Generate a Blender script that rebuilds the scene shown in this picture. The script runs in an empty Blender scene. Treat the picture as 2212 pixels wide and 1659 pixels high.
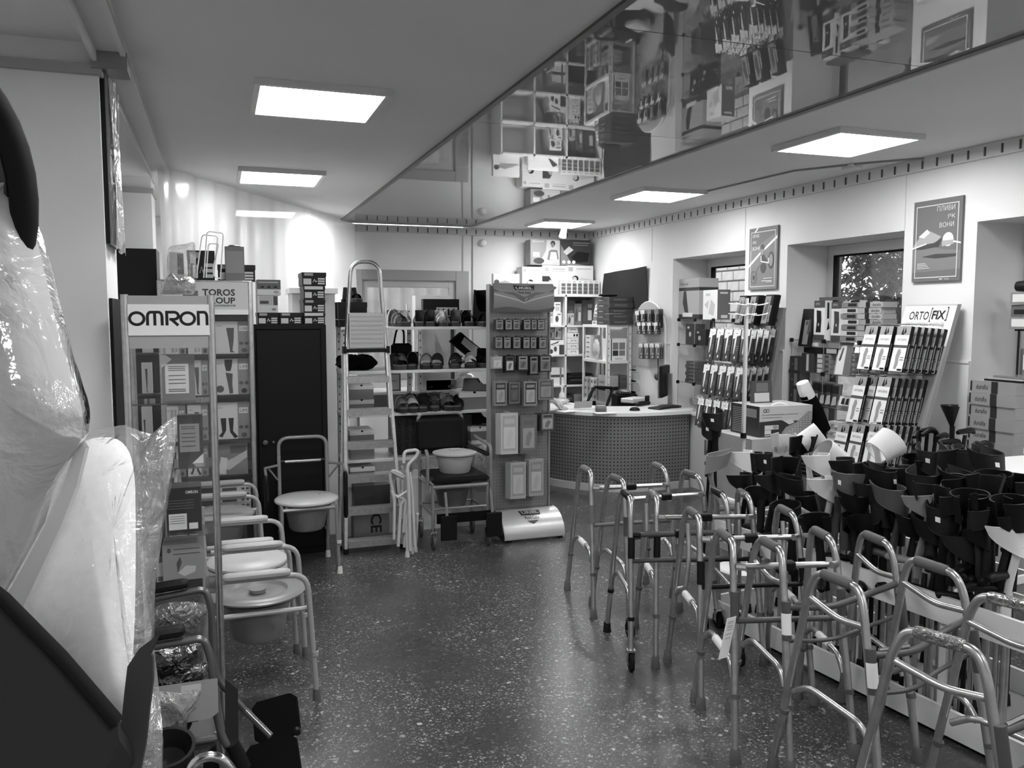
import bpy, math, random
from mathutils import Vector, Matrix
random.seed(11)
scene = bpy.context.scene
COL = scene.collection
PI = math.pi
# ------------------------------------------------------------------ camera
FPX, CXP, CYP = 1789.0, 1106.0, 829.5
YAW, PITCH, EYE = math.radians(19.508), math.radians(4.777), 1.70
cam_data = bpy.data.cameras.new('camera'); cam = bpy.data.objects.new('camera', cam_data); COL.objects.link(cam)
cam_data.sensor_fit = 'HORIZONTAL'; cam_data.sensor_width = 36.0; cam_data.lens = FPX / 2212 * 36.0
cam_data.clip_start = 0.05; cam_data.clip_end = 200
cam.location = (0, 0, EYE); cam.rotation_euler = (PI / 2 - PITCH, 0, -YAW)
scene.camera = cam
# ------------------------------------------------------------------ view, world
vs = scene.view_settings
vs.view_transform = 'Standard'; vs.look = 'None'; vs.gamma = 1; vs.use_curve_mapping = False
vs.exposure = 0.0
world = bpy.data.worlds.new('overcast_sky'); scene.world = world; world.use_nodes = True
bg = world.node_tree.nodes['Background']; bg.inputs[0].default_value = (0.8, 0.8, 0.8, 1); bg.inputs[1].default_value = 3.0
LAMP = 32.0          # radiance of the ceiling panel diffusers
# ------------------------------------------------------------------ points seen in the photograph at a known distance
_cp, _sp = math.cos(PITCH), math.sin(PITCH)
_F = Vector((math.sin(YAW), math.cos(YAW), 0)); _R = Vector((math.cos(YAW), -math.sin(YAW), 0)); _Z = Vector((0, 0, 1))
_FW = _F * _cp - _Z * _sp; _UP = _F * _sp + _Z * _cp
def _ray(u, v): return _FW + _R * ((u - CXP) / FPX) - _UP * ((v - CYP) / FPX)
_E = Vector((0, 0, EYE))
def onz(u, v, z=0.0):
    r = _ray(u, v); return _E + r * ((z - EYE) / r.z)
def ony(u, v, y):
    r = _ray(u, v); return _E + r * (y / r.y)
def onx(u, v, x):
    r = _ray(u, v); return _E + r * (x / r.x)
def onw(u, v, w): return _E + _ray(u, v) * w
def spany(u0, v0, u1, v1, y):
    a, b = ony(u0, v0, y), ony(u1, v1, y); return a.x, b.x, b.z, a.z      # x0,x1,z0,z1
def spanx(u0, v0, u1, v1, x):
    a, b = onx(u0, v0, x), onx(u1, v1, x); return a.y, b.y, b.z, a.z      # far y, near y, z0, z1
# ------------------------------------------------------------------ materials
def lin(s): return s / 12.92 if s <= 0.04045 else ((s + 0.055) / 1.055) ** 2.4
_mats = {}
def nodemat(name):
    m = bpy.data.materials.new(name); m.use_nodes = True
    return m, m.node_tree, m.node_tree.nodes, m.node_tree.nodes['Principled BSDF']
def G(s, rough=0.5, metal=0.0, spec=0.5, coat=0.0, kind='paint'):
    """plain grey; s is the display-referred grey 0..1"""
    key = (round(s, 3), rough, metal, spec, coat, kind)
    if key in _mats: return _mats[key]
    m, t, n, b = nodemat('%s_grey_%02d' % (kind, round(s * 100)))
    g = lin(s)
    b.inputs['Base Color'].default_value = (g, g, g, 1); b.inputs['Roughness'].default_value = rough
    b.inputs['Metallic'].default_value = metal; b.inputs['Specular IOR Level'].default_value = spec * (.45 if s < .15 and not metal else 1)
    b.inputs['Coat Weight'].default_value = coat; b.inputs['Coat Roughness'].default_value = 0.12
    # faint procedural unevenness so that no surface is a dead flat tone
    tc = n.new('ShaderNodeTexCoord'); no = n.new('ShaderNodeTexNoise'); no.inputs['Scale'].default_value = 9
    no.inputs['Detail'].default_value = 3
    mr = n.new('ShaderNodeMapRange'); mr.inputs['To Min'].default_value = max(0.02, rough - 0.07); mr.inputs['To Max'].default_value = min(1, rough + 0.07)
    t.links.new(tc.outputs['Object'], no.inputs['Vector']); t.links.new(no.outputs['Fac'], mr.inputs['Value'])
    t.links.new(mr.outputs['Result'], b.inputs['Roughness'])
    _mats[key] = m
    return m
def card(s): return G(s, 0.45, kind='card')
def plas(s, r=0.35): return G(s, r, kind='plastic')
def cloth(s): return G(s, 0.95, spec=0.15, kind='fabric')
def metal(s, r=0.3): return G(s, r, 1.0, kind='metal')
def emit(name, strength):
    m, t, n, b = nodemat(name)
    b.inputs['Base Color'].default_value = (0.8, 0.8, 0.8, 1)
    b.inputs['Emission Color'].default_value = (1, 1, 1, 1); b.inputs['Emission Strength'].default_value = strength
    return m
def noisy(name, s0, s1, scale, rough=0.6, metal_=0.0, bump=0.0, stretch=(1, 1, 1), spec=0.5, detail=4, bscale=None):
    m, t, n, b = nodemat(name)
    tc = n.new('ShaderNodeTexCoord'); mp = n.new('ShaderNodeMapping'); mp.inputs['Scale'].default_value = stretch
    no = n.new('ShaderNodeTexNoise'); no.inputs['Scale'].default_value = scale; no.inputs['Detail'].default_value = detail
    cr = n.new('ShaderNodeValToRGB'); a, c = lin(s0), lin(s1)
    cr.color_ramp.elements[0].position = 0.3; cr.color_ramp.elements[1].position = 0.7
    cr.color_ramp.elements[0].color = (a, a, a, 1); cr.color_ramp.elements[1].color = (c, c, c, 1)
    t.links.new(tc.outputs['Object'], mp.inputs['Vector']); t.links.new(mp.outputs['Vector'], no.inputs['Vector'])
    t.links.new(no.outputs['Fac'], cr.inputs['Fac']); t.links.new(cr.outputs['Color'], b.inputs['Base Color'])
    b.inputs['Roughness'].default_value = rough; b.inputs['Metallic'].default_value = metal_; b.inputs['Specular IOR Level'].default_value = spec
    if bump:
        bn = n.new('ShaderNodeTexNoise'); bn.inputs['Scale'].default_value = bscale or scale * 6; bn.inputs['Detail'].default_value = 4
        bp = n.new('ShaderNodeBump'); bp.inputs['Strength'].default_value = bump; bp.inputs['Distance'].default_value = 0.01
        t.links.new(mp.outputs['Vector'], bn.inputs['Vector']); t.links.new(bn.outputs['Fac'], bp.inputs['Height']); t.links.new(bp.outputs['Normal'], b.inputs['Normal'])
    return m
def film(name, clear, grey, rough=0.12, wrinkle=0.5, wscale=14, gloss=0.9, translucent=0.0, stretch=(1, 1, 1)):
    """thin clear or milky plastic: part of the light passes, the wrinkled skin glints"""
    m, t, n, b = nodemat(name); n.remove(b); out = n['Material Output']
    tc = n.new('ShaderNodeTexCoord'); mp = n.new('ShaderNodeMapping'); mp.inputs['Scale'].default_value = stretch
    no = n.new('ShaderNodeTexNoise'); no.inputs['Scale'].default_value = wscale; no.inputs['Detail'].default_value = 5; no.inputs['Distortion'].default_value = 0.8
    bp = n.new('ShaderNodeBump'); bp.inputs['Strength'].default_value = wrinkle; bp.inputs['Distance'].default_value = 0.02
    tr = n.new('ShaderNodeBsdfTransparent'); g = lin(grey)
    df = n.new('ShaderNodeBsdfDiffuse'); df.inputs['Color'].default_value = (g, g, g, 1)
    tl = n.new('ShaderNodeBsdfTranslucent'); tl.inputs['Color'].default_value = (g, g, g, 1)
    gl = n.new('ShaderNodeBsdfGlossy'); gl.inputs['Roughness'].default_value = rough
    fr = n.new('ShaderNodeLayerWeight'); fr.inputs['Blend'].default_value = 0.5
    pw = n.new('ShaderNodeMath'); pw.operation = 'POWER'; pw.inputs[1].default_value = 4.0
    ma = n.new('ShaderNodeMath'); ma.operation = 'MULTIPLY_ADD'; ma.inputs[1].default_value = 0.9; ma.inputs[2].default_value = 0.05
    mu = n.new('ShaderNodeMath'); mu.operation = 'MULTIPLY'; mu.inputs[1].default_value = gloss
    m0 = n.new('ShaderNodeMixShader'); m0.inputs[0].default_value = translucent
    m1 = n.new('ShaderNodeMixShader'); m1.inputs[0].default_value = clear
    m2 = n.new('ShaderNodeMixShader')
    L = t.links.new
    L(tc.outputs['Object'], mp.inputs['Vector']); L(mp.outputs['Vector'], no.inputs['Vector']); L(no.outputs['Fac'], bp.inputs['Height'])
    for x in (df, tl, gl, fr): L(bp.outputs['Normal'], x.inputs['Normal'])
    L(df.outputs[0], m0.inputs[1]); L(tl.outputs[0], m0.inputs[2])
    L(m0.outputs[0], m1.inputs[1]); L(tr.outputs[0], m1.inputs[2])
    L(fr.outputs['Facing'], pw.inputs[0]); L(pw.outputs[0], ma.inputs[0]); L(ma.outputs[0], mu.inputs[0]); L(mu.outputs[0], m2.inputs[0]); L(m1.outputs[0], m2.inputs[1]); L(gl.outputs[0], m2.inputs[2])
    L(m2.outputs[0], out.inputs['Surface'])
    return m
# ------------------------------------------------------------------ mesh builder
def RX(a): return Matrix.Rotation(a, 4, 'X')
def RY(a): return Matrix.Rotation(a, 4, 'Y')
def RZ(a): return Matrix.Rotation(a, 4, 'Z')
def T(x, y=0, z=0): return Matrix.Translation((x, y, z)) if not isinstance(x, Vector) else Matrix.Translation(x)
def round_path(pts, r, n=5):
    pts = [Vector(p) for p in pts]; out = [pts[0]]
    for i in range(1, len(pts) - 1):
        a, b, c = pts[i - 1], pts[i], pts[i + 1]
        d0, d1 = (a - b), (c - b); rr = min(r, d0.length * .49, d1.length * .49)
        p0, p1 = b + d0.normalized() * rr, b + d1.normalized() * rr
        for k in range(n + 1):
            s = k / n; out.append(p0 * (1 - s) ** 2 + b * 2 * s * (1 - s) + p1 * s * s)
    out.append(pts[-1]); return out
_txt = {}
def text_geo(s, bold=0.0):
    key = (s, bold)
    if key not in _txt:
        cu = bpy.data.curves.new('lettering', 'FONT'); cu.body = s; cu.resolution_u = 2; cu.size = 1.0; cu.offset = bold
        ob = bpy.data.objects.new('lettering', cu); me = bpy.data.meshes.new_from_object(ob)
        vv = [tuple(v.co) for v in me.vertices]; ff = [tuple(p.vertices) for p in me.polygons]
        bpy.data.objects.remove(ob); bpy.data.curves.remove(cu); bpy.data.meshes.remove(me)
        if vv:
            x0 = min(v[0] for v in vv); x1 = max(v[0] for v in vv); y0 = min(v[1] for v in vv); y1 = max(v[1] for v in vv)
        else: x0 = y0 = 0; x1 = y1 = 1
        _txt[key] = ([((v[0] - x0) / (x1 - x0), (v[1] - y0) / (y1 - y0)) for v in vv], ff, (x1 - x0) / (y1 - y0))
    return _txt[key]
class MB:
    def __init__(s): s.v = []; s.f = []; s.m = []; s.s = []; s.M = Matrix.Identity(4)
    def add(s, vs, fs, m=0, smooth=False):
        b = len(s.v); M = s.M
        s.v += [tuple(M @ Vector(v)) for v in vs]
        for f in fs: s.f.append(tuple(i + b for i in f)); s.m.append(m); s.s.append(smooth)
        return s
    def box(s, x0, y0, z0, x1, y1, z1, m=0, b=0.0):
        if x0 > x1: x0, x1 = x1, x0
        if y0 > y1: y0, y1 = y1, y0
        if z0 > z1: z0, z1 = z1, z0
        if b <= 0:
            vs = [(x, y, z) for z in (z0, z1) for y in (y0, y1) for x in (x0, x1)]
            return s.add(vs, [(0, 2, 3, 1), (4, 5, 7, 6), (0, 1, 5, 4), (2, 6, 7, 3), (0, 4, 6, 2), (1, 3, 7, 5)], m)
        b = min(b, (x1 - x0) / 2.01, (y1 - y0) / 2.01, (z1 - z0) / 2.01)
        vs = []; idx = {}
        for i, x in enumerate((x0, x1)):
            for j, y in enumerate((y0, y1)):
                for k, z in enumerate((z0, z1)):
                    ix = x + b * (1 - 2 * i); iy = y + b * (1 - 2 * j); iz = z + b * (1 - 2 * k)
                    for a, p in (('x', (x, iy, iz)), ('y', (ix, y, iz)), ('z', (ix, iy, z))):
                        idx[(a, i, j, k)] = len(vs); vs.append(p)
        q = lambda a, i, j, k: idx[(a, i, j, k)]
        fs = []
        for i in (0, 1):
            f = [q('x', i, 0, 0), q('x', i, 1, 0), q('x', i, 1, 1), q('x', i, 0, 1)]; fs.append(f if i else f[::-1])
            f = [q('y', 0, i, 0), q('y', 1, i, 0), q('y', 1, i, 1), q('y', 0, i, 1)]; fs.append(f[::-1] if i else f)
            f = [q('z', 0, 0, i), q('z', 1, 0, i), q('z', 1, 1, i), q('z', 0, 1, i)]; fs.append(f if i else f[::-1])
        for j in (0, 1):
            for k in (0, 1):
                fs.append([q('y', 0, j, k), q('y', 1, j, k), q('z', 1, j, k), q('z', 0, j, k)])
                fs.append([q('x', j, 0, k), q('x', j, 1, k), q('z', j, 1, k), q('z', j, 0, k)])
                fs.append([q('x', j, k, 0), q('x', j, k, 1), q('y', j, k, 1), q('y', j, k, 0)])
        for i in (0, 1):
            for j in (0, 1):
                for k in (0, 1): fs.append([q('x', i, j, k), q('y', i, j, k), q('z', i, j, k)])
        return s.add(vs, fs, m)
    def tube(s, pts, r, m=0, n=8, closed=False, rs=None, flat=1.0):
        pts = [Vector(p) for p in pts]; N = len(pts)
        if N < 2: return s
        tang = []
        for i in range(N):
            if closed: d = pts[(i + 1) % N] - pts[i - 1]
            else: d = pts[min(i + 1, N - 1)] - pts[max(i - 1, 0)]
            tang.append(d.normalized() if d.length > 1e-9 else Vector((0, 0, 1)))
        a = Vector((0, 0, 1)) if abs(tang[0].z) < .9 else Vector((1, 0, 0))
        u = (a - tang[0] * a.dot(tang[0])).normalized(); vs = []
        for i in range(N):
            u = (u - tang[i] * u.dot(tang[i])).normalized(); w = tang[i].cross(u); rr = rs[i] if rs else r
            for k in range(n):
                t = 2 * PI * k / n; vs.append(pts[i] + u * (math.cos(t) * rr * flat) + w * (math.sin(t) * rr))
        fs = []
        for i in range(N if closed else N - 1):
            j = (i + 1) % N
            for k in range(n): fs.append((i * n + k, i * n + (k + 1) % n, j * n + (k + 1) % n, j * n + k))
        if not closed: fs.append(tuple(range(n))[::-1]); fs.append(tuple((N - 1) * n + k for k in range(n)))
        return s.add(vs, fs, m, True)
    def lathe(s, prof, c=(0, 0, 0), n=16, m=0, sx=1.0, sy=1.0, a0=0.0, a1=2 * PI):
        full = abs(a1 - a0 - 2 * PI) < 1e-6; K = n if full else n + 1; vs = []
        for (r, z) in prof:
            for k in range(K):
                t = a0 + (a1 - a0) * k / n; vs.append((c[0] + r * sx * math.cos(t), c[1] + r * sy * math.sin(t), c[2] + z))
        fs = []
        for i in range(len(prof) - 1):
            for k in range(n):
                k2 = (k + 1) % K; fs.append((i * K + k, i * K + k2, (i + 1) * K + k2, (i + 1) * K + k))
        return s.add(vs, fs, m, True)
    def prism(s, poly, d0, d1, axis='y', m=0):
        """poly in the two other axes (x,z for 'y'; y,z for 'x'; x,y for 'z')"""
        f = {'y': lambda p, d: (p[0], d, p[1]), 'x': lambda p, d: (d, p[0], p[1]), 'z': lambda p, d: (p[0], p[1], d)}[axis]
        n = len(poly); vs = [f(p, d0) for p in poly] + [f(p, d1) for p in poly]
        fs = [tuple(range(n)), tuple(range(2 * n - 1, n - 1, -1))] + [(i, (i + 1) % n, n + (i + 1) % n, n + i) for i in range(n)]
        return s.add(vs, fs, m)
    def grid(s, fn, nu, nv, m=0, smooth=True):
        vs = [fn(i / nu, j / nv) for i in range(nu + 1) for j in range(nv + 1)]
        fs = [(i * (nv + 1) + j, (i + 1) * (nv + 1) + j, (i + 1) * (nv + 1) + j + 1, i * (nv + 1) + j + 1) for i in range(nu) for j in range(nv)]
        return s.add(vs, fs, m, smooth)
    def face_decal(s, o, r, u, w, h, items, lift=0.0006):
        """flat print on a face: o = lower-left corner, r/u = unit right/up, w/h = face size; items in 0..1 face units"""
        o, r, u = Vector(o), Vector(r), Vector(u); nn = r.cross(u)
        for q, it in enumerate(items):
            l = lift * (1 + 0.35 * q)
            P = lambda x, y: o + r * (x * w) + u * (y * h) + nn * l
            k = it[0]
            if k == 'r': s.add([P(it[1], it[2]), P(it[3], it[2]), P(it[3], it[4]), P(it[1], it[4])], [(0, 1, 2, 3)], it[5])
            elif k == 'e':
                n = 14; s.add([P(it[1] + it[3] * math.cos(2 * PI * i / n), it[2] + it[4] * math.sin(2 * PI * i / n)) for i in range(n)], [tuple(range(n))], it[5])
            elif k == 'p': s.add([P(x, y) for x, y in it[1]], [tuple(range(len(it[1])))], it[2])
            elif k == 'k':      # stroked line: points in face units, width in metres
                pw = [(x * w, y * h) for x, y in it[1]]
                for qd in _stroke(pw, it[2], it[4] if len(it) > 4 else False): s.add([o + r * a + u * b + nn * l for a, b in qd], [(0, 1, 2, 3)], it[3])
            elif k == 't':      # text centred in the rect x0,y0,x1,y1
                vv, ff, asp = text_geo(it[1], it[7] if len(it) > 7 else 0.0); x0, y0, x1, y1 = it[2:6]
                s.add([P(x0 + a * (x1 - x0), y0 + b * (y1 - y0)) for a, b in vv], ff, it[6])
        return s
def _stroke(pts, wd, closed=False):
    pts = [p for i, p in enumerate(pts) if i == 0 or math.hypot(p[0] - pts[i - 1][0], p[1] - pts[i - 1][1]) > 1e-6]
    n = len(pts); out = []
    for i in range(n):
        a = pts[i - 1] if (i or closed) else pts[0]; b = pts[(i + 1) % n] if (i < n - 1 or closed) else pts[-1]
        dx, dy = b[0] - a[0], b[1] - a[1]; l = math.hypot(dx, dy) or 1
        p0 = pts[i]; 
        if (i or closed) and (i < n - 1 or closed):
            d0 = (p0[0] - a[0], p0[1] - a[1]); d1 = (b[0] - p0[0], b[1] - p0[1]); l0 = math.hypot(*d0) or 1; l1 = math.hypot(*d1) or 1
            t = (d0[0] / l0 + d1[0] / l1, d0[1] / l0 + d1[1] / l1); lt = math.hypot(*t) or 1; t = (t[0] / lt, t[1] / lt)
            cs = max(.4, t[0] * d0[0] / l0 + t[1] * d0[1] / l0); nx, ny, k = -t[1], t[0], wd / 2 / cs
        else: nx, ny, k = -dy / l, dx / l, wd / 2
        out.append(((p0[0] + nx * k, p0[1] + ny * k), (p0[0] - nx * k, p0[1] - ny * k)))
    q = []
    for i in range(n if closed else n - 1): j = (i + 1) % n; q.append((out[i][1], out[j][1], out[j][0], out[i][0]))
    return q
def arc(cx, cy, rx, ry, a0, a1, n=10): return [(cx + rx * math.cos(math.radians(a0 + (a1 - a0) * i / n)), cy + ry * math.sin(math.radians(a0 + (a1 - a0) * i / n))) for i in range(n + 1)]
def pouch(mb, outline, nrm, bulge, m=0, rings=5, jit=0.0, back=1.0):
    """closed puffed-up shape: outline (3-D points, roughly flat), bulging along nrm on both sides"""
    P = [Vector(p) for p in outline]; c0 = sum(P, Vector()) / len(P); nrm = Vector(nrm).normalized(); n = len(P); vs = []; fs = []
    rnd = random.Random(len(P) * 7 + int(abs(c0.x) * 1000))
    for side in (1, -1):
        b0 = len(vs)
        for k in range(rings):
            t = 1 - k / rings; hgt = math.sqrt(max(0, 1 - t * t)) * bulge * (1 if side == 1 else back)
            for p in P: vs.append(c0 + (p - c0) * t + nrm * side * (hgt + (rnd.uniform(-jit, jit) if k else 0)))
        vs.append(c0 + nrm * side * bulge * (1 if side == 1 else back)); top = len(vs) - 1
        for k in range(rings - 1):
            for i in range(n):
                j = (i + 1) % n; f = (b0 + k * n + i, b0 + k * n + j, b0 + (k + 1) * n + j, b0 + (k + 1) * n + i); fs.append(f if side == 1 else f[::-1])
        for i in range(n):
            j = (i + 1) % n; f = (b0 + (rings - 1) * n + i, b0 + (rings - 1) * n + j, top); fs.append(f if side == 1 else f[::-1])
    return mb.add(vs, fs, m, True)
def smooth_loop(P, n=4):
    P = [Vector(p) for p in P]; N = len(P); out = []
    for i in range(N):
        a, b, c_, d = P[i - 1], P[i], P[(i + 1) % N], P[(i + 2) % N]
        for k in range(n):
            t = k / n; out.append(.5 * (2 * b + (c_ - a) * t + (2 * a - 5 * b + 4 * c_ - d) * t * t + (3 * b - a - 3 * c_ + d) * t ** 3))
    return out
def smooth_path(P, n=5):
    P = [Vector(p) for p in P]; P = [2 * P[0] - P[1]] + P + [2 * P[-1] - P[-2]]; out = []
    for i in range(1, len(P) - 2):
        a, b, c_, d = P[i - 1], P[i], P[i + 1], P[i + 2]
        for k in range(n):
            t = k / n; out.append(.5 * (2 * b + (c_ - a) * t + (2 * a - 5 * b + 4 * c_ - d) * t * t + (3 * b - a - 3 * c_ + d) * t ** 3))
    return out + [P[-2]]
def mk(name, mb, mats, parent=None, label=None, cat=None, group=None, kind=None, sharp=40, bevel=0):
    me = bpy.data.meshes.new(name)
    vv = mb.v
    src = parent if parent is None or parent.get('_o') is not None else parent.parent
    if src is not None and src.get('_o') is not None:
        L = Vector(src['_o']); Ri = Matrix.Rotation(-src['_rz'], 4, 'Z')
        vv = [tuple(Ri @ (Vector(v) - L)) for v in vv]
    origin = None
    me.from_pydata(vv, [], mb.f)
    if not isinstance(mats, (list, tuple)): mats = [mats]
    for m in mats: me.materials.append(m)
    me.polygons.foreach_set('material_index', mb.m); me.polygons.foreach_set('use_smooth', mb.s)
    me.update()
    if any(mb.s): me.set_sharp_from_angle(angle=math.radians(sharp))
    o = bpy.data.objects.new(name, me); COL.objects.link(o)
    if parent is not None: o.parent = parent
    if bevel:
        b = o.modifiers.new('edge', 'BEVEL'); b.width = bevel; b.segments = 2; b.limit_method = 'ANGLE'
    tag(o, label, cat, group, kind); return o
def tag(o, label=None, cat=None, group=None, kind=None):
    if label: o['label'] = label
    if cat: o['category'] = cat
    if group: o['group'] = group
    if kind: o['kind'] = kind
def solo(name, mb, mats, label, cat, group=None, kind=None, bevel=0, sharp=40):
    """a thing that is one mesh, its origin moved to the middle of its base"""
    xs = [v[0] for v in mb.v]; ys = [v[1] for v in mb.v]; zs = [v[2] for v in mb.v]
    c = Vector(((min(xs) + max(xs)) / 2, (min(ys) + max(ys)) / 2, min(zs)))
    mb.v = [(v[0] - c.x, v[1] - c.y, v[2] - c.z) for v in mb.v]
    o = mk(name, mb, mats, None, label, cat, group, kind, sharp, bevel); o.location = c; return o
def struct(name, mb, mats, parent=None, bevel=0):
    o = mk(name, mb, mats, parent, bevel=bevel)
    if parent is None: o['kind'] = 'structure'
    return o
def thing(name, label, cat, loc=(0, 0, 0), rz=0.0, group=None, world=False):
    """world=True: parts are given in world coordinates"""
    o = bpy.data.objects.new(name, None); COL.objects.link(o); o.empty_display_size = 0.1
    o.location = loc; o.rotation_euler = (0, 0, rz)
    if world: o['_o'] = tuple(loc); o['_rz'] = rz
    tag(o, label, cat, group); return o
def dup(root, loc, rz=0.0, label=None, group=None, rot=None, scale=None):
    def cp(o, par):
        c = o.copy(); COL.objects.link(c); c.parent = par
        for ch in [x for x in KIDS.get(o.name, [])] or list(o.children): cp(ch, c)
        return c
    r = cp(root, None); r.location = loc; r.rotation_euler = rot if rot else (0, 0, rz)
    if scale: r.scale = scale
    if label: r['label'] = label
    if group: r['group'] = group
    return r
KIDS = {}
# ------------------------------------------------------------------ common materials
M_ALU = noisy('brushed_aluminium', .74, .82, 40, 0.32, 1.0)
M_CHROME = metal(.85, .12)
M_BLACK = plas(.08, .4); M_BLACK2 = G(.05, .55, kind='satin'); M_RUBBER = G(.10, .8, spec=.3, kind='rubber')
M_GREYRUB = G(.36, .7, spec=.3, kind='rubber'); M_DARK = plas(.20, .4); M_MID = plas(.42, .4); M_GREYTUBE = G(.60, .3, kind='lacquer', coat=.3)
M_WHITE = plas(.93, .35); M_OFFW = plas(.84, .4); M_PAPER = card(.93); M_CREAM = plas(.70, .3)
M_WHITEBOARD = G(.88, .45, kind='melamine'); M_BLACKMET = G(.045, .5, kind='lacquer')
C = {k: card(k / 100) for k in range(5, 100, 5)}
def c(s): return card(round(s, 2))
# ================================================================== ROOM SHELL
XR, YB, ZC, XL, YF = 4.38, 9.50, 2.72, -1.25, -2.2
M_WALL = noisy('painted_wall', .86, .89, 2.2, .75, bump=.05, bscale=90)
M_WALLW = noisy('painted_wall_white', .83, .86, 2.0, .7, bump=.05, bscale=90)
M_CEIL = noisy('matt_stretch_ceiling', .84, .86, 1.4, .8)
def m_floor():
    m, t, n, b = nodemat('terrazzo_floor'); L = t.links.new
    tc = n.new('ShaderNodeTexCoord')
    def chips(scale, cut, off, soft=.03):
        mp = n.new('ShaderNodeMapping'); mp.inputs['Location'].default_value = off
        v = n.new('ShaderNodeTexVoronoi'); v.feature = 'F1'; v.inputs['Scale'].default_value = scale; v.inputs['Randomness'].default_value = 1
        ns = n.new('ShaderNodeTexNoise'); ns.inputs['Scale'].default_value = scale * 1.3
        ad = n.new('ShaderNodeMixRGB'); ad.blend_type = 'ADD'; ad.inputs[0].default_value = .02
        L(tc.outputs['Object'], mp.inputs['Vector']); L(mp.outputs['Vector'], ad.inputs[1]); L(ns.outputs['Color'], ad.inputs[2]); L(mp.outputs['Vector'], ns.inputs['Vector'])
        L(ad.outputs[0], v.inputs['Vector'])
        sep = n.new('ShaderNodeSeparateColor'); L(v.outputs['Color'], sep.inputs[0])
        # chip present where the cell's random value passes; its radius varies
        mr = n.new('ShaderNodeMapRange'); mr.inputs['From Min'].default_value = cut; mr.inputs['From Max'].default_value = 1; mr.inputs['To Min'].default_value = 0; mr.inputs['To Max'].default_value = .54
        L(sep.outputs[0], mr.inputs['Value'])
        lt = n.new('ShaderNodeMath'); lt.operation = 'SUBTRACT'; L(mr.outputs[0], lt.inputs[0]); L(v.outputs['Distance'], lt.inputs[1])
        mk_ = n.new('ShaderNodeMapRange'); mk_.inputs['From Min'].default_value = 0; mk_.inputs['From Max'].default_value = soft; L(lt.outputs[0], mk_.inputs['Value'])
        return mk_.outputs[0], sep.outputs[1]
    a, ca = chips(88, .16, (0, 0, 0)); d, cd = chips(140, .12, (3.1, 1.7, 0)); e, ce = chips(46, .86, (7.7, 2.2, 0))
    big = n.new('ShaderNodeTexNoise'); big.inputs['Scale'].default_value = .9; big.inputs['Detail'].default_value = 4; L(tc.outputs['Object'], big.inputs['Vector'])
    base = n.new('ShaderNodeValToRGB'); base.color_ramp.elements[0].position = .35; base.color_ramp.elements[1].position = .7
    base.color_ramp.elements[0].color = (lin(.21),) * 3 + (1,); base.color_ramp.elements[1].color = (lin(.27),) * 3 + (1,)
    L(big.outputs['Fac'], base.inputs['Fac']); cur = base.outputs['Color']
    # worn and soiled areas show fewer chips
    wear = n.new('ShaderNodeTexNoise'); wear.inputs['Scale'].default_value = 1.6; wear.inputs['Detail'].default_value = 6; L(tc.outputs['Object'], wear.inputs['Vector'])
    wr = n.new('ShaderNodeMapRange'); wr.inputs['From Min'].default_value = .40; wr.inputs['From Max'].default_value = .54; wr.inputs['To Min'].default_value = .22; L(wear.outputs['Fac'], wr.inputs['Value'])
    for msk, cv, lo, hi in ((d, cd, .28, .52), (a, ca, .32, .66), (e, ce, .45, .74)):
        cr = n.new('ShaderNodeValToRGB'); cr.color_ramp.elements[0].color = (lin(lo),) * 3 + (1,); cr.color_ramp.elements[1].color = (lin(hi),) * 3 + (1,); L(cv, cr.inputs['Fac'])
        mul = n.new('ShaderNodeMath'); mul.operation = 'MULTIPLY'; L(msk, mul.inputs[0]); L(wr.outputs[0], mul.inputs[1])
        mx = n.new('ShaderNodeMixRGB'); L(mul.outputs[0], mx.inputs[0]); L(cur, mx.inputs[1]); L(cr.outputs['Color'], mx.inputs[2]); cur = mx.outputs[0]
    L(cur, b.inputs['Base Color'])
    rr = n.new('ShaderNodeMapRange'); rr.inputs['To Min'].default_value = .20; rr.inputs['To Max'].default_value = .40; L(wear.outputs['Fac'], rr.inputs['Value']); L(rr.outputs[0], b.inputs['Roughness'])
    bp = n.new('ShaderNodeBump'); bp.inputs['Strength'].default_value = .08; bp.inputs['Distance'].default_value = .004; L(wear.outputs['Fac'], bp.inputs['Height']); L(bp.outputs['Normal'], b.inputs['Normal'])
    b.inputs['Specular IOR Level'].default_value = .5
    return m
struct('floor', MB().box(XL - .3, YF - .2, -.12, XR + .5, YB + .3, 0), m_floor())
def m_gloss(name, s):
    m, t, n, b = nodemat(name); g = lin(s)
    b.inputs['Base Color'].default_value = (g, g, g, 1); b.inputs['Roughness'].default_value = .015; b.inputs['IOR'].default_value = 1.9
    no = n.new('ShaderNodeTexNoise'); no.inputs['Scale'].default_value = 1.1; tc = n.new('ShaderNodeTexCoord'); bp = n.new('ShaderNodeBump')
    bp.inputs['Strength'].default_value = .006; bp.inputs['Distance'].default_value = .02
    t.links.new(tc.outputs['Object'], no.inputs['Vector']); t.links.new(no.outputs['Fac'], bp.inputs['Height']); t.links.new(bp.outputs['Normal'], b.inputs['Normal'])
    return m
XG0, XG1 = 1.284, 2.84
struct('ceiling', MB().box(XL - .3, YF - .2, ZC, XG0, YB + .3, ZC + .15), M_CEIL)
struct('ceiling', MB().box(XG1, YF - .2, ZC, XR + .5, YB + .3, ZC + .15), M_CEIL)
gl = struct('ceiling', MB().box(XG0, YF - .2, ZC + .06, XG1, YB + .3, ZC + .15), M_CEIL)
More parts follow.
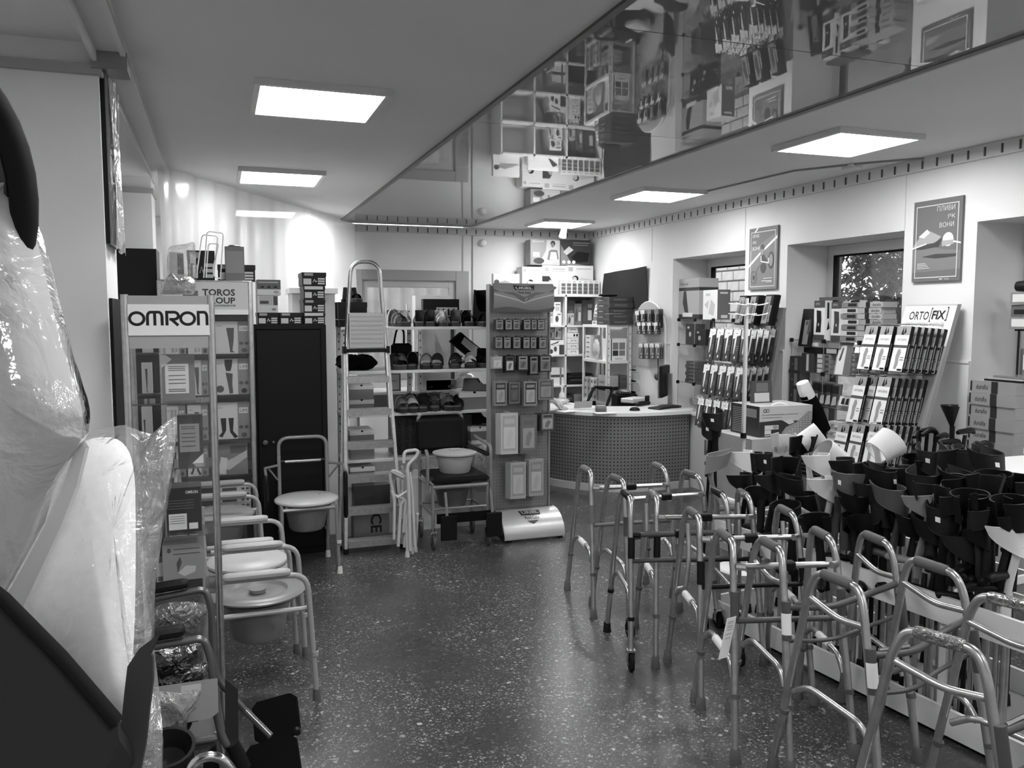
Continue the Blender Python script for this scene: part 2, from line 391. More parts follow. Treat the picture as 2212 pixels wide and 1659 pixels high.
for y0, y1, s in ((4.35, YB + .02, .54), (2.78, 4.35, .52), (YF, 2.78, .50)):
    struct('gloss_panel', MB().box(XG0 + .002, y0 + .003, ZC + .012, XG1 - .002, y1 - .003, ZC + .055), m_gloss('gloss_stretch_film', s), gl)
# trims along the gloss strip, the white track on the left, cornices
tr1 = MB().box(XG0 - .014, YF, ZC - .012, XG0 + .016, YB, ZC + .01)
struct('trim_1', tr1, metal(.45, .4))
struct('trim_2', MB().box(XG1 - .006, YF, ZC - .004, XG1 + .008, YB, ZC + .01), G(.70, .5, kind='paint'))
trk = MB().box(-.415, YF, ZC - .035, -.30, 6.62, ZC - .001).box(-.415, YF, ZC - .075, -.40, 6.62, ZC - .03).box(-.318, YF, ZC - .05, -.30, 6.62, ZC - .03)
struct('trim_3', trk, G(.80, .5, kind='paint'))
br = struct('trim_4', MB().box(-.42, 3.52, ZC - .10, -.296, 3.66, ZC - .034), metal(.62, .35))
cor = struct('trim_5', MB().box(XR - .022, 1.0, 2.635, XR + .001, YB - .02, ZC - .001), G(.80, .6, kind='paint'))
sl = MB().box(-.003, -.006, -.027, .003, .006, .027); slot0 = None; M_SLOT = G(.30, .7, kind='paint')
for i in range(58):
    y = 2.65 + i * .117
    if slot0 is None: slot0 = mk('slot', sl, M_SLOT, cor); o = slot0
    else: o = slot0.copy(); COL.objects.link(o)
    o.parent = cor; o.location = (XR - .0235, y, 2.674)
corb = struct('trim_6', MB().box(1.5, YB - .022, 2.635, XR - .022, YB + .001, ZC - .001), G(.80, .6, kind='paint'))
for i in range(24):
    o = slot0.copy(); COL.objects.link(o); o.parent = corb; o.location = (1.62 + i * .117, YB - .0235, 2.674); o.rotation_euler = (0, 0, PI / 2)
# walls: right wall with window niches
NICHE = [(6.23, 7.46), (4.44, 5.66), (2.62, 3.87), (.85, 2.05)]
SILL, HEAD = .72, 2.265
w = MB().box(XR, YF - .2, 0, XR + .47, YB + .3, SILL).box(XR, YF - .2, HEAD, XR + .47, YB + .3, ZC)
ys = [YB + .3] + [q for a, b in NICHE for q in (b, a)] + [YF - .2]
for i in range(0, len(ys), 2): w.box(XR, ys[i + 1], SILL, XR + .47, ys[i], HEAD)
struct('wall_right', w, M_WALLW)
# wainscot boards on the wall piers
for i, (a, b) in enumerate(((5.66, 6.23), (3.87, 4.44), (7.46, 8.2))):
    st = struct('baseboard_right' if i == 0 else 'baseboard_right.%03d' % i, MB().box(XR - .014, a + .003, 0, XR, b - .003, 1.40).box(XR - .02, a + .003, 1.40, XR, b - .003, 1.415), M_WHITEBOARD)
M_FRAME = G(.80, .4, kind='window_plastic')
M_PANE = film('window_glass', .92, .5, .02, 0.0, gloss=1.0)
for i, (a, b) in enumerate(NICHE):
    x0, x1 = XR + .40, XR + .46
    f = MB()
    for q in ((a, SILL, a + .07, HEAD), (b - .07, SILL, b, HEAD), (a + .07, SILL, b - .07, SILL + .07), (a + .07, HEAD - .08, b - .07, HEAD)):
        f.box(x0, q[0], q[1], x1, q[2], q[3])
    wn = struct('window_%d' % (i + 1), f, M_FRAME, bevel=.006)
    g = MB()
    for q in ((a + .07, SILL + .07, a + .082, HEAD - .08), (b - .082, SILL + .07, b - .07, HEAD - .08), (a + .082, SILL + .07, b - .082, SILL + .082), (a + .082, HEAD - .092, b - .082, HEAD - .08)):
        g.box(x0 + .004, q[0], q[1], x1 - .004, q[2], q[3])
    struct('gasket', g, M_RUBBER, wn)
    struct('pane', MB().box(x0 + .025, a + .082, SILL + .082, x0 + .035, b - .082, HEAD - .092), M_PANE, wn)
    struct('window_sill', MB().box(XR - .03, a + .002, SILL - .001, XR + .40, b - .002, SILL + .025), M_WHITE, wn)
# back wall with a window
BX0, BX1, BZ0, BZ1 = 1.50, 2.82, .95, 2.185
w = MB().box(XL - .3, YB, 0, BX0, YB + .3, ZC).box(BX1, YB, 0, XR, YB + .3, ZC).box(BX0, YB, 0, BX1, YB + .3, BZ0).box(BX0, YB, BZ1, BX1, YB + .3, ZC)
struct('wall_back', w, M_WALL)
f = MB(); y0, y1 = YB - .012, YB + .05
for q in ((BX0 - .05, BZ0, BX0 + .06, BZ1 + .03), (BX1 - .16, BZ0, BX1, BZ1 + .03), (BX0 + .06, BZ1 - .09, BX1 - .16, BZ1 + .03), (BX0 + .06, BZ0, BX1 - .16, BZ0 + .09)):
    f.box(q[0], y0, q[1], q[2], y1, q[3])
wb = struct('window_5', f, G(.62, .5, kind='paint'), bevel=.006)
f = MB()
for q in ((BX0 + .06, BZ0 + .09, BX0 + .12, BZ1 - .09), (BX1 - .24, BZ0 + .09, BX1 - .16, BZ1 - .09), (BX0 + .12, BZ1 - .17, BX1 - .24, BZ1 - .09), (BX0 + .12, BZ0 + .09, BX1 - .24, BZ0 + .16)):
    f.box(q[0], y0 + .03, q[1], q[2], y1 + .02, q[3])
struct('sash', f, G(.72, .5, kind='paint'), wb, bevel=.004)
struct('pane', MB().box(BX0 + .12, YB + .04, BZ0 + .16, BX1 - .24, YB + .05, BZ1 - .17), M_PANE, wb)
struct('wall_left', MB().box(XL - .3, YF - .2, 0, XL, YB + .3, ZC), M_WALL)
struct('wall_front', MB().box(XL, YF - .2, 0, XR, YF, ZC), M_WALL)
# piers on the left, each with a moulding near its head
pr = MB().box(XL, 3.56, 0, -.40, 3.93, ZC); pw = struct('wall_pier', pr, M_WALL)
struct('pier_moulding', MB().box(XL, 3.53, 2.60, -.385, 3.96, 2.635), G(.62, .6, kind='paint'), pw)
pr = MB().box(XL, 6.80, 0, -.44, 7.15, ZC); pw2 = struct('wall_pier.001', pr, M_WALL)
struct('pier_moulding', MB().box(XL, 6.77, 2.60, -.425, 7.18, 2.635), G(.62, .6, kind='paint'), pw2)
# ------------------------------------------------------------------ ceiling panel lamps
M_LAMP = emit('lamp_diffuser', LAMP); M_LFR = G(.80, .4, kind='lamp_frame')
lf = MB()
for q in ((-.298, -.298, .298, -.272), (-.298, .272, .298, .298), (-.298, -.272, -.272, .272), (.272, -.272, .298, .272)): lf.box(q[0], q[1], -.03, q[2], q[3], 0)
lamps = [(.475, 4.11, 'square ceiling panel lamp over the aisle beside the commode chairs'), (.46, 6.40, 'square ceiling panel lamp in front of the plastic sheet'),
         (3.51, 4.03, 'square ceiling panel lamp over the crutches near the swimmer poster'), (3.53, 6.28, 'square ceiling panel lamp over the racing wheelchair poster side'),
         (3.60, 8.60, 'square ceiling panel lamp near the back corner above the counter'), (.47, 8.65, 'square ceiling panel lamp glowing behind the plastic sheet'),
         (.47, 1.85, 'square ceiling panel lamp in the aisle behind the plastic wrapped goods'), (3.50, 1.80, 'square ceiling panel lamp over the near end of the crutch rack'),
         (.47, -.45, 'square ceiling panel lamp at the near end of the aisle'), (3.50, -.45, 'square ceiling panel lamp at the near end by the windows')]
l0 = None
for x, y, lab in lamps:
    if l0 is None:
        l0 = thing('ceiling_lamp', lab, 'lamp', (x, y, ZC - .001), group='ceiling panel lamps')
        mk('lamp_frame', lf, M_LFR, l0); mk('diffuser', MB().box(-.272, -.272, -.024, .272, .272, -.004), M_LAMP, l0)
    else: dup(l0, (x, y, ZC - .001), 0, lab)
# ceiling cable with junction box on the right side, small spot and sensor
solo('ceiling_cable', MB().tube([(3.83, 6.0, ZC - .006), (3.87, 4.95, ZC - .006), (4.12, 4.55, ZC - .006), (4.36, 4.28, ZC - .006)], .007, n=6), G(.55, .6, kind='paint'), 'thin cable running along the ceiling to the window wall', 'cable')
solo('junction_box', MB().box(4.06, 4.60, ZC - .03, 4.16, 4.70, ZC - .001, b=.005), G(.78, .5, kind='plastic'), 'small white junction box on the ceiling cable', 'box')
p = onz(1218, 490, 2.70)
th = thing('spot_lamp', 'small white spot lamp hanging from ceiling by back corner', 'lamp', (p.x, p.y, ZC), world=True)
mk('stem', MB().tube([(p.x, p.y, ZC), (p.x, p.y, ZC - .05)], .012), M_WHITE, th)
mb = MB(); mb.M = T(p.x, p.y, ZC - .06) @ RX(.5); mb.lathe([(0, .02), (.03, .02), (.035, -.02), (.045, -.08), (.0, -.08)], n=14); mk('lamp_head', mb, M_WHITE, th)
p = ony(1042, 525, YB)
mb = MB(); mb.M = T(p.x, YB - .001, p.z) @ RX(PI / 2); mb.lathe([(0, .06), (.03, .055), (.045, .02), (.045, 0)], n=14)
solo('wall_sensor', mb, M_WHITE, 'round white motion sensor high on the back wall', 'sensor')
a, b = ony(1021, 500, YB - .01), ony(1021, 800, YB - .01)
solo('wall_cable', MB().tube([a, b], .006, n=6).tube([ony(1000, 500, YB - .01), ony(1000, 590, YB - .01)], .004, n=6), G(.60, .6, kind='paint'), 'thin cable clipped to the back wall beside the window', 'cable')
# ================================================================== OUTSIDE
# pale brick wall seen through the window nearest the counter
bx = 6.6
bw = thing('brick_building', 'pale brick wall of a building outside the window', 'building', (bx + .3, 9.5, 0), world=True)
mk('mortar_wall', MB().box(bx + .02, 8.15, -1, bx + .5, 12.5, 4.2), G(.50, .9, kind='mortar'), bw)
brk = MB().box(0, -.125, -.06, .1, .125, .06, b=.006); b0 = None; MBR = noisy('pale_brick', .84, .92, 9, .9, bump=.3)
for r in range(18):
    for q in range(17):
        z = .95 + r * .142; y = 8.30 + q * .272 + (.136 if r % 2 else 0)
        if y > 12.3: continue
        if b0 is None: b0 = mk('brick', brk, MBR); b0.parent = bw; o = b0
        else: o = b0.copy(); COL.objects.link(o)
        o.location = (bx - bw.location.x, y - bw.location.y, z)
# leafy trees outside
M_LEAF = noisy('leaf', .20, .36, 3, .6); M_BARK = noisy('bark', .22, .36, 8, .9, bump=.4)
def tree(x, y, zc, rad, n, label, seed, lo=.0):
    rnd = random.Random(seed); t = thing('leafy_tree', label, 'tree', (x, y, -1.0))
    tk = MB(); tk.tube([(0, 0, 0), (.1, .05, 1.5), (0, .1, zc + 1)], .16, rs=[.2, .15, .08], n=10)
    for k in range(9):
        a = k * 2.4; tk.tube([(0, 0, 1.0 + k * .25), (math.cos(a) * rad * .5, math.sin(a) * rad * .5, 1.7 + k * .3), (math.cos(a) * rad * .9, math.sin(a) * rad * .9, 2.0 + k * .33)], .05, rs=[.06, .035, .015], n=6)
    mk('trunk', tk, M_BARK, t)
    mb = MB()
    for i in range(n):
        while True:
            q = Vector((rnd.uniform(-1, 1), rnd.uniform(-1, 1), rnd.uniform(-1, 1)))
            if .25 < q.length < 1: break
        pc = Vector((q.x * rad, q.y * rad, zc + 1 + q.z * rad * 1.1)); l = rnd.uniform(.05, .10)
        M = T(pc) @ RZ(rnd.uniform(0, 6.3)) @ RX(rnd.uniform(-1.2, 1.2)); 
        vs = [M @ Vector(v) for v in ((0, -l, 0), (l * .45, 0, .02), (0, l, 0), (-l * .45, 0, .02))]
        mb.add(vs, [(0, 1, 2), (0, 2, 3)], 0)
    mk('foliage', mb, M_LEAF, t, kind='stuff'); return t
tree(8.9, 7.2, 2.3, 1.9, 22000, 'leafy tree close outside the middle window', 3)
tree(7.6, 2.6, 2.3, 1.8, 4000, 'leafy tree outside the window by the boxes', 4)
tree(9.0, 11.6, 2.6, 1.6, 4000, 'leafy tree past the end of the brick wall', 5)
# corrugated fence behind the rear window
fm = MB(); n = 60
fm.grid(lambda a, b: (0.4 + a * 4.4, 12.2 + .03 * math.sin(a * 44 * PI / 1.0), .0 + b * 2.35), 240, 1)
fc = thing('corrugated_fence', 'pale corrugated metal fence outside the back window', 'fence', (2.6, 12.2, 0), world=True)
mk('sheet', fm, noisy('galvanised_sheet', .62, .72, 3, .5), fc); mk('rail', MB().box(.4, 12.23, 1.9, 4.8, 12.28, 1.97).box(.4, 12.23, .5, 4.8, 12.28, .57), metal(.5, .5), fc)
solo('outdoor_ground', MB().box(XR + .5, -6, -.4, 30, 30, -.3).box(-6, YB + .35, -.4, XR + .5, 30, -.3), noisy('asphalt', .42, .5, 4, .9), 'grey asphalt yard outside the shop', 'ground')['kind'] = 'structure'
# ================================================================== LEFT SIDE: plastic sheet, showcases, cabinet
M_GLASS = film('showcase_glass', .95, .6, .02, 0.0, gloss=.5)
M_CLEAR = film('clear_plastic_bag', .80, .80, .10, .9, 26, gloss=2.2)
M_MILKY = film('milky_wrap', .30, .78, .14, .9, 9, gloss=1.6, translucent=.3)
def cur(a, b):
    A, B = Vector((-.36, 6.22, 0)), Vector((1.47, 9.40, 0)); d = (B - A).normalized(); n = Vector((d.y, -d.x, 0)); s = a * 3.67
    fold = .020 * math.sin(s * 21) * math.exp(-s * 1.3) + .006 * math.sin(s * 9 + 2 * b) + .003 * math.sin(s * 31 + b * 5) * (1 - a) + .01 * math.sin(b * 7 + s * 3)
    p = A + d * s + n * (fold + .10 * math.sin(a * 9) * b * .15); return (p.x, p.y, 2.712 - b * 2.45)
solo('plastic_sheet', MB().grid(cur, 150, 24), film('hanging_plastic_sheet', .03, .97, .18, .35, 2.2, gloss=1.0, translucent=.70, stretch=(1, 1, .25)), 'translucent plastic sheet hung from ceiling as a partition', 'sheet')
# picture frame on the side of the near pier, still in its wrapping
pf = thing('picture_frame', 'dark picture frame in plastic wrap on side of the white pier', 'picture frame', (-.40, 3.74, 1.96), world=True)
mk('frame', MB().box(-.398, 3.585, 1.975, -.384, 3.905, 2.63), M_BLACK, pf)
mk('wrapping', MB().grid(lambda a, b: (-.366 + .008 * math.sin(a * 9 + b * 4), 3.60 + a * .31, 1.955 + b * .665 + .006 * math.sin(a * 17)), 14, 20).box(-.384, 3.59, 1.975, -.374, 3.90, 2.62), film('frame_wrapping', .25, .62, .12, .8, 12, gloss=1.5), pf)
# ---- glass showcase with a round-post frame
def strokes_omron():
    L = []; W = .0098
    L.append((arc(.105, .5, .088, .40, 0, 360, 24)[:-1], True))
    L.append(([(.235, .04), (.235, .60)] + arc(.275, .60, .040, .33, 180, 90, 5) + [(.345, .93)] + arc(.375, .60, .040, .33, 90, 0, 5) + [(.415, .04)], False))
    L.append(([(.325, .93), (.325, .04)], False))
    L.append(([(.475, .04), (.475, .93), (.56, .93)] + arc(.565, .69, .055, .24, 90, -90, 8) + [(.505, .45)], False)); L.append(([(.53, .45), (.615, .04)], False))
    L.append((arc(.735, .5, .088, .40, 0, 360, 24)[:-1], True))
    L.append(([(.870, .04), (.870, .93), (.925, .93)] + arc(.945, .60, .035, .33, 90, 0, 5) + [(.980, .04)], False))
    return L, W
OX0, OX1, OY0, OY1 = -.335, -.012, 3.36, 3.60
top = 1.775
om = thing('glass_showcase', 'tall narrow glass showcase with big dark OMRON header beside white pier', 'showcase', ((OX0 + OX1) / 2, (OY0 + OY1) / 2, 0), world=True)
for x in (OX0 + .012, OX1 - .012):
    for y in (OY0 + .012, OY1 - .012):
        mk('post', MB().tube([(x, y, 0), (x, y, top)], .0135, n=10), M_ALU, om)
mk('header', MB().box(OX0 + .02, OY0 + .008, 1.575, OX1 - .02, OY1 - .008, top - .004), G(.66, .4, kind='lacquer'), om)
hz0, hz1 = ony(286, 725, OY0).z, ony(286, 657, OY0).z; hx0, hx1 = OX0 + .022, OX1 - .018
sg = MB().box(hx0, OY0 + .001, hz0, hx1, OY0 + .008, hz1)
it = [('r', 0, 0, 1, 1, 1)]
st, W = strokes_omron()
xa, xb, ya, yb = .005, .99, .30, .78
for pts, cl in st: it.append(('k', [(xa + x * (xb - xa), ya + y * (yb - ya)) for x, y in pts], .0105, 2, cl))
sg.face_decal((hx0, OY0 + .001, hz0), (1, 0, 0), (0, 0, 1), hx1 - hx0, hz1 - hz0, it, .0002)
mk('sign', sg, [M_MID, M_PAPER, card(.13)], om)
mk('base', MB().box(OX0 + .015, OY0 + .015, 0.02, OX1 - .015, OY1 - .015, .12), G(.66, .4, kind='lacquer'), om)
for q in ((OX0 + .012, OY0 + .004, OX1 - .012, OY0 + .008), (OX0 + .004, OY0 + .012, OX0 + .008, OY1 - .012), (OX1 - .008, OY0 + .012, OX1 - .004, OY1 - .012)):
    mk('glass_panel', MB().box(q[0], q[1], .12, q[2], q[3], 1.575), M_GLASS, om)
SZ = [ony(370, v, OY0 + .03).z for v in (870, 1010, 1157, 1285)]
for z in SZ: mk('glass_shelf', MB().box(OX0 + .014, OY0 + .014, z - .006, OX1 - .014, OY1 - .014, z), [film('shelf_glass', .55, .35, .05, 0, gloss=1)], om)
# goods on its shelves
def upright(name, label, cat, u0, v0, u1, v1, y, d, zbase, mats, items, group=None):
    x0, x1, z0, z1 = spany(u0, v0, u1, v1, y); z1 = zbase + (z1 - z0)
    mb = MB().box(x0, y, zbase, x1, y + d, z1); mb.face_decal((x0, y, zbase), (1, 0, 0), (0, 0, 1), x1 - x0, z1 - zbase, items)
    return solo(name, mb, mats, label, cat, group)
lines = lambda x0, x1, ys, m, h=.012: [('r', x0, y - h, x1, y + h, m) for y in ys]
upright('leaflet_stand', 'grey leaflet stand with white text sheet on upper showcase shelf', 'leaflet', 348, 770, 422, 868, OY0 + .10, .04, SZ[0], [card(.50), M_PAPER, card(.35), M_WHITE],
        [('r', .10, .16, .82, .80, 1), ('p', [(0, .72), (.32, .90), (.12, 1), (0, 1)], 3)] + lines(.2, .72, (.74, .70, .66, .55, .46, .38, .25, .21), 2, .008))
upright('leaflet_stand', 'dark grey leaflet stand on the second showcase shelf', 'leaflet', 382, 898, 440, 1000, OY0 + .10, .04, SZ[1], [card(.26), card(.62), card(.3), M_WHITE],
        [('r', .08, .24, .86, .82, 1), ('p', [(.55, 0), (1, 0), (1, .2)], 3)] + lines(.15, .7, (.76, .72, .62, .54, .46, .36), 2, .008))
upright('device_box', 'black OMRON device box with white sticker on third showcase shelf', 'box', 358, 1062, 436, 1152, OY0 + .07, .12, SZ[2], [card(.12), M_PAPER, card(.45), card(.88)],
        [('t', 'OMRON', .56, .86, .92, .93, 1, .02), ('r', .06, .06, .58, .42, 1), ('r', .64, .06, .90, .20, 1)] + lines(.1, .52, (.36, .31, .26, .21), 2, .006) + lines(.06, .8, (.72, .66, .60, .54), 2, .005))
upright('device_box', 'grey nebuliser box with a small device picture on lower showcase shelf', 'box', 350, 1182, 443, 1275, OY0 + .06, .13, SZ[3], [card(.62), M_PAPER, card(.32), card(.15), card(.85)],
        [('e', .16, .88, .05, .05, 2), ('p', [(.36, .40), (.52, .32), (.78, .40), (.80, .52), (.56, .54)], 4), ('p', [(.36, .40), (.46, .62), (.42, .74), (.33, .60)], 2), ('r', .52, .04, .95, .24, 3)] + lines(.26, .9, (.90, .80), 2, .008))
upright('leaflet_pile', 'flat white leaflets lying at back of showcase third shelf', 'leaflet', 390, 1018, 440, 1052, OY0 + .17, .02, SZ[2], [card(.8), card(.5)], [('r', .1, .2, .9, .5, 1)])
x0 = OX0 + .03
upright('carton', 'small white carton low in the tall glass showcase', 'box', 330, 1000, 352, 1050, OY0 + .1, .06, SZ[3], [M_OFFW, card(.4)], [('r', .1, .4, .9, .6, 1)])
# ---- hosiery showcase behind it
TX0, TX1, TY0, TY1 = -.365, .226, 5.83, 6.12
to = thing('glass_showcase', 'wide glass showcase of stocking boxes with TOROS GROUP header', 'showcase', ((TX0 + TX1) / 2, 5.97, 0), world=True)
tz = ony(450, 605, TY0).z; hz = ony(450, 668, TY0).z
for x in (TX0 + .016, TX1 - .016):
    for y in (TY0 + .016, TY1 - .016): mk('post', MB().box(x - .016, y - .016, 0, x + .016, y + .016, tz, b=.008), M_ALU, to)
hd = MB().box(TX0 + .03, TY0 + .002, hz - .0, TX1 - .03, TY1 - .03, tz - .012); 
fx0, fx1 = TX0 + .03, TX1 - .03
def fu(u): return (ony(u, 640, TY0).x - fx0) / (fx1 - fx0)
def fv(v): return (ony(450, v, TY0).z - hz) / (tz - .012 - hz)
hd.face_decal((fx0, TY0 + .002, hz), (1, 0, 0), (0, 0, 1), fx1 - fx0, tz - .012 - hz,
    [('t', 'TOROS', fu(437), fv(639), fu(508), fv(624), 1, .03), ('t', 'GROUP', fu(437), fv(656), fu(508), fv(642), 1, .03), ('r', fu(437), fv(662), fu(508), fv(658), 2), ('t', 'MANUFACTURE', fu(440), fv(661.4), fu(505), fv(658.6), 0),
     ('p', [(fu(395), fv(645)), (fu(428), fv(645)), (fu(428), fv(628)), (fu(418), fv(628)), (fu(418), fv(636)), (fu(395), fv(636))], 2)])
mk('header', hd, [G(.80, .5, kind='lacquer'), card(.16), card(.42)], to)
mk('light_strip', MB().box(TX0 + .03, TY0 + .004, hz - .035, TX1 - .03, TY0 + .06, hz), M_WHITE, to)
mk('back_board', MB().box(TX0 + .03, TY1 - .04, .10, TX1 - .03, TY1 - .02, hz), M_BLACK2, to)
mk('base', MB().box(TX0 + .01, TY0 + .01, 0, TX1 - .01, TY1 - .01, .10), M_ALU, to)
mk('glass_panel', MB().box(TX0 + .03, TY0 + .006, .1, TX1 - .03, TY0 + .012, hz - .035), M_GLASS, to)
for s in (TX0 + .012, TX1 - .018): mk('glass_panel', MB().box(s, TY0 + .03, .1, s + .006, TY1 - .03, hz - .035), M_GLASS, to)
mk('top_rail', MB().box(TX0, TY0, tz - .014, TX1, TY1, tz, b=.006), M_ALU, to)
SH = [ony(500, v, 5.95).z for v in (764, 852, 948, 1024, 1105)]
for z in SH: mk('shelf', MB().box(TX0 + .032, TY0 + .05, z - .012, TX1 - .032, TY1 - .042, z), M_BLACK2, to)
LEGS = [
    [('p', [(.34, .80), (.56, .80), (.54, .40), (.50, .10), (.56, .04), (.44, .04), (.40, .40)], 2)],
    [('p', [(.30, .98), (.52, .98), (.50, .80), (.46, .66), (.34, .66), (.30, .84)], 3), ('p', [(.32, .62), (.52, .58), (.50, .30), (.52, .04), (.42, .02), (.38, .30)], 2), ('e', .16, .16, .11, .10, 2)],
    [('p', [(.18, .58), (.34, .58), (.33, .24), (.22, .05), (.12, .09), (.22, .2)], 3), ('p', [(.40, .58), (.55, .58), (.52, .22), (.66, .05), (.56, .02), (.44, .18)], 3)],
    [('p', [(.28, .90), (.42, .90), (.38, .30), (.44, .06), (.30, .06)], 4), ('p', [(.46, .90), (.58, .90), (.52, .3), (.60, .10), (.48, .06)], 4)]]
def hosiery(u0, v0, u1, v1, zb, k, y=5.95, label=None, dark=False):
    it = [('r', .66, .0, 1, 1, 1), ('r', .70, .70, .95, .86, 0), ('t', 'UM', .73, .73, .92, .82, 2)] + LEGS[k % 4] + [('e', .75, .32, .06, .05, 2), ('e', .90, .32, .06, .05, 2), ('e', .83, .10, .08, .07, 3 if k % 2 else 2), ('r', .08, .85, .24, .88, 4)]
    upright('stocking_box', label or 'white stocking box with a leg picture in the glass showcase', 'box', u0, v0, u1, v1, y, .05, zb, [M_OFFW, card(.52), card(.27), card(.10), card(.66)], it, 'stocking boxes in the showcase')
SLAB = ['white stocking box picturing one dark stockinged leg', 'white stocking box picturing a dark brief over long legs', 'white stocking box picturing two black knee socks', 'white stocking box picturing a pair of bare grey legs']
ki = 0
for r, (v0, v1) in enumerate(((694, 763), (776, 851), (872, 947), (957, 1022))):
    for cidx, (u0, u1) in enumerate(((355, 402), (404, 451), (461, 541))):
        if r == 3 and cidx == 2: continue
        ph = [3, 3, 0] if r == 0 else ([1, 0, 1] if r == 1 else ([3, 0, 2] if r == 2 else [0, 2, 1]))
        k = ph[cidx]; hosiery(u0, v0, u1, v1, SH[r], k, label=SLAB[k] + ' in ' + ('top', 'second', 'third', 'bottom')[r] + ' showcase row')
upright('plastic_pouch', 'clear pouch with white tubes leaning in the showcase bottom row', 'pouch', 466, 960, 536, 1022, 5.93, .03, SH[3], [card(.48), M_OFFW, card(.75), card(.3)], [('r', .45, .70, .95, .95, 3), ('p', [(.02, .35), (.55, .55), (.98, .78), (.98, .55), (.4, .15)], 2), ('p', [(.05, .05), (.3, .02), (.36, .55), (.15, .6)], 1)])
for i in range(5):
    z = SH[4] + i * .038
    mb = MB().box(-.02 + .01 * (i % 2), 5.88, z + .001, .18, 6.05, z + .036); mb.face_decal((-.02, 5.88, z), (1, 0, 0), (0, 0, 1), .2, .036, [('r', .08, .2, .55, .8, 1), ('r', .7, .3, .8, .7, 1), ('r', .85, .3, .95, .7, 1)])
    solo('flat_carton', mb, [M_OFFW, card(.35)], 'flat white carton in the low pile inside the wide showcase', 'box', 'flat cartons low in the showcase')
for i in range(3):
    z = .10 + i * .08; solo('dark_carton', MB().box(-.3, 5.89, z + .001, .15, 6.05, z + .078), card(.30), 'dark grey carton at the bottom of the wide showcase', 'box', 'cartons at the showcase bottom')
# goods on top of the showcase
def blackbox(name, label, x0, x1, y0, y1, z0, z1, group=None, style=0, slant=0.0):
    t = thing(name, label, 'box', ((x0 + x1) / 2, (y0 + y1) / 2, z0), group=group)
    w, d, h = x1 - x0, y1 - y0, z1 - z0; lh = h * .30
    b = MB().box(-w / 2 + .003, -d / 2 + .003, 0, w / 2 - .003, d / 2 - .003, h - lh * .5)
    b.face_decal((-w / 2 + .003, -d / 2 + .003, 0), (1, 0, 0), (0, 0, 1), w - .006, h - lh * .5, [('r', .05, .10, .38, .62, 1), ('r', .66, .12, .95, .26, 1), ('r', .66, .33, .95, .47, 1), ('r', .66, .54, .95, .68, 1), ('k', [(.45, .3), (.52, .55), (.58, .3)], .004, 1), ('r', .55, .36, .63, .42, 1)])
    mk('body', b, [card(.10), card(.78)], t)
    l = MB().box(-w / 2, -d / 2, h - lh, w / 2, d / 2, h)
    l.face_decal((-w / 2, -d / 2, h - lh), (1, 0, 0), (0, 0, 1), w, lh, [('r', .10, .15, .46, .80, 1)] if style == 0 else [('r', .05, .1, .9, .9, 1)])
    mk('lid', l, [card(.13), card(.62) if style == 0 else card(.8)], t)
    return t
zt = tz + .001
blackbox('shoebox', 'tall black carton on TOROS showcase behind the wire rack', *ony(405, 600, 6.02).xy[:1], ony(465, 600, 6.02).x, 6.0, 6.12, zt, ony(430, 541, 6.0).z)
blackbox('shoebox', 'black carton on TOROS showcase right corner behind brochure holder', ony(470, 600, 6.0).x, ony(552, 600, 6.0).x, 5.98, 6.12, zt, ony(520, 572, 5.98).z)
bh = thing('brochure_holder', 'grey brochure holder standing on the TOROS showcase', 'holder', (ony(507, 600, 5.9).x, 5.92, zt), world=True)
a = ony(487, 600, 5.88); b = ony(527, 533, 5.88)
mk('body', MB().box(a.x, 5.88, zt, b.x, 5.96, b.z).box(a.x + .006, 5.872, zt, b.x - .006, 5.88, zt + .05), card(.42), bh)
mk('brochure', MB().box(a.x + .006, 5.878, zt + .05, b.x - .006, 5.881, b.z - .03), card(.52), bh)
mb = MB(); mb.M = T((a.x + b.x) / 2, 5.92, b.z); mb.lathe([(.0, .012), (.03, .012), (.04, .006), (.04, 0)], n=16); mk('knob', mb, M_DARK, bh)
wr = thing('wire_rack', 'white wire display rack standing on TOROS showcase', 'rack', (ony(455, 600, 5.9).x, 5.9, zt), world=True)
def loopy(pts, y): return [ony(u, v, yy) for (u, v), yy in zip(pts, y)]
for pts in ([(424, 600), (436, 512), (440, 507), (470, 510), (470, 520), (462, 595)], [(440, 600), (447, 504), (452, 500), (482, 504), (482, 512), (476, 602)], [(445, 600), (450, 530), (454, 526), (472, 527), (472, 532), (460, 580), (462, 598), (478, 603)]):
    Q = loopy(pts, [5.88] * len(pts)); mk('wire', MB().tube(round_path(Q, .02), .004, n=6), M_WHITE, wr)
# plastic bag with boxed device on top of the OMRON showcase / between
ax, bx_, z0_, z1_ = spany(366, 545, 424, 598, 5.90)
mb = MB().box(ax, 5.88, zt, ax + .085, 5.95, z1_); mb.face_decal((ax, 5.88, zt), (1, 0, 0), (0, 0, 1), .085, z1_ - zt, [('r', .55, .2, 1, .95, 1)])
solo('device_box', mb, [card(.72), card(.2)], 'grey boxed device leaning on TOROS showcase', 'box')
mb = MB().box(ax + .125, 5.90, zt, bx_, 5.95, z1_ - .01); mb.face_decal((ax + .125, 5.90, zt), (1, 0, 0), (0, 0, 1), bx_ - ax - .125, z1_ - zt - .01, [('r', 0, .65, 1, 1, 1), ('r', .4, .1, .9, .6, 1)])
solo('device_box', mb, [card(.35), M_OFFW], 'dark narrow carton with white label on TOROS showcase', 'box')
ol = [ony(u, v, 5.87) for u, v in ((364, 600), (363, 540), (378, 530), (400, 527), (420, 524), (422, 550), (424, 600), (395, 602))]
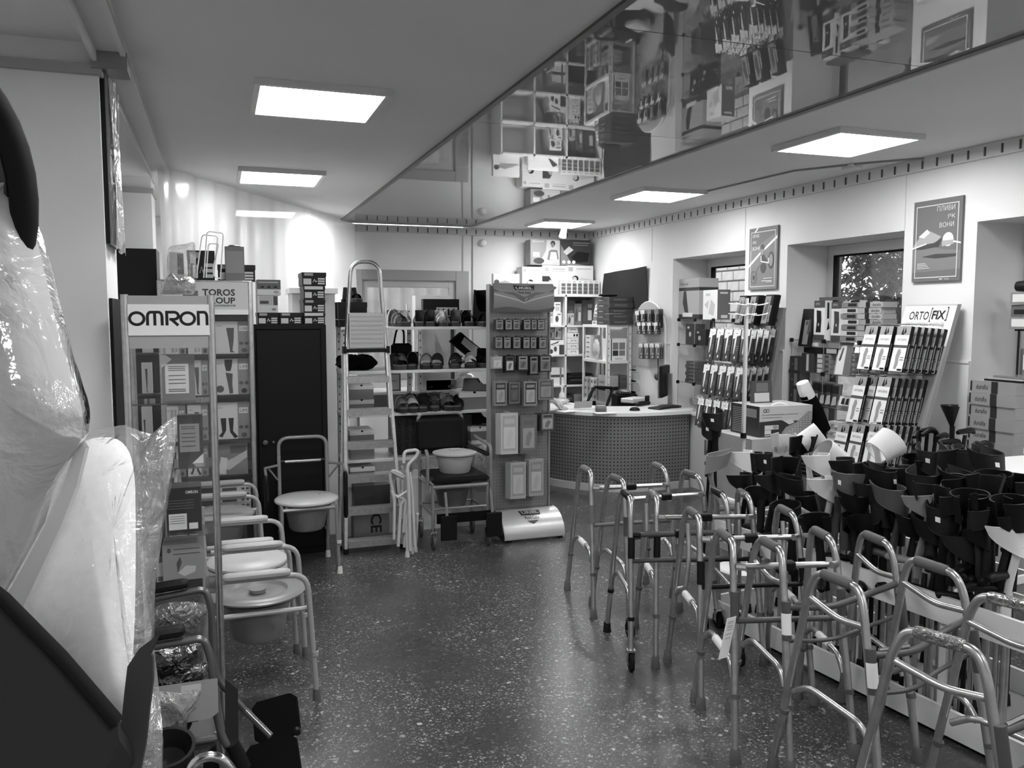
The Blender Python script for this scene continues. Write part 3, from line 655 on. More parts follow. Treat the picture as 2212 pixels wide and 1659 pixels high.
mb = MB(); pouch(mb, smooth_loop(ol, 3), (0, -1, 0), .012, jit=.003, back=6.0); solo('plastic_bag', mb, M_CLEAR, 'clear plastic bag over the goods on TOROS showcase', 'bag')
ol = [ony(u, v, 3.47) for u, v in ((346, 634), (352, 612), (362, 596), (372, 590), (385, 603), (398, 596), (414, 600), (423, 612), (418, 634), (384, 636))]
mb = MB(); pouch(mb, smooth_loop(ol, 3), (0, -1, 0), .05, jit=.008); o = solo('plastic_bag', mb, film('knotted_bag', .45, .62, .12, 1.0, 30, gloss=2.2), 'knotted clear bag of small parts on OMRON showcase', 'bag')
# ---- black metal cabinet and shoeboxes
KX0, KX1, KY0, KY1, KZ = .232, .716, 5.94, 6.34, 1.632
cb = thing('metal_cabinet', 'tall black metal cabinet with one door and round knob', 'cabinet', ((KX0 + KX1) / 2, 6.14, 0), world=True)
mk('body', MB().box(KX0, KY0 + .02, 0, KX1, KY1, KZ, b=.004), M_BLACKMET, cb)
dr = mk('door', MB().box(KX0 + .012, KY0, .05, KX1 - .04, KY0 + .019, KZ - .035, b=.004), M_BLACKMET, cb)
mk('door_surround', MB().box(KX1 - .036, KY0 + .002, 0.0, KX1, KY0 + .019, KZ).box(KX0, KY0 + .002, KZ - .03, KX1 - .036, KY0 + .019, KZ), M_BLACKMET, cb)
p = ony(573, 955, KY0)
for dx, r in ((0, .022), (.055, .012)):
    mb = MB(); mb.M = T(p.x + dx, KY0 - .001, p.z) @ RX(PI / 2); mb.lathe([(0, .03), (r * .8, .028), (r, .02), (r * .9, .008), (r * .5, 0)], n=14); mk('knob' if dx == 0 else 'lock', mb, metal(.45, .3), dr)
def bb(u0, u1, v0, v1, lab, st=0, g='black shoeboxes on the cabinet', y=5.97):
    x0, x1, z0, z1 = spany(u0, v0, u1, v1, y); return x0, x1, z0, z1
row = KZ + .001; h = .082
xs = [(556, 602), (604, 653), (656, 703)]
for i, (u0, u1) in enumerate(xs):
    blackbox('shoebox', ['black shoebox under the two pale boxes on the black cabinet', 'black shoebox standing alone in middle of black cabinet top', 'black shoebox at bottom of the tall stack on black cabinet'][i], ony(u0, 690, 5.97).x, ony(u1, 690, 5.97).x, 5.97, 6.27, row, row + h, 'black shoeboxes on the cabinet', 1 if i == 2 else 0)
z = row + h + .001
for i in range(3):
    u0, u1 = ((655, 703), (656, 703), (653, 706))[i]
    blackbox('shoebox', ['black shoebox second from bottom in the cabinet stack', 'black shoebox third from bottom in the cabinet stack', 'black shoebox topmost of the stack on the black cabinet'][i], ony(u0, 650, 5.97).x, ony(u1, 650, 5.97).x, 5.975, 6.26, z, z + .092, 'black shoeboxes on the cabinet', 1 if i == 1 else 0); z += .094
z = row + h + .001; x0, x1 = ony(556, 650, 5.97).x, ony(600, 650, 5.97).x
mb = MB().box(x0, 5.97, z, x1, 6.25, z + .118); mb.face_decal((x0, 5.97, z), (1, 0, 0), (0, 0, 1), x1 - x0, .118, [('r', .1, .42, .75, .95, 1), ('r', .78, .42, 1, .95, 2), ('r', .12, .5, .55, .68, 2), ('e', .8, .18, .12, .08, 3)])
solo('orthotic_box', mb, [card(.78), card(.66), card(.22), card(.5)], 'pale box with barcode label on the black cabinet', 'box')
z += .119; x1 = ony(606, 620, 5.97).x
mb = MB().box(x0, 5.96, z, x1, 6.24, z + .105); mb.face_decal((x0, 5.96, z), (1, 0, 0), (0, 0, 1), x1 - x0, .105, [('r', 0, .38, 1, 1, 1), ('p', [(.1, .5), (.25, .62), (.3, .46)], 2), ('p', [(.38, .5), (.53, .62), (.58, .46)], 2), ('p', [(.66, .5), (.81, .62), (.86, .46)], 2), ('r', .05, .78, .9, .88, 3), ('e', .8, .2, .12, .1, 3)])
solo('orthotic_box', mb, [card(.80), card(.33), card(.08), card(.6)], 'box with three dark shoe pictures topmost above the pale box', 'box')

# tall dark cabinet in the gap behind the OMRON showcase, stocking boxes on its ledges
dc = thing('dark_cabinet', 'tall dark cabinet in the gap between pier and TOROS showcase', 'cabinet', (-.50, 6.35, 0), world=True)
mk('body', MB().box(-.70, 6.22, 0, -.385, 6.55, 2.15), G(.12, .5, kind='lacquer'), dc)
for k, v in enumerate((762, 850, 945)):
    z = ony(315, v, 6.16).z; mk('ledge', MB().box(-.66, 6.12, z - .012, -.39, 6.219, z), M_DARK, dc)
    upright('stocking_box', 'narrow stocking box on the %s ledge of the dark cabinet' % ('top', 'middle', 'lower')[k], 'box', 305, v - 66, 330, v, 6.15, .05, z + .001, [M_OFFW, card(.4), card(.24)], [('p', LEGS[(1, 0, 2)[k]][0][1], 2)])
# ================================================================== COMMODE CHAIRS, WHEELCHAIR, WRAPPED GOODS ON THE LEFT
def pack(o, r, u, w, h, t, items, mb=None):
    """thin upright pack: o lower-left front corner, r/u unit vectors; items printed on the front"""
    mb = mb or MB(); o, r, u = Vector(o), Vector(r).normalized(), Vector(u).normalized(); n = r.cross(u)
    vs = [o, o + r * w, o + r * w + u * h, o + u * h]; vs += [p - n * t for p in vs]
    mb.add(vs, [(0, 1, 2, 3), (7, 6, 5, 4), (0, 4, 5, 1), (1, 5, 6, 2), (2, 6, 7, 3), (3, 7, 4, 0)], 0)
    mb.face_decal(o, r, u, w, h, items); return mb
def capsule(mb, a, b, r, m=0, flat=.7, n=10):
    a, b = Vector(a), Vector(b); d = (b - a).normalized(); L = (b - a).length
    ts = [0, .03, .10, .9, .97, 1]; rs = [.55 * r, .85 * r, r, r, .85 * r, .55 * r]
    return mb.tube([a + d * L * t for t in ts], r, m, n, rs=rs, flat=flat)
def commode(name, label, loc, rz=0.0, w=.47, d=.42, sz=.43, az=.585, bz=.78, seat='lid', tube=None, pad=None, arms='up', back=True, cat='commode chair', bucket=True, r=.0125):
    tube = tube or M_GREYTUBE; pad = pad or M_CREAM; t = thing(name, label, cat, loc, rz); W = w / 2; D = d / 2
    for s in (-1, 1):
        if arms == 'up':
            sfr = mk('side_frame', MB().tube(round_path([(s * (W + .015), -D - .03, .018), (s * W, -D, az - .015), (s * W, D - .02, az - .015)], .075, 6), r, n=10), tube, t)
            mb = MB(); capsule(mb, (s * W, -D + .07, az), (s * W, D - .07, az), .025, flat=.8); mk('armrest', mb, pad, sfr)
        else:
            mk('front_leg', MB().tube([(s * (W + .01), -D - .02, .018), (s * W, -D, sz - .02)], r, n=10).tube([(s * W, -D, sz - .02), (s * W, D, sz - .02)], r * .85, n=8), tube, t)
            mb = MB(); capsule(mb, (s * (W + .085), -.02, sz - .15), (s * (W + .085), -.02, sz + .17), .027, flat=.6); mb.v = [(x, y, z) for x, y, z in mb.v]; mk('armrest', mb, M_BLACK, t)
            mk('arm_bracket', MB().tube([(s * W, D, sz + .20), (s * (W + .085), D - .08, sz + .20), (s * (W + .085), -.02, sz + .17)], .009, n=8).tube([(s * W, D, sz + .10), (s * (W + .06), D - .05, sz + .19)], .007, n=6), tube, t)
        for q, y in enumerate((-D - .03 if arms == 'up' else -D - .02, D + .03)):
            xx = s * (W + .015) if q == 0 else s * W * .93
            mk('rubber_tip', MB().lathe([(.0, 0), (.019, 0), (.018, .01), (.0155, .045), (.0135, .05)], (xx, y, 0), 12), M_GREYRUB if arms == 'up' else M_OFFW, t)
            mk('leg_collar', MB().lathe([(r, .0), (r + .004, .002), (r + .004, .022), (r, .024)], (xx * .99, y * .985, .20), 12), pad, t)
    top = bz if back else sz + .05
    mk('back_frame', MB().tube(round_path([(-W * .93, D + .03, .018), (-W * .93, D, sz), (-W * .93, D + .02, top), (W * .93, D + .02, top), (W * .93, D, sz), (W * .93, D + .03, .018)], .07, 6), r, n=10), tube, t)
    sf = MB() if seat == 'basin' else MB().tube([(-W, -D, sz - .035), (W, -D, sz - .035)], r * .9, n=8)
    sf.tube([(-W * .93, D, sz - .035), (W * .93, D, sz - .035)], r * .9, n=8)
    for s in (-1, 1): sf.tube([(s * W * .82, -D, sz - .03), (s * W * .82, D, sz - .03)], r * .9, n=8)
    mk('seat_frame', sf, tube, t)
    if arms != 'up':
        mk('back_bar', MB().tube([(-W * .93, D + .02, sz + .22), (W * .93, D + .02, sz + .22)], .011, n=8), metal(.6, .3), t)
        for s in (-1, 1): mk('clamp', MB().tube([(s * W * .70, D + .02, sz + .22), (s * W * .86, D + .02, sz + .22)], .017, n=10), M_BLACK, t)
    if seat in ('lid', 'seat'):
        mk('seat_lid', MB().lathe([(0, .030), (.10, .031), (.185, .026), (.205, .014), (.207, .004), (.198, -.006), (0, -.006)], (0, -.01, sz - .012), 28, sx=1.02, sy=.98), pad if seat == 'lid' else plas(.74, .35), t)
        if seat == 'seat': mk('seat_ring', MB().lathe([(.08, -.006), (.205, -.006), (.21, -.02), (.20, -.03), (.08, -.03)], (0, -.01, sz - .014), 28), M_CREAM, t)
    else:
        b = mk('basin_lid', MB().lathe([(0, .004), (.035, .004), (.04, .022), (0, .022)], (0, -.01, sz), 16).lathe([(.0, .0), (.06, .0), (.085, .006), (.10, .002), (.125, .004), (.135, .018), (.20, .022), (.215, .012), (.212, .004), (0, -.004)], (0, -.01, sz), 30), G(.50, .32, kind='plastic'), t)
    if bucket:
        mk('bucket', MB().lathe([(.0, -.20), (.10, -.20), (.115, -.185), (.145, -.03), (.165, -.022), (.165, -.014), (.14, -.014), (.11, -.18), (0, -.185)], (0, -.01, sz - .005), 24), G(.50, .35, kind='plastic'), t)
    return t
PADG = plas(.64, .45); TUBE2 = G(.62, .3, kind='lacquer', coat=.3)
commode('commode_chair', 'beige commode chair with grey knobbed basin lid beside the OMRON showcase', (.128, 3.88, 0), PI / 2, seat='basin', tube=TUBE2, pad=PADG, bz=.60)
commode('commode_chair', 'beige commode chair with plain white seat lid, next to knobbed basin lid chair', (.10, 4.435, 0), PI / 2, seat='seat', tube=TUBE2, pad=PADG, bz=.70, w=.475, d=.40)
commode('commode_chair', 'beige commode chair pushed up to the stocking showcase', (-.02, 5.56, 0), PI / 2, seat='lid', tube=TUBE2, pad=PADG, bz=.70, w=.40, d=.46)
commode('commode_chair', 'commode chair with round white lid and lowered black armrests before black cabinet', (.528, 5.62, 0), 0, w=.345, d=.36, sz=.475, bz=.86, seat='lid', tube=G(.50, .3, kind='lacquer', coat=.3), arms='down', pad=plas(.78, .3))
# folded wheelchair, its two legrests turned out over the floor
def xz(u, v, y): return ony(u, v, y)
wc = thing('wheelchair', 'folded wheelchair with black armrests and swung out black legrests', 'wheelchair', (-.25, 2.95, 0), world=True)
tubeM = G(.45, .25, .6, kind='lacquer')
for k, (ya, P) in enumerate(((2.74, [(300, 1402), (405, 1384), (440, 1378), (456, 1420), (466, 1530), (478, 1590), (502, 1630)]), (3.12, [(300, 1300), (410, 1278), (443, 1272), (456, 1310), (462, 1440), (472, 1470), (530, 1535)]))):
    Q = [ony(u, v, ya) for u, v in P]
    mk('arm_tube', MB().tube(round_path(Q, .05, 6), .0125, n=10), tubeM, wc)
    a, b = [ony(u, v, ya) for u, v in (((255, 1392), (400, 1368)), ((262, 1290), (408, 1266)))[k]]
    mb = MB(); capsule(mb, a + Vector((0, 0, .012)), b + Vector((0, 0, .012)), .030, flat=.62); mk('armrest', mb, M_BLACK2, wc)
    a = ony(*((502, 1632), (530, 1535))[k], ya); b = onz(*((530, 1655), (585, 1590))[k], .16)
    mk('legrest_tube', MB().tube([a, b], .0125, n=10), tubeM, wc)
a, b = ony(500, 1605, 2.74), ony(527, 1660, 2.74); mk('foam_sleeve', MB().tube([a, b], .024, n=10), M_RUBBER, wc)
def padrot(u, v, z, ang, s=.085, lab='footplate'):
    p = onz(u, v, z); mb = MB(); mb.M = T(p) @ RZ(ang) @ RX(.95) @ RZ(.30)
    pts = [Vector((x, y, 0)) for x, y in ((-s, -s * .9), (s, -s * .9), (s, s * .9), (-s, s * .9))]
    lp = []
    for i in range(4):
        a, b_ = pts[i], pts[(i + 1) % 4]
        for t in (.12, .35, .65, .88): lp.append(a.lerp(b_, t))
    mb.prism([(q.x, q.y) for q in lp], -.012, .012, 'z', 0); return mk(lab, mb, cloth(.07), wc)
padrot(597, 1552, .17, -.42); padrot(592, 1650, .20, -.35)
mb = MB(); mb.M = T(onz(642, 1580, .16)) @ RX(PI / 2); mb.lathe([(0, .012), (.012, .010), (.014, -.010), (0, -.012)], n=10); mk('pad_knob', mb, M_BLACK, wc)
sp = [ony(u, v, 3.0) for u, v in ((486, 1465), (514, 1490), (516, 1655), (486, 1640))]
mb = MB(); mb.add(sp + [p + Vector((0, .012, 0)) for p in sp], [(0, 1, 2, 3), (7, 6, 5, 4), (0, 4, 5, 1), (1, 5, 6, 2), (2, 6, 7, 3), (3, 7, 4, 0)]); mk('calf_strap', mb, cloth(.20), wc)
for x, y, rr, ww in ((-.42, 2.70, .29, .022), (-.42, 3.16, .29, .022)):
    mb = MB(); mb.tube([(x + rr * math.cos(k * PI / 16), y, .315 + rr * math.sin(k * PI / 16)) for k in range(32)], ww, n=8, closed=True); mk('wheel_tyre', mb, M_RUBBER, wc)
    mb = MB(); mb.tube([(x + (rr - .03) * math.cos(k * PI / 16), y, .315 + (rr - .03) * math.sin(k * PI / 16)) for k in range(32)], .009, n=6, closed=True)
    for k in range(12): mb.tube([(x, y, .315), (x + (rr - .03) * math.cos(k * PI / 6), y, .315 + (rr - .03) * math.sin(k * PI / 6))], .003, n=5)
    mk('wheel_rim', mb, M_ALU, wc)
for y in (2.78, 3.08):
    mb = MB(); mb.M = T(-.02, y, .075) @ RX(PI / 2); mb.lathe([(0, .014), (.05, .014), (.075, .008), (.075, -.008), (.05, -.014), (0, -.014)], n=20); mk('caster', mb, M_RUBBER, wc)
    mk('caster_fork', MB().tube([(-.02, y + .02, .075), (-.02, y, .17), (-.04, y, .34)], .010, n=8).tube([(-.02, y - .02, .075), (-.02, y, .17)], .008, n=8), M_ALU, wc)
mk('frame', MB().tube([(-.48, 2.74, .34), (-.04, 2.74, .34)], .012, n=8).tube([(-.48, 3.12, .34), (-.04, 3.12, .34)], .012, n=8).tube([(-.42, 2.74, .34), (-.30, 2.93, .50), (-.2, 3.12, .52)], .011, n=8).tube([(-.5, 2.74, .3), (-.52, 2.74, .92)], .012, n=8).tube([(-.5, 3.12, .3), (-.52, 3.12, .92)], .012, n=8)
   .tube([ony(400, 1555, 2.74), ony(466, 1540, 2.74)], .012, n=8).tube([(-.48, 2.74, .52), (-.06, 2.74, .52)], .012, n=8), tubeM, wc)
mk('folded_seat', MB().grid(lambda a, b: (-.46 + .36 * b, 2.76 + .34 * a, .52 - .20 * math.sin(PI * a)), 10, 2), cloth(.12), wc)
# grey tag card clipped round the near arm tube
q = [ony(u, v, 2.71) for u, v in ((300, 1490), (452, 1468), (470, 1466), (472, 1538), (455, 1552), (300, 1578))]
mb = MB(); mb.add(q, [(0, 1, 4, 5), (1, 2, 3, 4)], 0); mb.add([p + Vector((0, .004, 0)) for p in q], [(5, 4, 1, 0), (4, 3, 2, 1)], 0)
mb.face_decal(q[5], (q[4] - q[5]).normalized(), (q[0] - q[5]).normalized(), (q[4] - q[5]).length, (q[0] - q[5]).length, [('r', .58, .74, .86, .93, 1), ('e', .72, .32, .08, .07, 2)])
solo('tag_card', mb, [card(.60), card(.76), card(.52)], 'grey card tag clipped around the wheelchair arm tube', 'tag')
mb = MB(); ol = [ony(u, v, 2.86) for u, v in ((310, 1420), (335, 1392), (380, 1398), (430, 1385), (440, 1400), (432, 1440), (380, 1468), (330, 1475))]
pouch(mb, smooth_loop(ol, 3), (0, -1, 0), .05, jit=.008); solo('packed_cushion', mb, film('dark_packed', .10, .13, .09, 1.0, 22, gloss=3.0), 'dark cushion in shiny clear bag lying between the wheelchair arms', 'bag')
mb = MB(); ol = [ony(u, v, 3.0) for u, v in ((325, 1330), (350, 1305), (400, 1300), (445, 1308), (440, 1360), (415, 1395), (360, 1400), (330, 1385))]
pouch(mb, smooth_loop(ol, 3), (0, -1, 0), .04, jit=.006); solo('plastic_bag', mb, film('grey_packed', .25, .34, .09, 1.0, 24, gloss=2.6), 'grey clear bag of parts between the wheelchair armrests', 'bag')
mb = MB(); ol = [ony(u, v, 2.84) for u, v in ((318, 1480), (345, 1462), (400, 1440), (445, 1430), (450, 1455), (430, 1475), (380, 1492), (330, 1500))]
pouch(mb, smooth_loop(ol, 3), (0, -1, 0), .04, jit=.006); solo('packed_cushion', mb, film('black_packed', .08, .09, .09, 1.0, 22, gloss=3.0), 'black shiny pack lying above the wheelchair tag card', 'bag')
mb = MB(); ol = [ony(u, v, 2.66) for u, v in ((325, 1500), (380, 1496), (432, 1490), (425, 1520), (405, 1552), (398, 1640), (370, 1560), (335, 1600))]
pouch(mb, smooth_loop(ol, 3), (0, -1, 0), .03, jit=.008); solo('plastic_bag', mb, M_CLEAR, 'crumpled clear bag hanging on the folded wheelchair', 'bag')
mb = MB(); mb.M = T(ony(360, 1625, 2.5)) @ RX(.3); mb.lathe([(0, -.05), (.05, -.045), (.075, .0), (.08, .02), (.07, .02), (.05, -.03), (0, -.035)], n=20); solo('handwheel', mb, M_BLACK, 'black plastic cup shape beside the folded wheelchair', 'cup')
o = ony(455, 1660, 2.45); solo('chrome_rail', MB().tube(round_path([ony(400, 1690, 2.4), ony(420, 1640, 2.4), ony(470, 1630, 2.4), ony(505, 1665, 2.4), ony(520, 1780, 2.4)], .05), .014, n=10), M_CHROME, 'bent chrome tube end below the wheelchair', 'tube')
# ---- goods wrapped in plastic in the left foreground
fw = _FW
hang = thing('wrapped_wheelchair', 'large plastic wrapped folded chair with black tyre close by the aisle', 'wheelchair', onw(-260, 1650, 1.45) * 1.0, world=True)
cw = onw(-352, 430, 1.32); R0 = .298
mb = MB(); mb.tube([cw + _R * (R0 * math.cos(k * PI / 24)) + _Z * (R0 * math.sin(k * PI / 24)) for k in range(48)], .021, n=12, closed=True); mk('tyre', mb, M_RUBBER, hang)
mb = MB(); mb.tube([cw + _R * ((R0 - .035) * math.cos(k * PI / 24)) + _Z * ((R0 - .035) * math.sin(k * PI / 24)) for k in range(48)], .014, n=8, closed=True, m=0)
for k in range(14): mb.tube([cw, cw + _R * ((R0 - .035) * math.cos(k * PI / 7)) + _Z * ((R0 - .035) * math.sin(k * PI / 7))], .0025, n=5)
mk('rim', mb, G(.12, .4, kind='lacquer'), hang)
body = smooth_loop([onw(u, v, 1.36) for u, v in ((-330, 430), (0, 430), (25, 445), (70, 540), (100, 660), (122, 760), (150, 850), (165, 905), (168, 950), (120, 1030), (60, 1150), (0, 1280), (-330, 1700))], 3)
mb = MB(); pouch(mb, body, -fw, .07, jit=.0, rings=9); mk('packed_body', mb, noisy('packed_upholstery', .34, .62, 3, .6), hang, sharp=180)
body = smooth_loop([onw(u, v, 1.34) for u, v in ((-340, 370), (0, 372), (32, 400), (75, 505), (106, 630), (132, 740), (160, 825), (178, 890), (176, 940), (168, 962), (100, 1065), (20, 1255), (-340, 1730))], 3)
mb = MB(); pouch(mb, body, -fw, .10, jit=.0015, rings=12)
mk('wrapping', mb, film('thick_clear_wrap', .45, .90, .12, 1.0, 6, gloss=2.0), hang, sharp=180)
mk('post', MB().box(cw.x - .03, cw.y - .03, 0, cw.x + .03, cw.y + .03, cw.z, b=.004), G(.3, .5, kind='lacquer'), hang)
# white foam cushion in a clear bag
cu = [onw(u, v, 1.62 - .22 * (v - 945) / 615) for u, v in ((45, 1290), (110, 1100), (160, 985), (185, 952), (240, 945), (272, 965), (288, 1010), (293, 1100), (292, 1300), (284, 1450), (262, 1560), (150, 1440))]
mb = MB(); lp = smooth_loop(cu, 3); nb = len(lp)
pouch(mb, lp, -fw + _Z * .55, .035, rings=9)
solo('foam_cushion', mb, noisy('white_foam', .95, .98, 60, .95, bump=.06), 'white foam cushion inside a clear bag beside the aisle', 'cushion', sharp=180)
bg_ = [onw(u, v, 1.62 - .22 * (v - 945) / 615) for u, v in ((20, 1300), (90, 1090), (150, 970), (180, 938), (225, 926), (272, 918), (300, 930), (335, 938), (352, 920), (381, 900), (378, 960), (372, 1010), (355, 1100), (340, 1200), (328, 1300), (326, 1400), (300, 1500), (318, 1580), (350, 1680), (250, 1760), (120, 1500))]
mb = MB(); pouch(mb, smooth_loop(bg_, 3), -fw + _Z * .55, .06, jit=.0025, rings=7); solo('plastic_bag', mb, film('cushion_bag', .86, .92, .10, .8, 20, gloss=1.6), 'big clear plastic bag around the white foam cushion', 'bag')
# pale strap between the wrap and the cushion
st = [onw(u, v, 1.40) for u, v in ((170, 945), (140, 1040), (90, 1150), (30, 1260), (-20, 1330))]; st2 = [onw(u, v, 1.40) for u, v in ((185, 968), (165, 1050), (130, 1140), (60, 1290), (10, 1400))]
mb = MB(); n = len(st); vs = st + st2 + [p + fw * .012 for p in st] + [p + fw * .012 for p in st2]
fs = []
for i in range(n - 1): fs += [(i, n + i, n + i + 1, i + 1), (2 * n + i + 1, 3 * n + i + 1, 3 * n + i, 2 * n + i), (i, i + 1, 2 * n + i + 1, 2 * n + i), (n + i + 1, n + i, 3 * n + i, 3 * n + i + 1)]
mb.add(vs, fs, 0, True); solo('pale_strap', mb, G(.86, .4, kind='fabric'), 'pale plastic strip along edge of the wrapped chair', 'strap')
# dark fabric case at the bottom left, with binding and strap
ca = thing('fabric_case', 'dark grey fabric case with bound edge standing below the cushion', 'case', onw(60, 2300, 1.2) * 1.0, world=True)
pl = [onw(u, v, 1.25) for u, v in ((-300, 1060), (10, 1300), (130, 1420), (252, 1560), (258, 1600), (215, 1690), (150, 2400), (-300, 2400))]
n = len(pl); mb = MB(); bk = [p + fw * .05 - _Z * .06 for p in pl]
mb.add(pl + bk, [tuple(range(n)), tuple(range(2 * n - 1, n - 1, -1))] + [(i, n + i, n + (i + 1) % n, (i + 1) % n) for i in range(n)]); mk('case_body', mb, cloth(.22), ca)
mk('binding', MB().tube([onw(u, v, 1.247) for u, v in ((-300, 1055), (8, 1295), (130, 1418), (254, 1562))], .011, n=10), cloth(.13), ca)
sa = [onw(u, v, 1.30) for u, v in ((345, 1368), (300, 1402), (275, 1440), (268, 1500), (262, 1560), (255, 1640), (235, 1760))]; sb = [onw(u, v, 1.30) for u, v in ((325, 1412), (330, 1420), (330, 1470), (322, 1530), (315, 1600), (300, 1680), (290, 1760))]
mb = MB(); n = len(sa); vs = sa + sb + [p + fw * .006 for p in sa] + [p + fw * .006 for p in sb]; fs = []
for i in range(n - 1): fs += [(i, n + i, n + i + 1, i + 1), (2 * n + i + 1, 3 * n + i + 1, 3 * n + i, 2 * n + i), (i, i + 1, 2 * n + i + 1, 2 * n + i), (n + i + 1, n + i, 3 * n + i, 3 * n + i + 1)]
mb.add(vs, fs, 0, True); mk('carry_strap', mb, cloth(.27), ca)
# ================================================================== MIDDLE: ladder, shoe shelving, chairs, foot care stand
WB = M_WHITEBOARD
# white wardrobe block beside the black cabinet
wa = thing('white_cabinet', 'plain white cabinet between black cabinet and shoe shelves', 'cabinet', (.70, 6.6, 0), world=True)
mk('body', MB().box(.53, 6.42, 0, .845, 6.80, 1.86), WB, wa); mk('top_board', MB().box(.51, 6.40, 1.86, .865, 6.81, 1.90), WB, wa)
# step ladder
la = thing('step_ladder', 'tall aluminium step ladder leaning by the shoe shelves', 'ladder', (1.02, 5.95, 0), world=True)
def LP(x, z, y=0.0): return Vector((x, 5.86 + z * .165 + y, z))      # leaning plane
def lx(s, z): return 1.022 + s * (.205 - .034 * z)
for s in (-1, 1):
    mb = MB(); a, b = LP(lx(s, 0), 0.02), LP(lx(s, 1.46), 1.46)
    vs = []
    for p in (a, b):
        for dx, dy in ((-.011, -.022), (.011, -.022), (.011, .022), (-.011, .022)): vs.append(p + Vector((dx, dy, 0)))
    mb.add(vs, [(0, 1, 5, 4), (1, 2, 6, 5), (2, 3, 7, 6), (3, 0, 4, 7), (3, 2, 1, 0), (4, 5, 6, 7)]); mk('rail', mb, M_ALU, la)
    mb = MB(); vs = []
    a, b = LP(lx(s, 0) * 1.0 + s * .03, 0.03, .10), LP(lx(s, 1.40), 1.40, .05)
    for p in (a, b):
        for dx, dy in ((-.009, -.012), (.009, -.012), (.009, .012), (-.009, .012)): vs.append(p + Vector((dx, dy, 0)))
    mb.add(vs, [(0, 1, 5, 4), (1, 2, 6, 5), (2, 3, 7, 6), (3, 0, 4, 7), (3, 2, 1, 0), (4, 5, 6, 7)]); mk('rear_rail', mb, M_ALU, la)
    for q in (0, 1):
        p = LP(lx(s, 0) + s * .03 * q, 0.0, .10 * q); mk('foot', MB().box(p.x - .018, p.y - .026, 0, p.x + .018, p.y + .026, .035, b=.006), M_BLACK, la)
for i, z in enumerate((.085, .31, .54, .775, 1.01, 1.245)):
    p = LP(0, z); w = lx(1, z) - lx(-1, z) - .022; mb = MB().box(1.022 - w / 2, p.y - .05, z - .012, 1.022 + w / 2, p.y + .05, z + .006).box(1.022 - w / 2, p.y - .052, z - .04, 1.022 + w / 2, p.y - .046, z + .006)
    for k in range(5): mb.box(1.022 - w / 2, p.y - .04 + k * .018, z + .006, 1.022 + w / 2, p.y - .034 + k * .018, z + .009)
    mk('step', mb, M_ALU, la)
p = LP(0, 1.46); mb = MB().box(.895, p.y - .03, 1.455, 1.155, p.y - .012, 1.715, b=.004)
for k in range(7): mb.box(.91, p.y - .036, 1.49 + k * .032, 1.14, p.y - .03, 1.50 + k * .032, b=.002)
mk('platform', mb, metal(.80, .35), la); mk('platform_hinge', MB().box(.855, p.y - .035, 1.425, 1.185, p.y + .03, 1.452).box(.85, p.y - .045, 1.42, .875, p.y + .03, 1.47).box(1.165, p.y - .045, 1.42, 1.19, p.y + .03, 1.47), M_BLACK, la)
mk('handle', MB().tube(round_path([LP(lx(-1, .95) + .018, .95, -.012), LP(lx(-1, 1.5) + .01, 1.5, -.01), LP(lx(-1, 2.07) + .035, 2.085, -.10), LP(lx(1, 2.07) - .03, 2.085, -.10), LP(lx(1, 1.5) - .01, 1.5, -.01), LP(lx(1, .95) - .018, .95, -.012)], .09, 7), .0145, n=10), M_ALU, la)
# ---- shoe shelving (open, white boards on perforated posts)
SX0, SX1, SY0, SY1 = .875, 2.22, 6.30, 6.68
sh = thing('shoe_shelf', 'white open shoe shelving with perforated angle posts', 'shelf', (1.55, 6.5, 0), world=True)
BZ = [1.607, 1.272, .942, .59]
for z in BZ: mk('board', MB().box(SX0, SY0, z - .022, SX1, SY1, z, b=.002), WB, sh)
mk('plinth', MB().box(SX0, SY0 + .02, 0, SX1, SY1, .42), WB, sh)
def angle_post(x, y, z1, par):
    mb = MB().box(x, y, 0, x + .035, y + .003, z1).box(x, y, 0, x + .003, y + .035, z1)
    for k in range(int(z1 / .06)): mb.box(x + .014, y - .0012, .04 + k * .06, x + .021, y + .0001, .055 + k * .06, 1)
    return mk('post', mb, [WB, M_BLACK], par)
for x in (SX0 + .01, ony(882, 800, SY1 - .03).x, SX1 - .05): angle_post(x, SY1 - .004, 1.79 if x > 1 else 1.62, sh)
for x in (SX0 + .002, SX1 - .04): angle_post(x, SY0 + .03, 1.585, sh)
# lower second shelf standing behind, with the back ledge
rs = thing('rear_shelf', 'second white shelf standing right behind the shoe shelving', 'shelf', (1.7, 6.95, 0), world=True)
mk('board', MB().box(1.05, 6.74, 1.045, 2.2, 7.15, 1.065).box(1.05, 6.74, .90, 2.2, 6.76, 1.045, 1), [WB, card(.42)], rs)
angle_post(ony(904, 800, 6.76).x, 6.765, 1.70, rs); [mk('side', MB().box(x, 6.74, 0, x + .02, 7.15, 1.045), WB, rs) for x in (1.05, 2.18)]
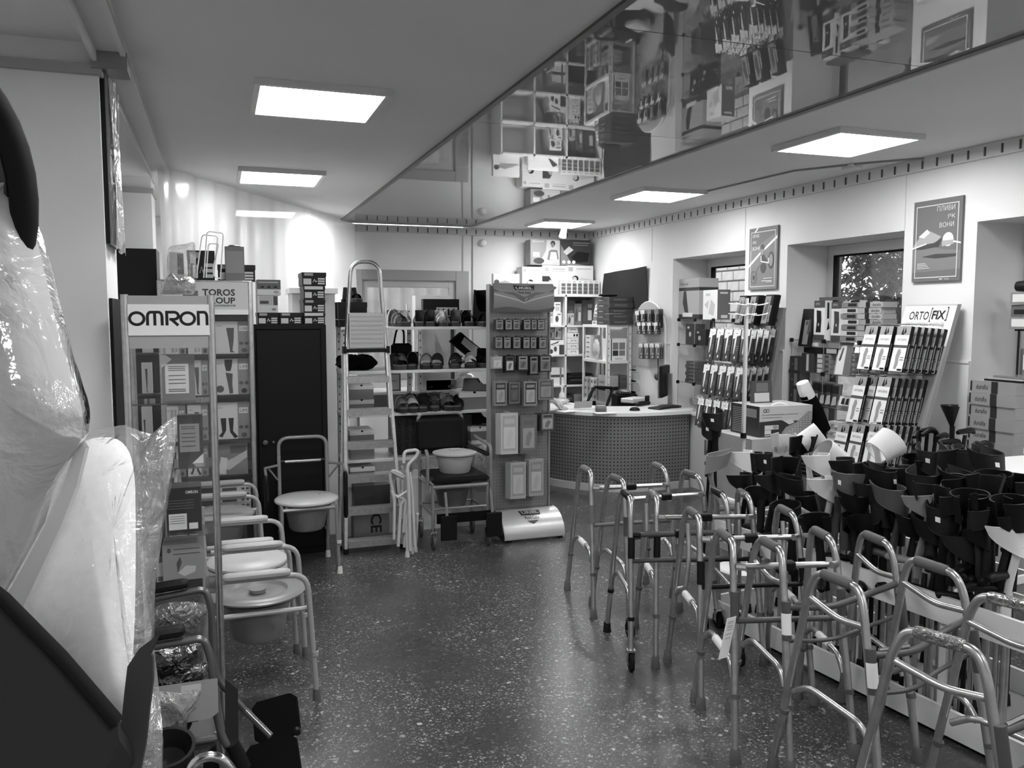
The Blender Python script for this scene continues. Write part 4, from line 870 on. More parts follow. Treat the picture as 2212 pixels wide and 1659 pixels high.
# shoes --------------------------------------------------------------
def sole_outline(L=.25, W=.092): return [(-.5 * W * k, L * y) for k, y in ((.35, -.5), (.80, -.42), (1, -.25), (.95, -.08), (.72, .12), (.74, .34), (.55, .47), (.2, .5))] + [(.5 * W * k, L * y) for k, y in ((.2, .5), (.55, .47), (.74, .34), (.72, .12), (.95, -.08), (1, -.25), (.80, -.42), (.35, -.5))]
def strap(mb, y, wd, h, W, m, tilt=0.0, z0=.02, n=8):
    def fn(a, b):
        t = PI * a; return (-math.cos(t) * W / 2, y + (b - .5) * wd + tilt * math.sin(t), z0 + math.sin(t) ** .7 * h)
    def fn2(a, b): q = fn(a, b); return (q[0] * .93, q[1], q[2] - .004)
    mb.grid(fn, n, 1, m); mb.grid(lambda a, b: fn2(1 - a, b), n, 1, m)
def shoe(kind, name, label, loc, rz, dark, light=None, s=1.0, group=None, flat=1.0):
    """toe towards -Y"""
    t = thing(name, label, 'shoe', loc, rz, group); t.scale = (1.12, 1.05, flat); light = light or dark
    so_ = mk('sole', MB().prism(sole_outline(.25 * s, .09 * s), 0, .022, 'z'), G(.16, .8, kind='rubber') if dark.name != light.name else G(.24, .8, kind='rubber'), t)
    mk('footbed', MB().prism(sole_outline(.24 * s, .082 * s), .022, .028, 'z'), cloth(.42), so_)
    if kind == 'sandal':
        for y, w_, h in ((-.075, .05, .045), (-.015, .03, .062), (.075, .028, .085)):
            mb = MB(); strap(mb, y * s, w_ * s, h * s, .094 * s, 0); mk('strap', mb, dark if y < 0 else light, t)
        mb = MB(); mb.grid(lambda a, b: (.042 * s * math.cos(PI * a), (.095 + .028 * math.sin(PI * a)) * s, .022 + b * .075 * s), 8, 2); mb.grid(lambda a, b: (.038 * s * math.cos(PI * (1 - a)), (.095 + .024 * math.sin(PI * a)) * s, .022 + b * .075 * s), 8, 2); mk('heel_cup', mb, dark, t)
    elif kind == 'slipper':
        mb = MB()
        def fn(a, b):
            tt = PI * a; return (-math.cos(tt) * .047 * s, (-.105 + .12 * b) * s, .022 + math.sin(tt) ** .6 * (.035 + .035 * b) * s)
        mb.grid(fn, 10, 4); mb.grid(lambda a, b: tuple(Vector(fn(1 - a, b)) * .96 + Vector((0, 0, .0))), 10, 4); mk('upper', mb, dark, t)
        mb = MB(); strap(mb, -.03 * s, .03 * s, .075 * s, .099 * s, 0); mk('strap', mb, light, t)
    else:
        hi = .15 if kind == 'boot' else .095
        def fn(a, b):
            ang = 2 * PI * a; L = .24 * s; W = .088 * s; cy = math.cos(ang); sx = math.sin(ang)
            x = sx * W / 2 * (1 - .15 * b) * (1 if cy < .2 else .85); y = -cy * L / 2
            top = (.05 if cy > .35 else (hi if cy < 0 else .05 + (hi - .05) * (.35 - cy) / .35)) * s
            if cy > 0: y = y * (1 - .30 * b)
            else: y = y * (1 - .12 * b)
            return (x * (1 - .35 * b * (cy > .3)), y, .02 + b * top)
        mk('upper', MB().grid(fn, 24, 5).grid(lambda a, b: tuple(Vector((fn(1 - a, b)[0] * .92, fn(1 - a, b)[1] * .95, fn(1 - a, b)[2]))), 24, 5), dark, t)
        mb = MB()
        for k in range(4): strap(mb, (-.045 + k * .018) * s, .007 * s, (.050 + k * .010) * s, .062 * s, 0, n=6)
        mk('laces' if kind == 'sneaker' else 'strap', mb, light, t)
        mb = MB(); strap(mb, -.06 * s, .055 * s, .045 * s, .075 * s, 0); mk('toe_cap', mb, dark, t)
    return t
LD, MD, DK, WHT, BL = cloth(.66), cloth(.40), cloth(.22), cloth(.88), cloth(.09)
def at(u, y, z): return (ony(u, 800, y).x, y, z)
def place(kind, u, y, z, rz, d, l, label, s=1.0): shoe(kind, 'sandal' if kind == 'sandal' else ('slipper' if kind == 'slipper' else ('boot' if kind == 'boot' else 'sneaker')), label, at(u, y, z + .001), rz * .6, d, l, s * .94, flat=1.4)
z = BZ[0]; Y0 = 6.45
for a in (('sandal', 858, Y0, z, .3, MD, LD, 'mid grey sandal at top shelf end behind the ladder'), ('sandal', 874, Y0, z, -.2, LD, WHT, 'pale open sandal on the top shoe shelf by the post'), ('sandal', 908, Y0, z, -.5, DK, MD, 'dark strapped sandal on top shelf, higher strap turned aside'), ('sandal', 928, Y0, z, -.35, DK, WHT, 'dark sandal with pale strap lining on top shoe shelf'),
          ('sandal', 955, Y0, z, -.15, WHT, LD, 'white strapped sandal in front of the black box'), ('sandal', 984, Y0, z, -.55, MD, DK, 'mid grey sandal right of the white sandal'), ('sandal', 1010, Y0, z, -.25, BL, WHT, 'black sandal with white lining near the tall boot'),
          ('boot', 1040, Y0, z, -.1, BL, DK, 'tall black orthopedic boot at end of the top shelf')): place(*a, s=1.35 if a[0] == 'boot' else 1.0)
z = BZ[1]
for a in (('slipper', 850, 6.44, z, .3, DK, DK, 'dark slipper on second shelf behind the ladder rail'), ('slipper', 866, 6.45, z, -.2, MD, MD, 'grey clog slipper under the black handbag'), ('sandal', 890, 6.45, z, -.5, BL, WHT, 'black sandal with folded white flap on second shelf'), ('slipper', 921, 6.46, z, -.5, LD, MD, 'pale grey slipper before the dark sign'), ('slipper', 945, 6.45, z, -.6, DK, MD, 'dark slipper before the leaning white triangle card'),
          ('slipper', 984, 6.46, z, -.6, DK, DK, 'dark wide slipper below the long packed brace'), ('slipper', 1016, 6.45, z, -.45, WHT, LD, 'white slipper on the second shoe shelf'), ('sneaker', 1042, 6.45, z, -.2, BL, BL, 'black low shoe at the end of second shelf')): place(*a)
z = BZ[2]
for i, a in enumerate((('slipper', 863, 6.40, z, .2, MD, LD, 'grey open slipper in front row at ladder end of third shelf'), ('slipper', 888, 6.40, z, -.1, LD, MD, 'pale open slipper in front row of third shelf'), ('slipper', 884, 6.60, z, .4, MD, DK, 'grey slipper in back row of third shelf by the ladder'), ('slipper', 912, 6.58, z, -.3, DK, DK, 'dark slipper in back row of third shelf'), ('sandal', 915, 6.40, z, -.6, DK, MD, 'dark thin strap sandal in middle of third shelf'), ('sandal', 938, 6.42, z, -.4, MD, DK, 'grey thin strap sandal in middle of third shelf'),
          ('slipper', 966, 6.41, z, -.2, MD, LD, 'grey crossed strap slipper beside the dark slide'), ('slipper', 952, 6.60, z, -.3, LD, MD, 'pale slipper in back row below the grey carton'), ('slipper', 990, 6.40, z, -.7, BL, DK, 'black slide slipper next to the pale shoebox'), ('slipper', 984, 6.60, z, -.5, DK, BL, 'dark slide in back row next to the pale shoebox'))): place(*a)
# shoeboxes
def shoebox(label, x, y, z, w, d, h, body, lid, rz=0.0, name='shoebox', hole=True):
    t = thing(name, label, 'box', (x, y, z + .001), rz); lh = h * .30
    b = MB().box(-w / 2 + .003, -d / 2 + .003, 0, w / 2 - .003, d / 2 - .003, h - .004); mk('body', b, card(body), t)
    l = MB().box(-w / 2, -d / 2, h - lh, w / 2, d / 2, h)
    if hole: l.face_decal((-w / 2, -d / 2, h - lh), (1, 0, 0), (0, 0, 1), w, lh, [('e', .5, .92, .05, .22, 1)])
    mk('lid', l, [card(lid), card(.08)], t); return t
def sbox(u0, u1, v0, v1, y, d, body, lid, label, zb=None, **k):
    x0, x1, z0, z1 = spany(u0, v0, u1, v1, y); zb = z0 if zb is None else zb
    return shoebox(label, (x0 + x1) / 2, y + d / 2, zb, x1 - x0, d, z1 - z0, body, lid, **k)
sbox(992, 1058, 850, 885, 6.34, .30, .50, .88, 'white lidded shoebox under the grey sneaker on third shelf', BZ[2])
t = shoe('sneaker', 'sneaker', 'grey sneaker with pale sole standing on the shoebox', (ony(1030, 850, 6.46).x, 6.45, BZ[2] + .125), 1.0, MD, LD)
z = BZ[3]
sbox(1018, 1058, 938, 962, 6.33, .28, .48, .88, 'white lidded shoebox lower one of pair beside the big dark carton', z)
sbox(1016, 1058, 912, 940, 6.34, .28, .45, .90, 'white lidded shoebox upper one of pair beside big dark carton', z + .092)
shoe('sneaker', 'sneaker', 'black sneaker lying on the two shoeboxes', (ony(1038, 900, 6.44).x, 6.45, z + .198), 1.2, BL, DK)
# column of shoeboxes seen through the ladder
for i, (zb, n) in enumerate(((BZ[2], 2), (BZ[3], 2), (.42, 1))):
    for k in range(n):
        shoebox('white lidded shoebox behind the ladder, ' + [['lower on third shelf', 'upper on third shelf'], ['lower on fourth shelf', 'upper on fourth shelf'], ['on the white plinth']][i][k], 1.02, 6.47, zb + k * .112, .19, .30, .11, .50, .86)
solo('shoe_bag', pouch(MB(), smooth_loop([(1.0 + .17 * math.cos(a) * 1.0, 6.45 + .12 * math.sin(a), BZ[1] + .06 + .02 * math.sin(3 * a)) for a in [k * PI / 6 for k in range(12)]], 2), (0, 0, 1), .055, jit=.012), cloth(.06), 'black cloth bag heaped on second shelf behind the ladder', 'bag')
# black boxes with a shoe behind the ladder top
shoebox('flat black box under the larger black box behind ladder', .985, 6.48, BZ[0], .25, .30, .055, .08, .10, hole=False)
shoebox('black shoebox with a black shoe on it behind ladder', .965, 6.48, BZ[0] + .057, .22, .30, .13, .09, .12, hole=False)
shoe('sneaker', 'sneaker', 'black laced shoe on the black shoebox behind ladder', (.975, 6.46, BZ[0] + .189), .3, BL, MD, 1.0)
# black box on top shelf with a strip of four small pictures
x0, x1, z0, z1 = spany(914, 646, 992, 682, 6.60)
mb = MB().box(x0, 6.60, BZ[0] + .001, x1, 6.67, BZ[0] + .001 + .22); mb.face_decal((x0, 6.60, BZ[0]), (1, 0, 0), (0, 0, 1), x1 - x0, .22, [('r', .36, .36, .95, .70, 1)] + [('p', [(.40 + k * .14, .40), (.46 + k * .14, .40), (.44 + k * .14, .66), (.39 + k * .14, .62)], 2) for k in range(4)])
solo('boot_box', mb, [card(.06), card(.72), card(.10)], 'black box with strip of four boot pictures on top shelf', 'box')
x0, x1, z0, z1 = spany(899, 638, 972, 690, 6.75)
solo('white_box', MB().box(x0, 6.78, 1.066, x0 + .30, 6.90, 1.86), card(.86), 'tall pale carton behind the black boot box', 'box')
# second shelf background: bag, sign, leaning card, packed brace, can
mb = MB(); q = spany(846, 742, 890, 792, 6.60); mb.box(q[0], 6.58, BZ[1], q[1], 6.66, q[3], b=.02)
hb = thing('handbag', 'black handbag with strap on second shoe shelf', 'bag', ((q[0] + q[1]) / 2, 6.62, BZ[1]), world=True); mk('body', mb, cloth(.09), hb)
mk('strap', MB().tube(smooth_path([(q[0] + .02, 6.62, q[3] - .01), (q[0] + .05, 6.62, q[3] + .11), (q[0] + .10, 6.62, q[3] + .10), (q[1] - .06, 6.62, q[3] - .01)]), .008, n=6), cloth(.09), hb)
def standing(name, label, cat, u0, v0, u1, v1, y, d, mats, items, zb=None):
    x0, x1, z0, z1 = spany(u0, v0, u1, v1, y); zb = z0 if zb is None else zb
    mb = MB().box(x0, y, zb, x1, y + d, z1); mb.face_decal((x0, y, zb), (1, 0, 0), (0, 0, 1), x1 - x0, z1 - zb, items); return solo(name, mb, mats, label, cat)
standing('notice_board', 'dark notice board with faint lettering and oval emblem', 'sign', 896, 708, 941, 800, 6.80, .012, [card(.22), card(.42), card(.80), card(.3)],
    [('t', 'МЕДИЦИНСКАЯ', .12, .84, .88, .87, 1), ('t', 'ОБУВЬ', .3, .77, .7, .80, 1), ('t', 'ОРТОПЕДИЯ', .14, .70, .86, .73, 1), ('t', 'БЕЗ ПРИМЕРКИ', .12, .64, .88, .67, 1), ('e', .55, .42, .20, .06, 2), ('t', 'Anita', .42, .39, .68, .45, 3)], 1.066)
standing('dark_panel', 'dark framed board behind the leaning white card', 'sign', 945, 712, 982, 800, 6.92, .015, [card(.16), card(.24)], [('r', .06, .04, .94, .96, 1)], 1.066)
a, b, c_ = ony(939, 718, 6.72), ony(970, 790, 6.72), ony(942, 795, 6.72); mb = MB(); mb.add([a, b, c_, a + Vector((0, .006, 0)), b + Vector((0, .006, 0)), c_ + Vector((0, .006, 0))], [(0, 2, 1), (3, 4, 5), (0, 1, 4, 3), (1, 2, 5, 4), (2, 0, 3, 5)])
mb.v = [(x, y, max(zz, BZ[1] + .001)) for x, y, zz in mb.v]; solo('price_card', mb, card(.82), 'white triangular card leaning on the second shelf', 'card')
br_ = thing('packed_brace', 'long black and white packed brace lying slanted on second shelf', 'brace', (ony(1015, 780, 6.62).x, 6.62, BZ[1]), world=True)
P = [ony(u, v, 6.60) for u, v in ((974, 738), (997, 718), (1010, 730), (1058, 768), (1058, 792), (1044, 795), (995, 756))]
mb = MB(); n = len(P); mb.add(P + [p + Vector((0, .07, 0)) for p in P], [tuple(range(n))[::-1], tuple(range(n, 2 * n))] + [(i, (i + 1) % n, n + (i + 1) % n, n + i) for i in range(n)]); mk('body', mb, cloth(.07), br_)
P = [ony(u, v, 6.598) for u, v in ((996, 741), (1003, 728), (1056, 768), (1056, 785), (1040, 780))]; mb = MB(); mb.add(P, [(4, 3, 2, 1, 0)]); mk('window', mb, film('brace_window', .1, .75, .1, .6, 20, gloss=2), br_)
mb = MB(); mb.M = T(ony(990, 780, 6.56)) @ RY(1.2) @ RX(.3); mb.lathe([(0, -.045), (.034, -.045), (.034, .045), (.028, .045), (.026, -.03), (0, -.03)], n=18); o = solo('steel_cup', mb, metal(.7, .2), 'shiny steel cup lying by the packed brace', 'cup'); o.location.z = BZ[1] + .002
# third shelf background: grey carton, framed sheet, wrapped goods
standing('grey_carton', 'grey flat carton on the ledge above the slippers', 'box', 921, 822, 986, 850, 6.78, .16, [card(.46), card(.30)], [('r', .72, .2, .92, .5, 1), ('r', .05, .3, .2, .36, 1)], 1.066)
standing('framed_sheet', 'small framed sheet standing behind the ladder end of third shelf', 'picture frame', 838, 803, 866, 848, 6.80, .015, [card(.40), card(.70), card(.5)], [('r', .12, .1, .86, .85, 1), ('r', .2, .5, .7, .55, 2)], 1.066)
mb = MB(); pouch(mb, smooth_loop([ony(u, v, 6.95) for u, v in ((975, 850), (985, 815), (1010, 805), (1035, 820), (1050, 850))], 3), (0, -1, 0), .06, jit=.01); solo('wrapped_goods', mb, film('wrapped_goods_film', .35, .55, .1, 1, 18, gloss=2.2), 'crumpled plastic wrapped goods behind the sneaker', 'bag')
# big dark carton with printed lines, fourth shelf
x0, x1, z0, z1 = spany(856, 897, 905, 978, 6.42)
mb = MB().box(x0 - .02, 6.42, BZ[3] + .001, x0 + .62, 6.66, BZ[3] + .30); W_ = .64
pos = [(ony(u, 900, 6.42).x - x0 + .02) / W_ for u in (862, 878, 893)]
for s_, px in zip(('CARTON DIM', 'WEIGHT NET', 'ITEM CODE OS'), pos):
    vv, ff, asp = text_geo(s_); H_ = .27; 
    mb.add([(x0 - .02 + W_ * px + (1 - b) * -.0 + (b - .5) * .030, 6.4192, BZ[3] + .02 + H_ * (1 - a)) for a, b in vv], ff, 1)
solo('big_carton', mb, [card(.17), card(.06)], 'big dark carton with sideways printed lines on fourth shelf', 'box')
# ---- folded commode frame leaning upright
fo = thing('folded_commode', 'pale folded commode frame standing upright before the ladder', 'commode chair', (1.19, 5.66, 0), world=True)
TW = G(.78, .3, kind='lacquer', coat=.3)
def fp(u, v, y=5.66): return ony(u, v, y)
for k, (P, r) in enumerate((([(886, 1190), (884, 1080), (880, 1005), (900, 985), (903, 975), (898, 972), (873, 975), (872, 1000)], .012), ([(897, 1188), (890, 1060), (885, 1020)], .011), ([(872, 1150), (876, 1080), (866, 1075), (850, 1070), (842, 1025), (850, 1015), (878, 1030)], .011), ([(868, 1120), (870, 1030)], .011), ([(851, 1165), (852, 1080), (846, 1060)], .010), ([(880, 1060), (858, 1075)], .009), ([(860, 1180), (866, 1090), (872, 1080)], .012), ([(874, 1182), (878, 1100), (872, 1085)], .012))):
    Q = [fp(u, v, 5.62 + .018 * (k % 4)) for u, v in P]; mk('tube', MB().tube(round_path(Q, .03, 4), r, n=8), TW, fo)
mb = MB(); capsule(mb, fp(843, 1018, 5.60), fp(872, 1033, 5.60), .017); mk('armrest', mb, PADG, fo)
mb = MB(); capsule(mb, fp(868, 1006, 5.66), fp(874, 1026, 5.66), .016); mk('armrest', mb, PADG, fo)
for u, v in ((880, 1203), (889, 1196), (897, 1192), (852, 1172)):
    p = onz(u, v, 0); mk('rubber_tip', MB().lathe([(0, 0), (.018, 0), (.017, .03), (.012, .045)], (p.x, p.y, 0), 10), TW, fo); mk('leg', MB().tube([(p.x, p.y, .03), (p.x, 5.65, .30)], .011, n=8), TW, fo)
# ---- wheeled shower commode chair
sc = thing('shower_chair', 'wheeled shower chair with black padded seat and backrest', 'wheelchair', (1.63, 5.92, 0), world=True)
GT = G(.50, .3, kind='lacquer', coat=.3); cx0, cx1, cy0, cy1 = 1.425, 1.838, 5.73, 6.13
for x in (cx0, cx1):
    for y in (cy0, cy1):
        mb = MB(); mb.M = T(x, y, .058) @ RY(PI / 2); mb.lathe([(0, .012), (.035, .012), (.058, .008), (.058, -.008), (.035, -.012), (0, -.012)], n=20); wl = mk('caster_wheel', mb, G(.30, .6, kind='rubber'), sc)
        mb = MB().box(x - .022, y - .012, .055, x - .016, y + .012, .13).box(x + .016, y - .012, .055, x + .022, y + .012, .13).box(x - .022, y - .016, .128, x + .022, y + .016, .14).tube([(x, y, .14), (x, y, .18)], .012, n=10); mk('caster_fork', mb, M_CHROME, wl)
    mk('leg', MB().tube([(x, cy0, .17), (x, cy0, .46)], .0125, n=10), GT, sc); mk('leg', MB().tube([(x, cy1, .17), (x, cy1 + .01, .70)], .0125, n=10), GT, sc)
    mk('side_rail', MB().tube([(x, cy0, .26), (x, cy1, .26)], .011, n=8).tube([(x, cy0, .46), (x, cy1, .46)], .012, n=8), GT, sc)
for y, z, r in ((cy0, .46, .016), (cy1, .26, .011), (cy0, .30, .009)): mk('cross_rail', MB().tube([(cx0, y, z), (cx1, y, z)], r, n=8), GT, sc)
mb = MB(); mb.box(cx0 - .01, cy0 - .03, .485, cx1 + .01, cy1 - .02, .530, b=.018); mk('seat', mb, G(.09, .35, kind='vinyl'), sc)
x0, x1, z0, z1 = spany(898, 905, 1004, 968, cy1); mk('backrest', MB().box(x0, cy1 - .02, z0, x1, cy1 + .03, z1, b=.02), G(.08, .4, kind='vinyl'), sc)
mk('back_loop', MB().tube(round_path([(x0 + .02, cy1 + .01, z0 - .1), (x0 + .02, cy1 + .01, z1 + .035), (x1 - .02, cy1 + .01, z1 + .035), (x1 - .02, cy1 + .01, z0 - .1)], .05, 5), .0125, n=10), GT, sc)
for P_ in ([(cx1 + .03, cy0 + .02, .44), (cx1 + .035, cy0 + .02, .735), (cx1 + .02, cy1, .76)], [(cx0 - .03, cy0 + .03, .44), (cx0 - .03, cy0 + .03, .70), (cx0 - .03, cy0 + .07, .72)]): mk('arm_tube', MB().tube(round_path(P_, .05), .0125, n=10), GT, sc)
mb = MB(); capsule(mb, ony(1012, 962, 5.98), ony(1056, 982, 5.80), .024, flat=.6); mk('armrest', mb, G(.09, .4, kind='vinyl'), sc)
mk('commode_pan', MB().lathe([(0, -.19), (.10, -.19), (.14, -.02), (.15, -.01)], (1.62, 5.92, .47), 20), G(.40, .4, kind='plastic'), sc)
mk('calf_strap', MB().box(cx0 + .02, cy0 - .04, .20, cx1 + .03, cy0 - .028, .27), cloth(.08), sc)
for x in (cx0 + .09, cx1 + .02):
    mk('legrest', MB().tube([(x, cy0 - .01, .42), (x, cy0 - .05, .30), (x, cy0 - .06, .12)], .011, n=8), GT, sc)
    mk('footplate', MB().box(x - .05, cy0 - .075, .08, x + .07, cy0 - .055, .26, b=.006), M_BLACK, sc)
bk_ = thing('bucket', 'pale plastic bucket with lid standing on black shower chair seat', 'bucket', (1.64, 5.91, .531))
mk('body', MB().lathe([(0, 0), (.105, 0), (.115, .01), (.14, .125), (.155, .135), (.15, .14), (0, .14)], n=28), plas(.70, .4), bk_); bl_ = mk('lid', MB().lathe([(.165, .14), (.166, .150), (.12, .160), (0, .162)], n=28), plas(.74, .4), bk_)
mk('lid_grip', MB().box(-.04, -.010, .160, .04, .010, .178, b=.006), plas(.70, .4), bl_)
# goods piled behind the shower chair
mb = MB(); pouch(mb, smooth_loop([ony(u, v, 6.2) for u, v in ((1020, 1075), (1022, 1000), (1035, 985), (1058, 985), (1062, 1075))], 3), (0, -1, 0), .06, jit=.012); o = solo('plastic_bag', mb, film('goods_bag', .4, .7, .1, 1, 24, gloss=2), 'clear bag of pale goods behind the shower chair', 'bag'); o.location.z = .29

# cartons on the floor behind the ladder
mb = MB().box(.92, 6.16, .001, 1.19, 6.29, .25); vv, ff, asp = text_geo('CE', .02)
mb.add([(1.09 + (b - .5) * .085, 6.1592, .055 + .145 * (1 - a)) for a, b in vv], ff, 1); solo('floor_carton', mb, [card(.46), card(.14)], 'grey carton with sideways CE mark on floor behind ladder', 'box')
solo('floor_carton', MB().box(.93, 6.17, .251, 1.20, 6.29, .415), card(.24), 'dark carton on the CE carton behind the ladder', 'box')
solo('dark_panel', MB().box(-.399, 3.60, 0, -.388, 3.915, 1.765), G(.07, .5, kind='melamine'), 'tall thin black panel covering the side of the white pier', 'board')  # thin flat slab that makes the pier's side face dark
# ================================================================== FOOT CARE STAND, COUNTER, BACK CORNER
def perf(name, s, hole, pitch, rad, uv=False):
    """sheet with round holes: dark dots on a regular grid"""
    m, t, n, b = nodemat(name); L = t.links.new
    tc = n.new('ShaderNodeTexCoord'); sp = n.new('ShaderNodeSeparateXYZ'); L(tc.outputs['UV' if uv else 'Object'], sp.inputs[0])
    def cell(o):
        d = n.new('ShaderNodeMath'); d.operation = 'DIVIDE'; d.inputs[1].default_value = pitch; L(o, d.inputs[0])
        f = n.new('ShaderNodeMath'); f.operation = 'FRACT'; L(d.outputs[0], f.inputs[0])
        s_ = n.new('ShaderNodeMath'); s_.operation = 'SUBTRACT'; s_.inputs[1].default_value = .5; L(f.outputs[0], s_.inputs[0])
        q = n.new('ShaderNodeMath'); q.operation = 'POWER'; q.inputs[1].default_value = 2; L(s_.outputs[0], q.inputs[0]); return q.outputs[0]
    a = n.new('ShaderNodeMath'); a.operation = 'ADD'; L(cell(sp.outputs[0]), a.inputs[0]); L(cell(sp.outputs[1 if uv else 2]), a.inputs[1])
    lt = n.new('ShaderNodeMath'); lt.operation = 'LESS_THAN'; lt.inputs[1].default_value = (rad / pitch) ** 2; L(a.outputs[0], lt.inputs[0])
    mx = n.new('ShaderNodeMixRGB'); mx.inputs[1].default_value = (lin(s),) * 3 + (1,); mx.inputs[2].default_value = (lin(hole),) * 3 + (1,); L(lt.outputs[0], mx.inputs[0]); L(mx.outputs[0], b.inputs['Base Color'])
    b.inputs['Roughness'].default_value = .45; b.inputs['Metallic'].default_value = .3; return m
UX0, UX1, UY = 1.930, 2.412, 5.95
ur = thing('footcare_stand', 'tall grey pegboard stand headed URIEL Foot Care', 'display stand', (2.17, 5.95, 0), world=True)
mk('pegboard', MB().box(UX0, UY, .16, UX1, UY + .05, 1.92), perf('pegboard_sheet', .54, .40, .025, .004), ur)
mk('side_edge', MB().box(UX0 - .006, UY - .012, .12, UX0 + .006, UY + .07, 1.93).box(UX1 - .006, UY - .012, .12, UX1 + .006, UY + .07, 1.93), G(.55, .4, kind='lacquer'), ur)
hz0 = ony(1120, 674, UY).z; hz1 = ony(1120, 613, UY).z
hd = MB(); W = UX1 - UX0
def bow(b): return -.055 - .05 * math.sin(PI * (.15 + b * .7))
hd.grid(lambda a, b: (UX0 + W * a, UY + bow(b), hz0 + (hz1 - hz0) * b), 2, 14); hd.grid(lambda a, b: (UX0 + W * (1 - a), UY + bow(b) + .006, hz0 + (hz1 - hz0) * b), 2, 14)
def onbow(items, base, y0, y1, bowf, x0=None, w=None):
    """print that follows a bowed panel; items: (list of face-unit polygons, material)"""
    for polys, m in items:
        for P in polys: base.add([(x0 + w * a, UY + bowf(b) - .0015, y0 + (y1 - y0) * b) for a, b in P], [tuple(range(len(P)))], m)
def band(f0, f1, n=16): return [[(i / n, f0(i / n)), ((i + 1) / n, f0((i + 1) / n)), ((i + 1) / n, f1((i + 1) / n)), (i / n, f1(i / n))] for i in range(n)]
v_ = lambda x: abs(x - .5) * 2
onbow([(band(lambda x: .55 + .25 * (v_(x)) ** 2 - .25 * max(0, 1 - v_(x) * 3), lambda x: .68 + .02 * v_(x) - .16 * max(0, 1 - v_(x) * 3)), 1), (band(lambda x: .30 + .30 * v_(x) ** .8, lambda x: .34 + .30 * v_(x) ** .8), 2), (band(lambda x: 0, lambda x: .12 + .06 * math.sin(x * 7)), 3)], hd, hz0, hz1, bow, UX0, W)
onbow([([[(.34, .76), (.66, .76), (.68, .93), (.5, .89), (.32, .93)]], 4)], hd, hz0 + .002, hz1 + .002, lambda b: bow(b) - .001, UX0, W)
def bowtext(mb, s, x0, x1, y0, y1, z0, z1, bf, m, bold=0, X0=UX0, W=W):
    vv, ff, asp = text_geo(s, bold); mb.add([(X0 + W * (x0 + a * (x1 - x0)), UY + bf(y0 + b * (y1 - y0)) - .004, z0 + (z1 - z0) * (y0 + b * (y1 - y0))) for a, b in vv], ff, m)
bowtext(hd, 'URIEL', .36, .64, .79, .88, hz0, hz1, bow, 5, .03); bowtext(hd, 'Foot Care', .40, .60, .64, .72, hz0, hz1, bow, 4, .02)
mk('header', hd, [card(.56), card(.40), card(.78), card(.42), card(.15), card(.82)], ur)
bs = MB(); bz = .205
def bbow(b): t = PI / 2 * (1 - b); return -.02 - .22 * math.sin(t) * 1.0
def bzf(b): return .028 + (bz - .028) * math.sin(PI / 2 * b) ** 1.0
bs.grid(lambda a, b: (UX0 + .035 + (W + .005) * a, UY + bbow(b), bzf(b)), 2, 12); bs.grid(lambda a, b: (UX0 + .035 + (W + .005) * (1 - a), UY + bbow(b) + .004, bzf(b) - .006), 2, 12)
BX = UX0 + .04
bs.add([(BX + W * a, UY + bbow(b) - .002, bzf(b) + .003) for a, b in ((.34, .64), (.66, .64), (.68, .82), (.32, .82))], [(0, 1, 2, 3)], 1)
for s_, x0, x1, y0, y1, m, bd in (('URIEL', .36, .64, .67, .79, 2, .03), ('Foot Care', .38, .62, .50, .60, 1, .02)):
    vv, ff, asp = text_geo(s_, bd); bs.add([(BX + W * (x0 + a * (x1 - x0)), UY + bbow(y0 + b * (y1 - y0)) - .004, bzf(y0 + b * (y1 - y0)) + .005) for a, b in vv], ff, m)
bs.add([(BX + W * a, UY + bbow(b) - .002, bzf(b) + .003) for a, b in ((.40, .46), (.5, .36), (.60, .46))], [(0, 1, 2)], 1)
mk('base_cover', bs, [G(.74, .35, .25, kind='lacquer'), card(.20), card(.72)], ur)
mk('base_side', MB().prism([(UY + .05, .028), (UY - .22, .028), (UY - .17, .12), (UY - .06, .19), (UY + .05, bz)], UX0 + .030, UX0 + .036, 'x').prism([(UY + .05, .028), (UY - .22, .028), (UY - .17, .12), (UY - .06, .19), (UY + .05, bz)], UX1 + .040, UX1 + .046, 'x'), M_DARK, ur)
for x in (UX0 + .07, UX1): mk('foot', MB().box(x, UY - .22, 0, x + .03, UY + .10, .03, b=.004), M_BLACK, ur)
# packs hanging on it
def fpack(u0, v0, u1, v1, n, style, label, grp, dy=.016, off=.10, drift=.0):
    x0, x1, z0, z1 = spany(u0, v0, u1, v1, UY - off); w, h = x1 - x0, z1 - z0
    for k in range(n):
        y = UY - off + k * dy; dark, lt, im = style
        it = [('r', .10, .08, .90, .93, 1), ('r', .16, .14, .84, .66, 2), ('p', [(.3, .22), (.52, .18), (.72, .5), (.55, .60), (.36, .45)], 3), ('r', .2, .74, .8, .86, 0)]
        mb = pack((x0 + drift * k, y, z0 - .002 * k), (1, 0, 0), (0, 0, 1), w, h, min(.012, dy * .8), it)
        mb.tube([(x0 + w / 2 + drift * k, y + .004, z1 + .004), (x0 + w / 2 + drift * k, y + .012, z1 + .004)], .004, 0, 6)
        solo('insole_pack', mb, [card(dark), card(lt), card(im), card((dark + im) / 2)], label, 'pack', grp)
g = 'foot care packs on the URIEL stand'
rows = [(690, 713, [(1070, 1088), (1091, 1107), (1108, 1124), (1131, 1147), (1148, 1160), (1161, 1177)], 3, 'small dark bordered pack in the upper peg row of URIEL stand'),
        (728, 753, [(1069, 1086), (1088, 1104), (1108, 1125), (1130, 1145), (1146, 1159), (1164, 1181)], 3, 'small dark bordered pack in the second peg row of URIEL stand')]
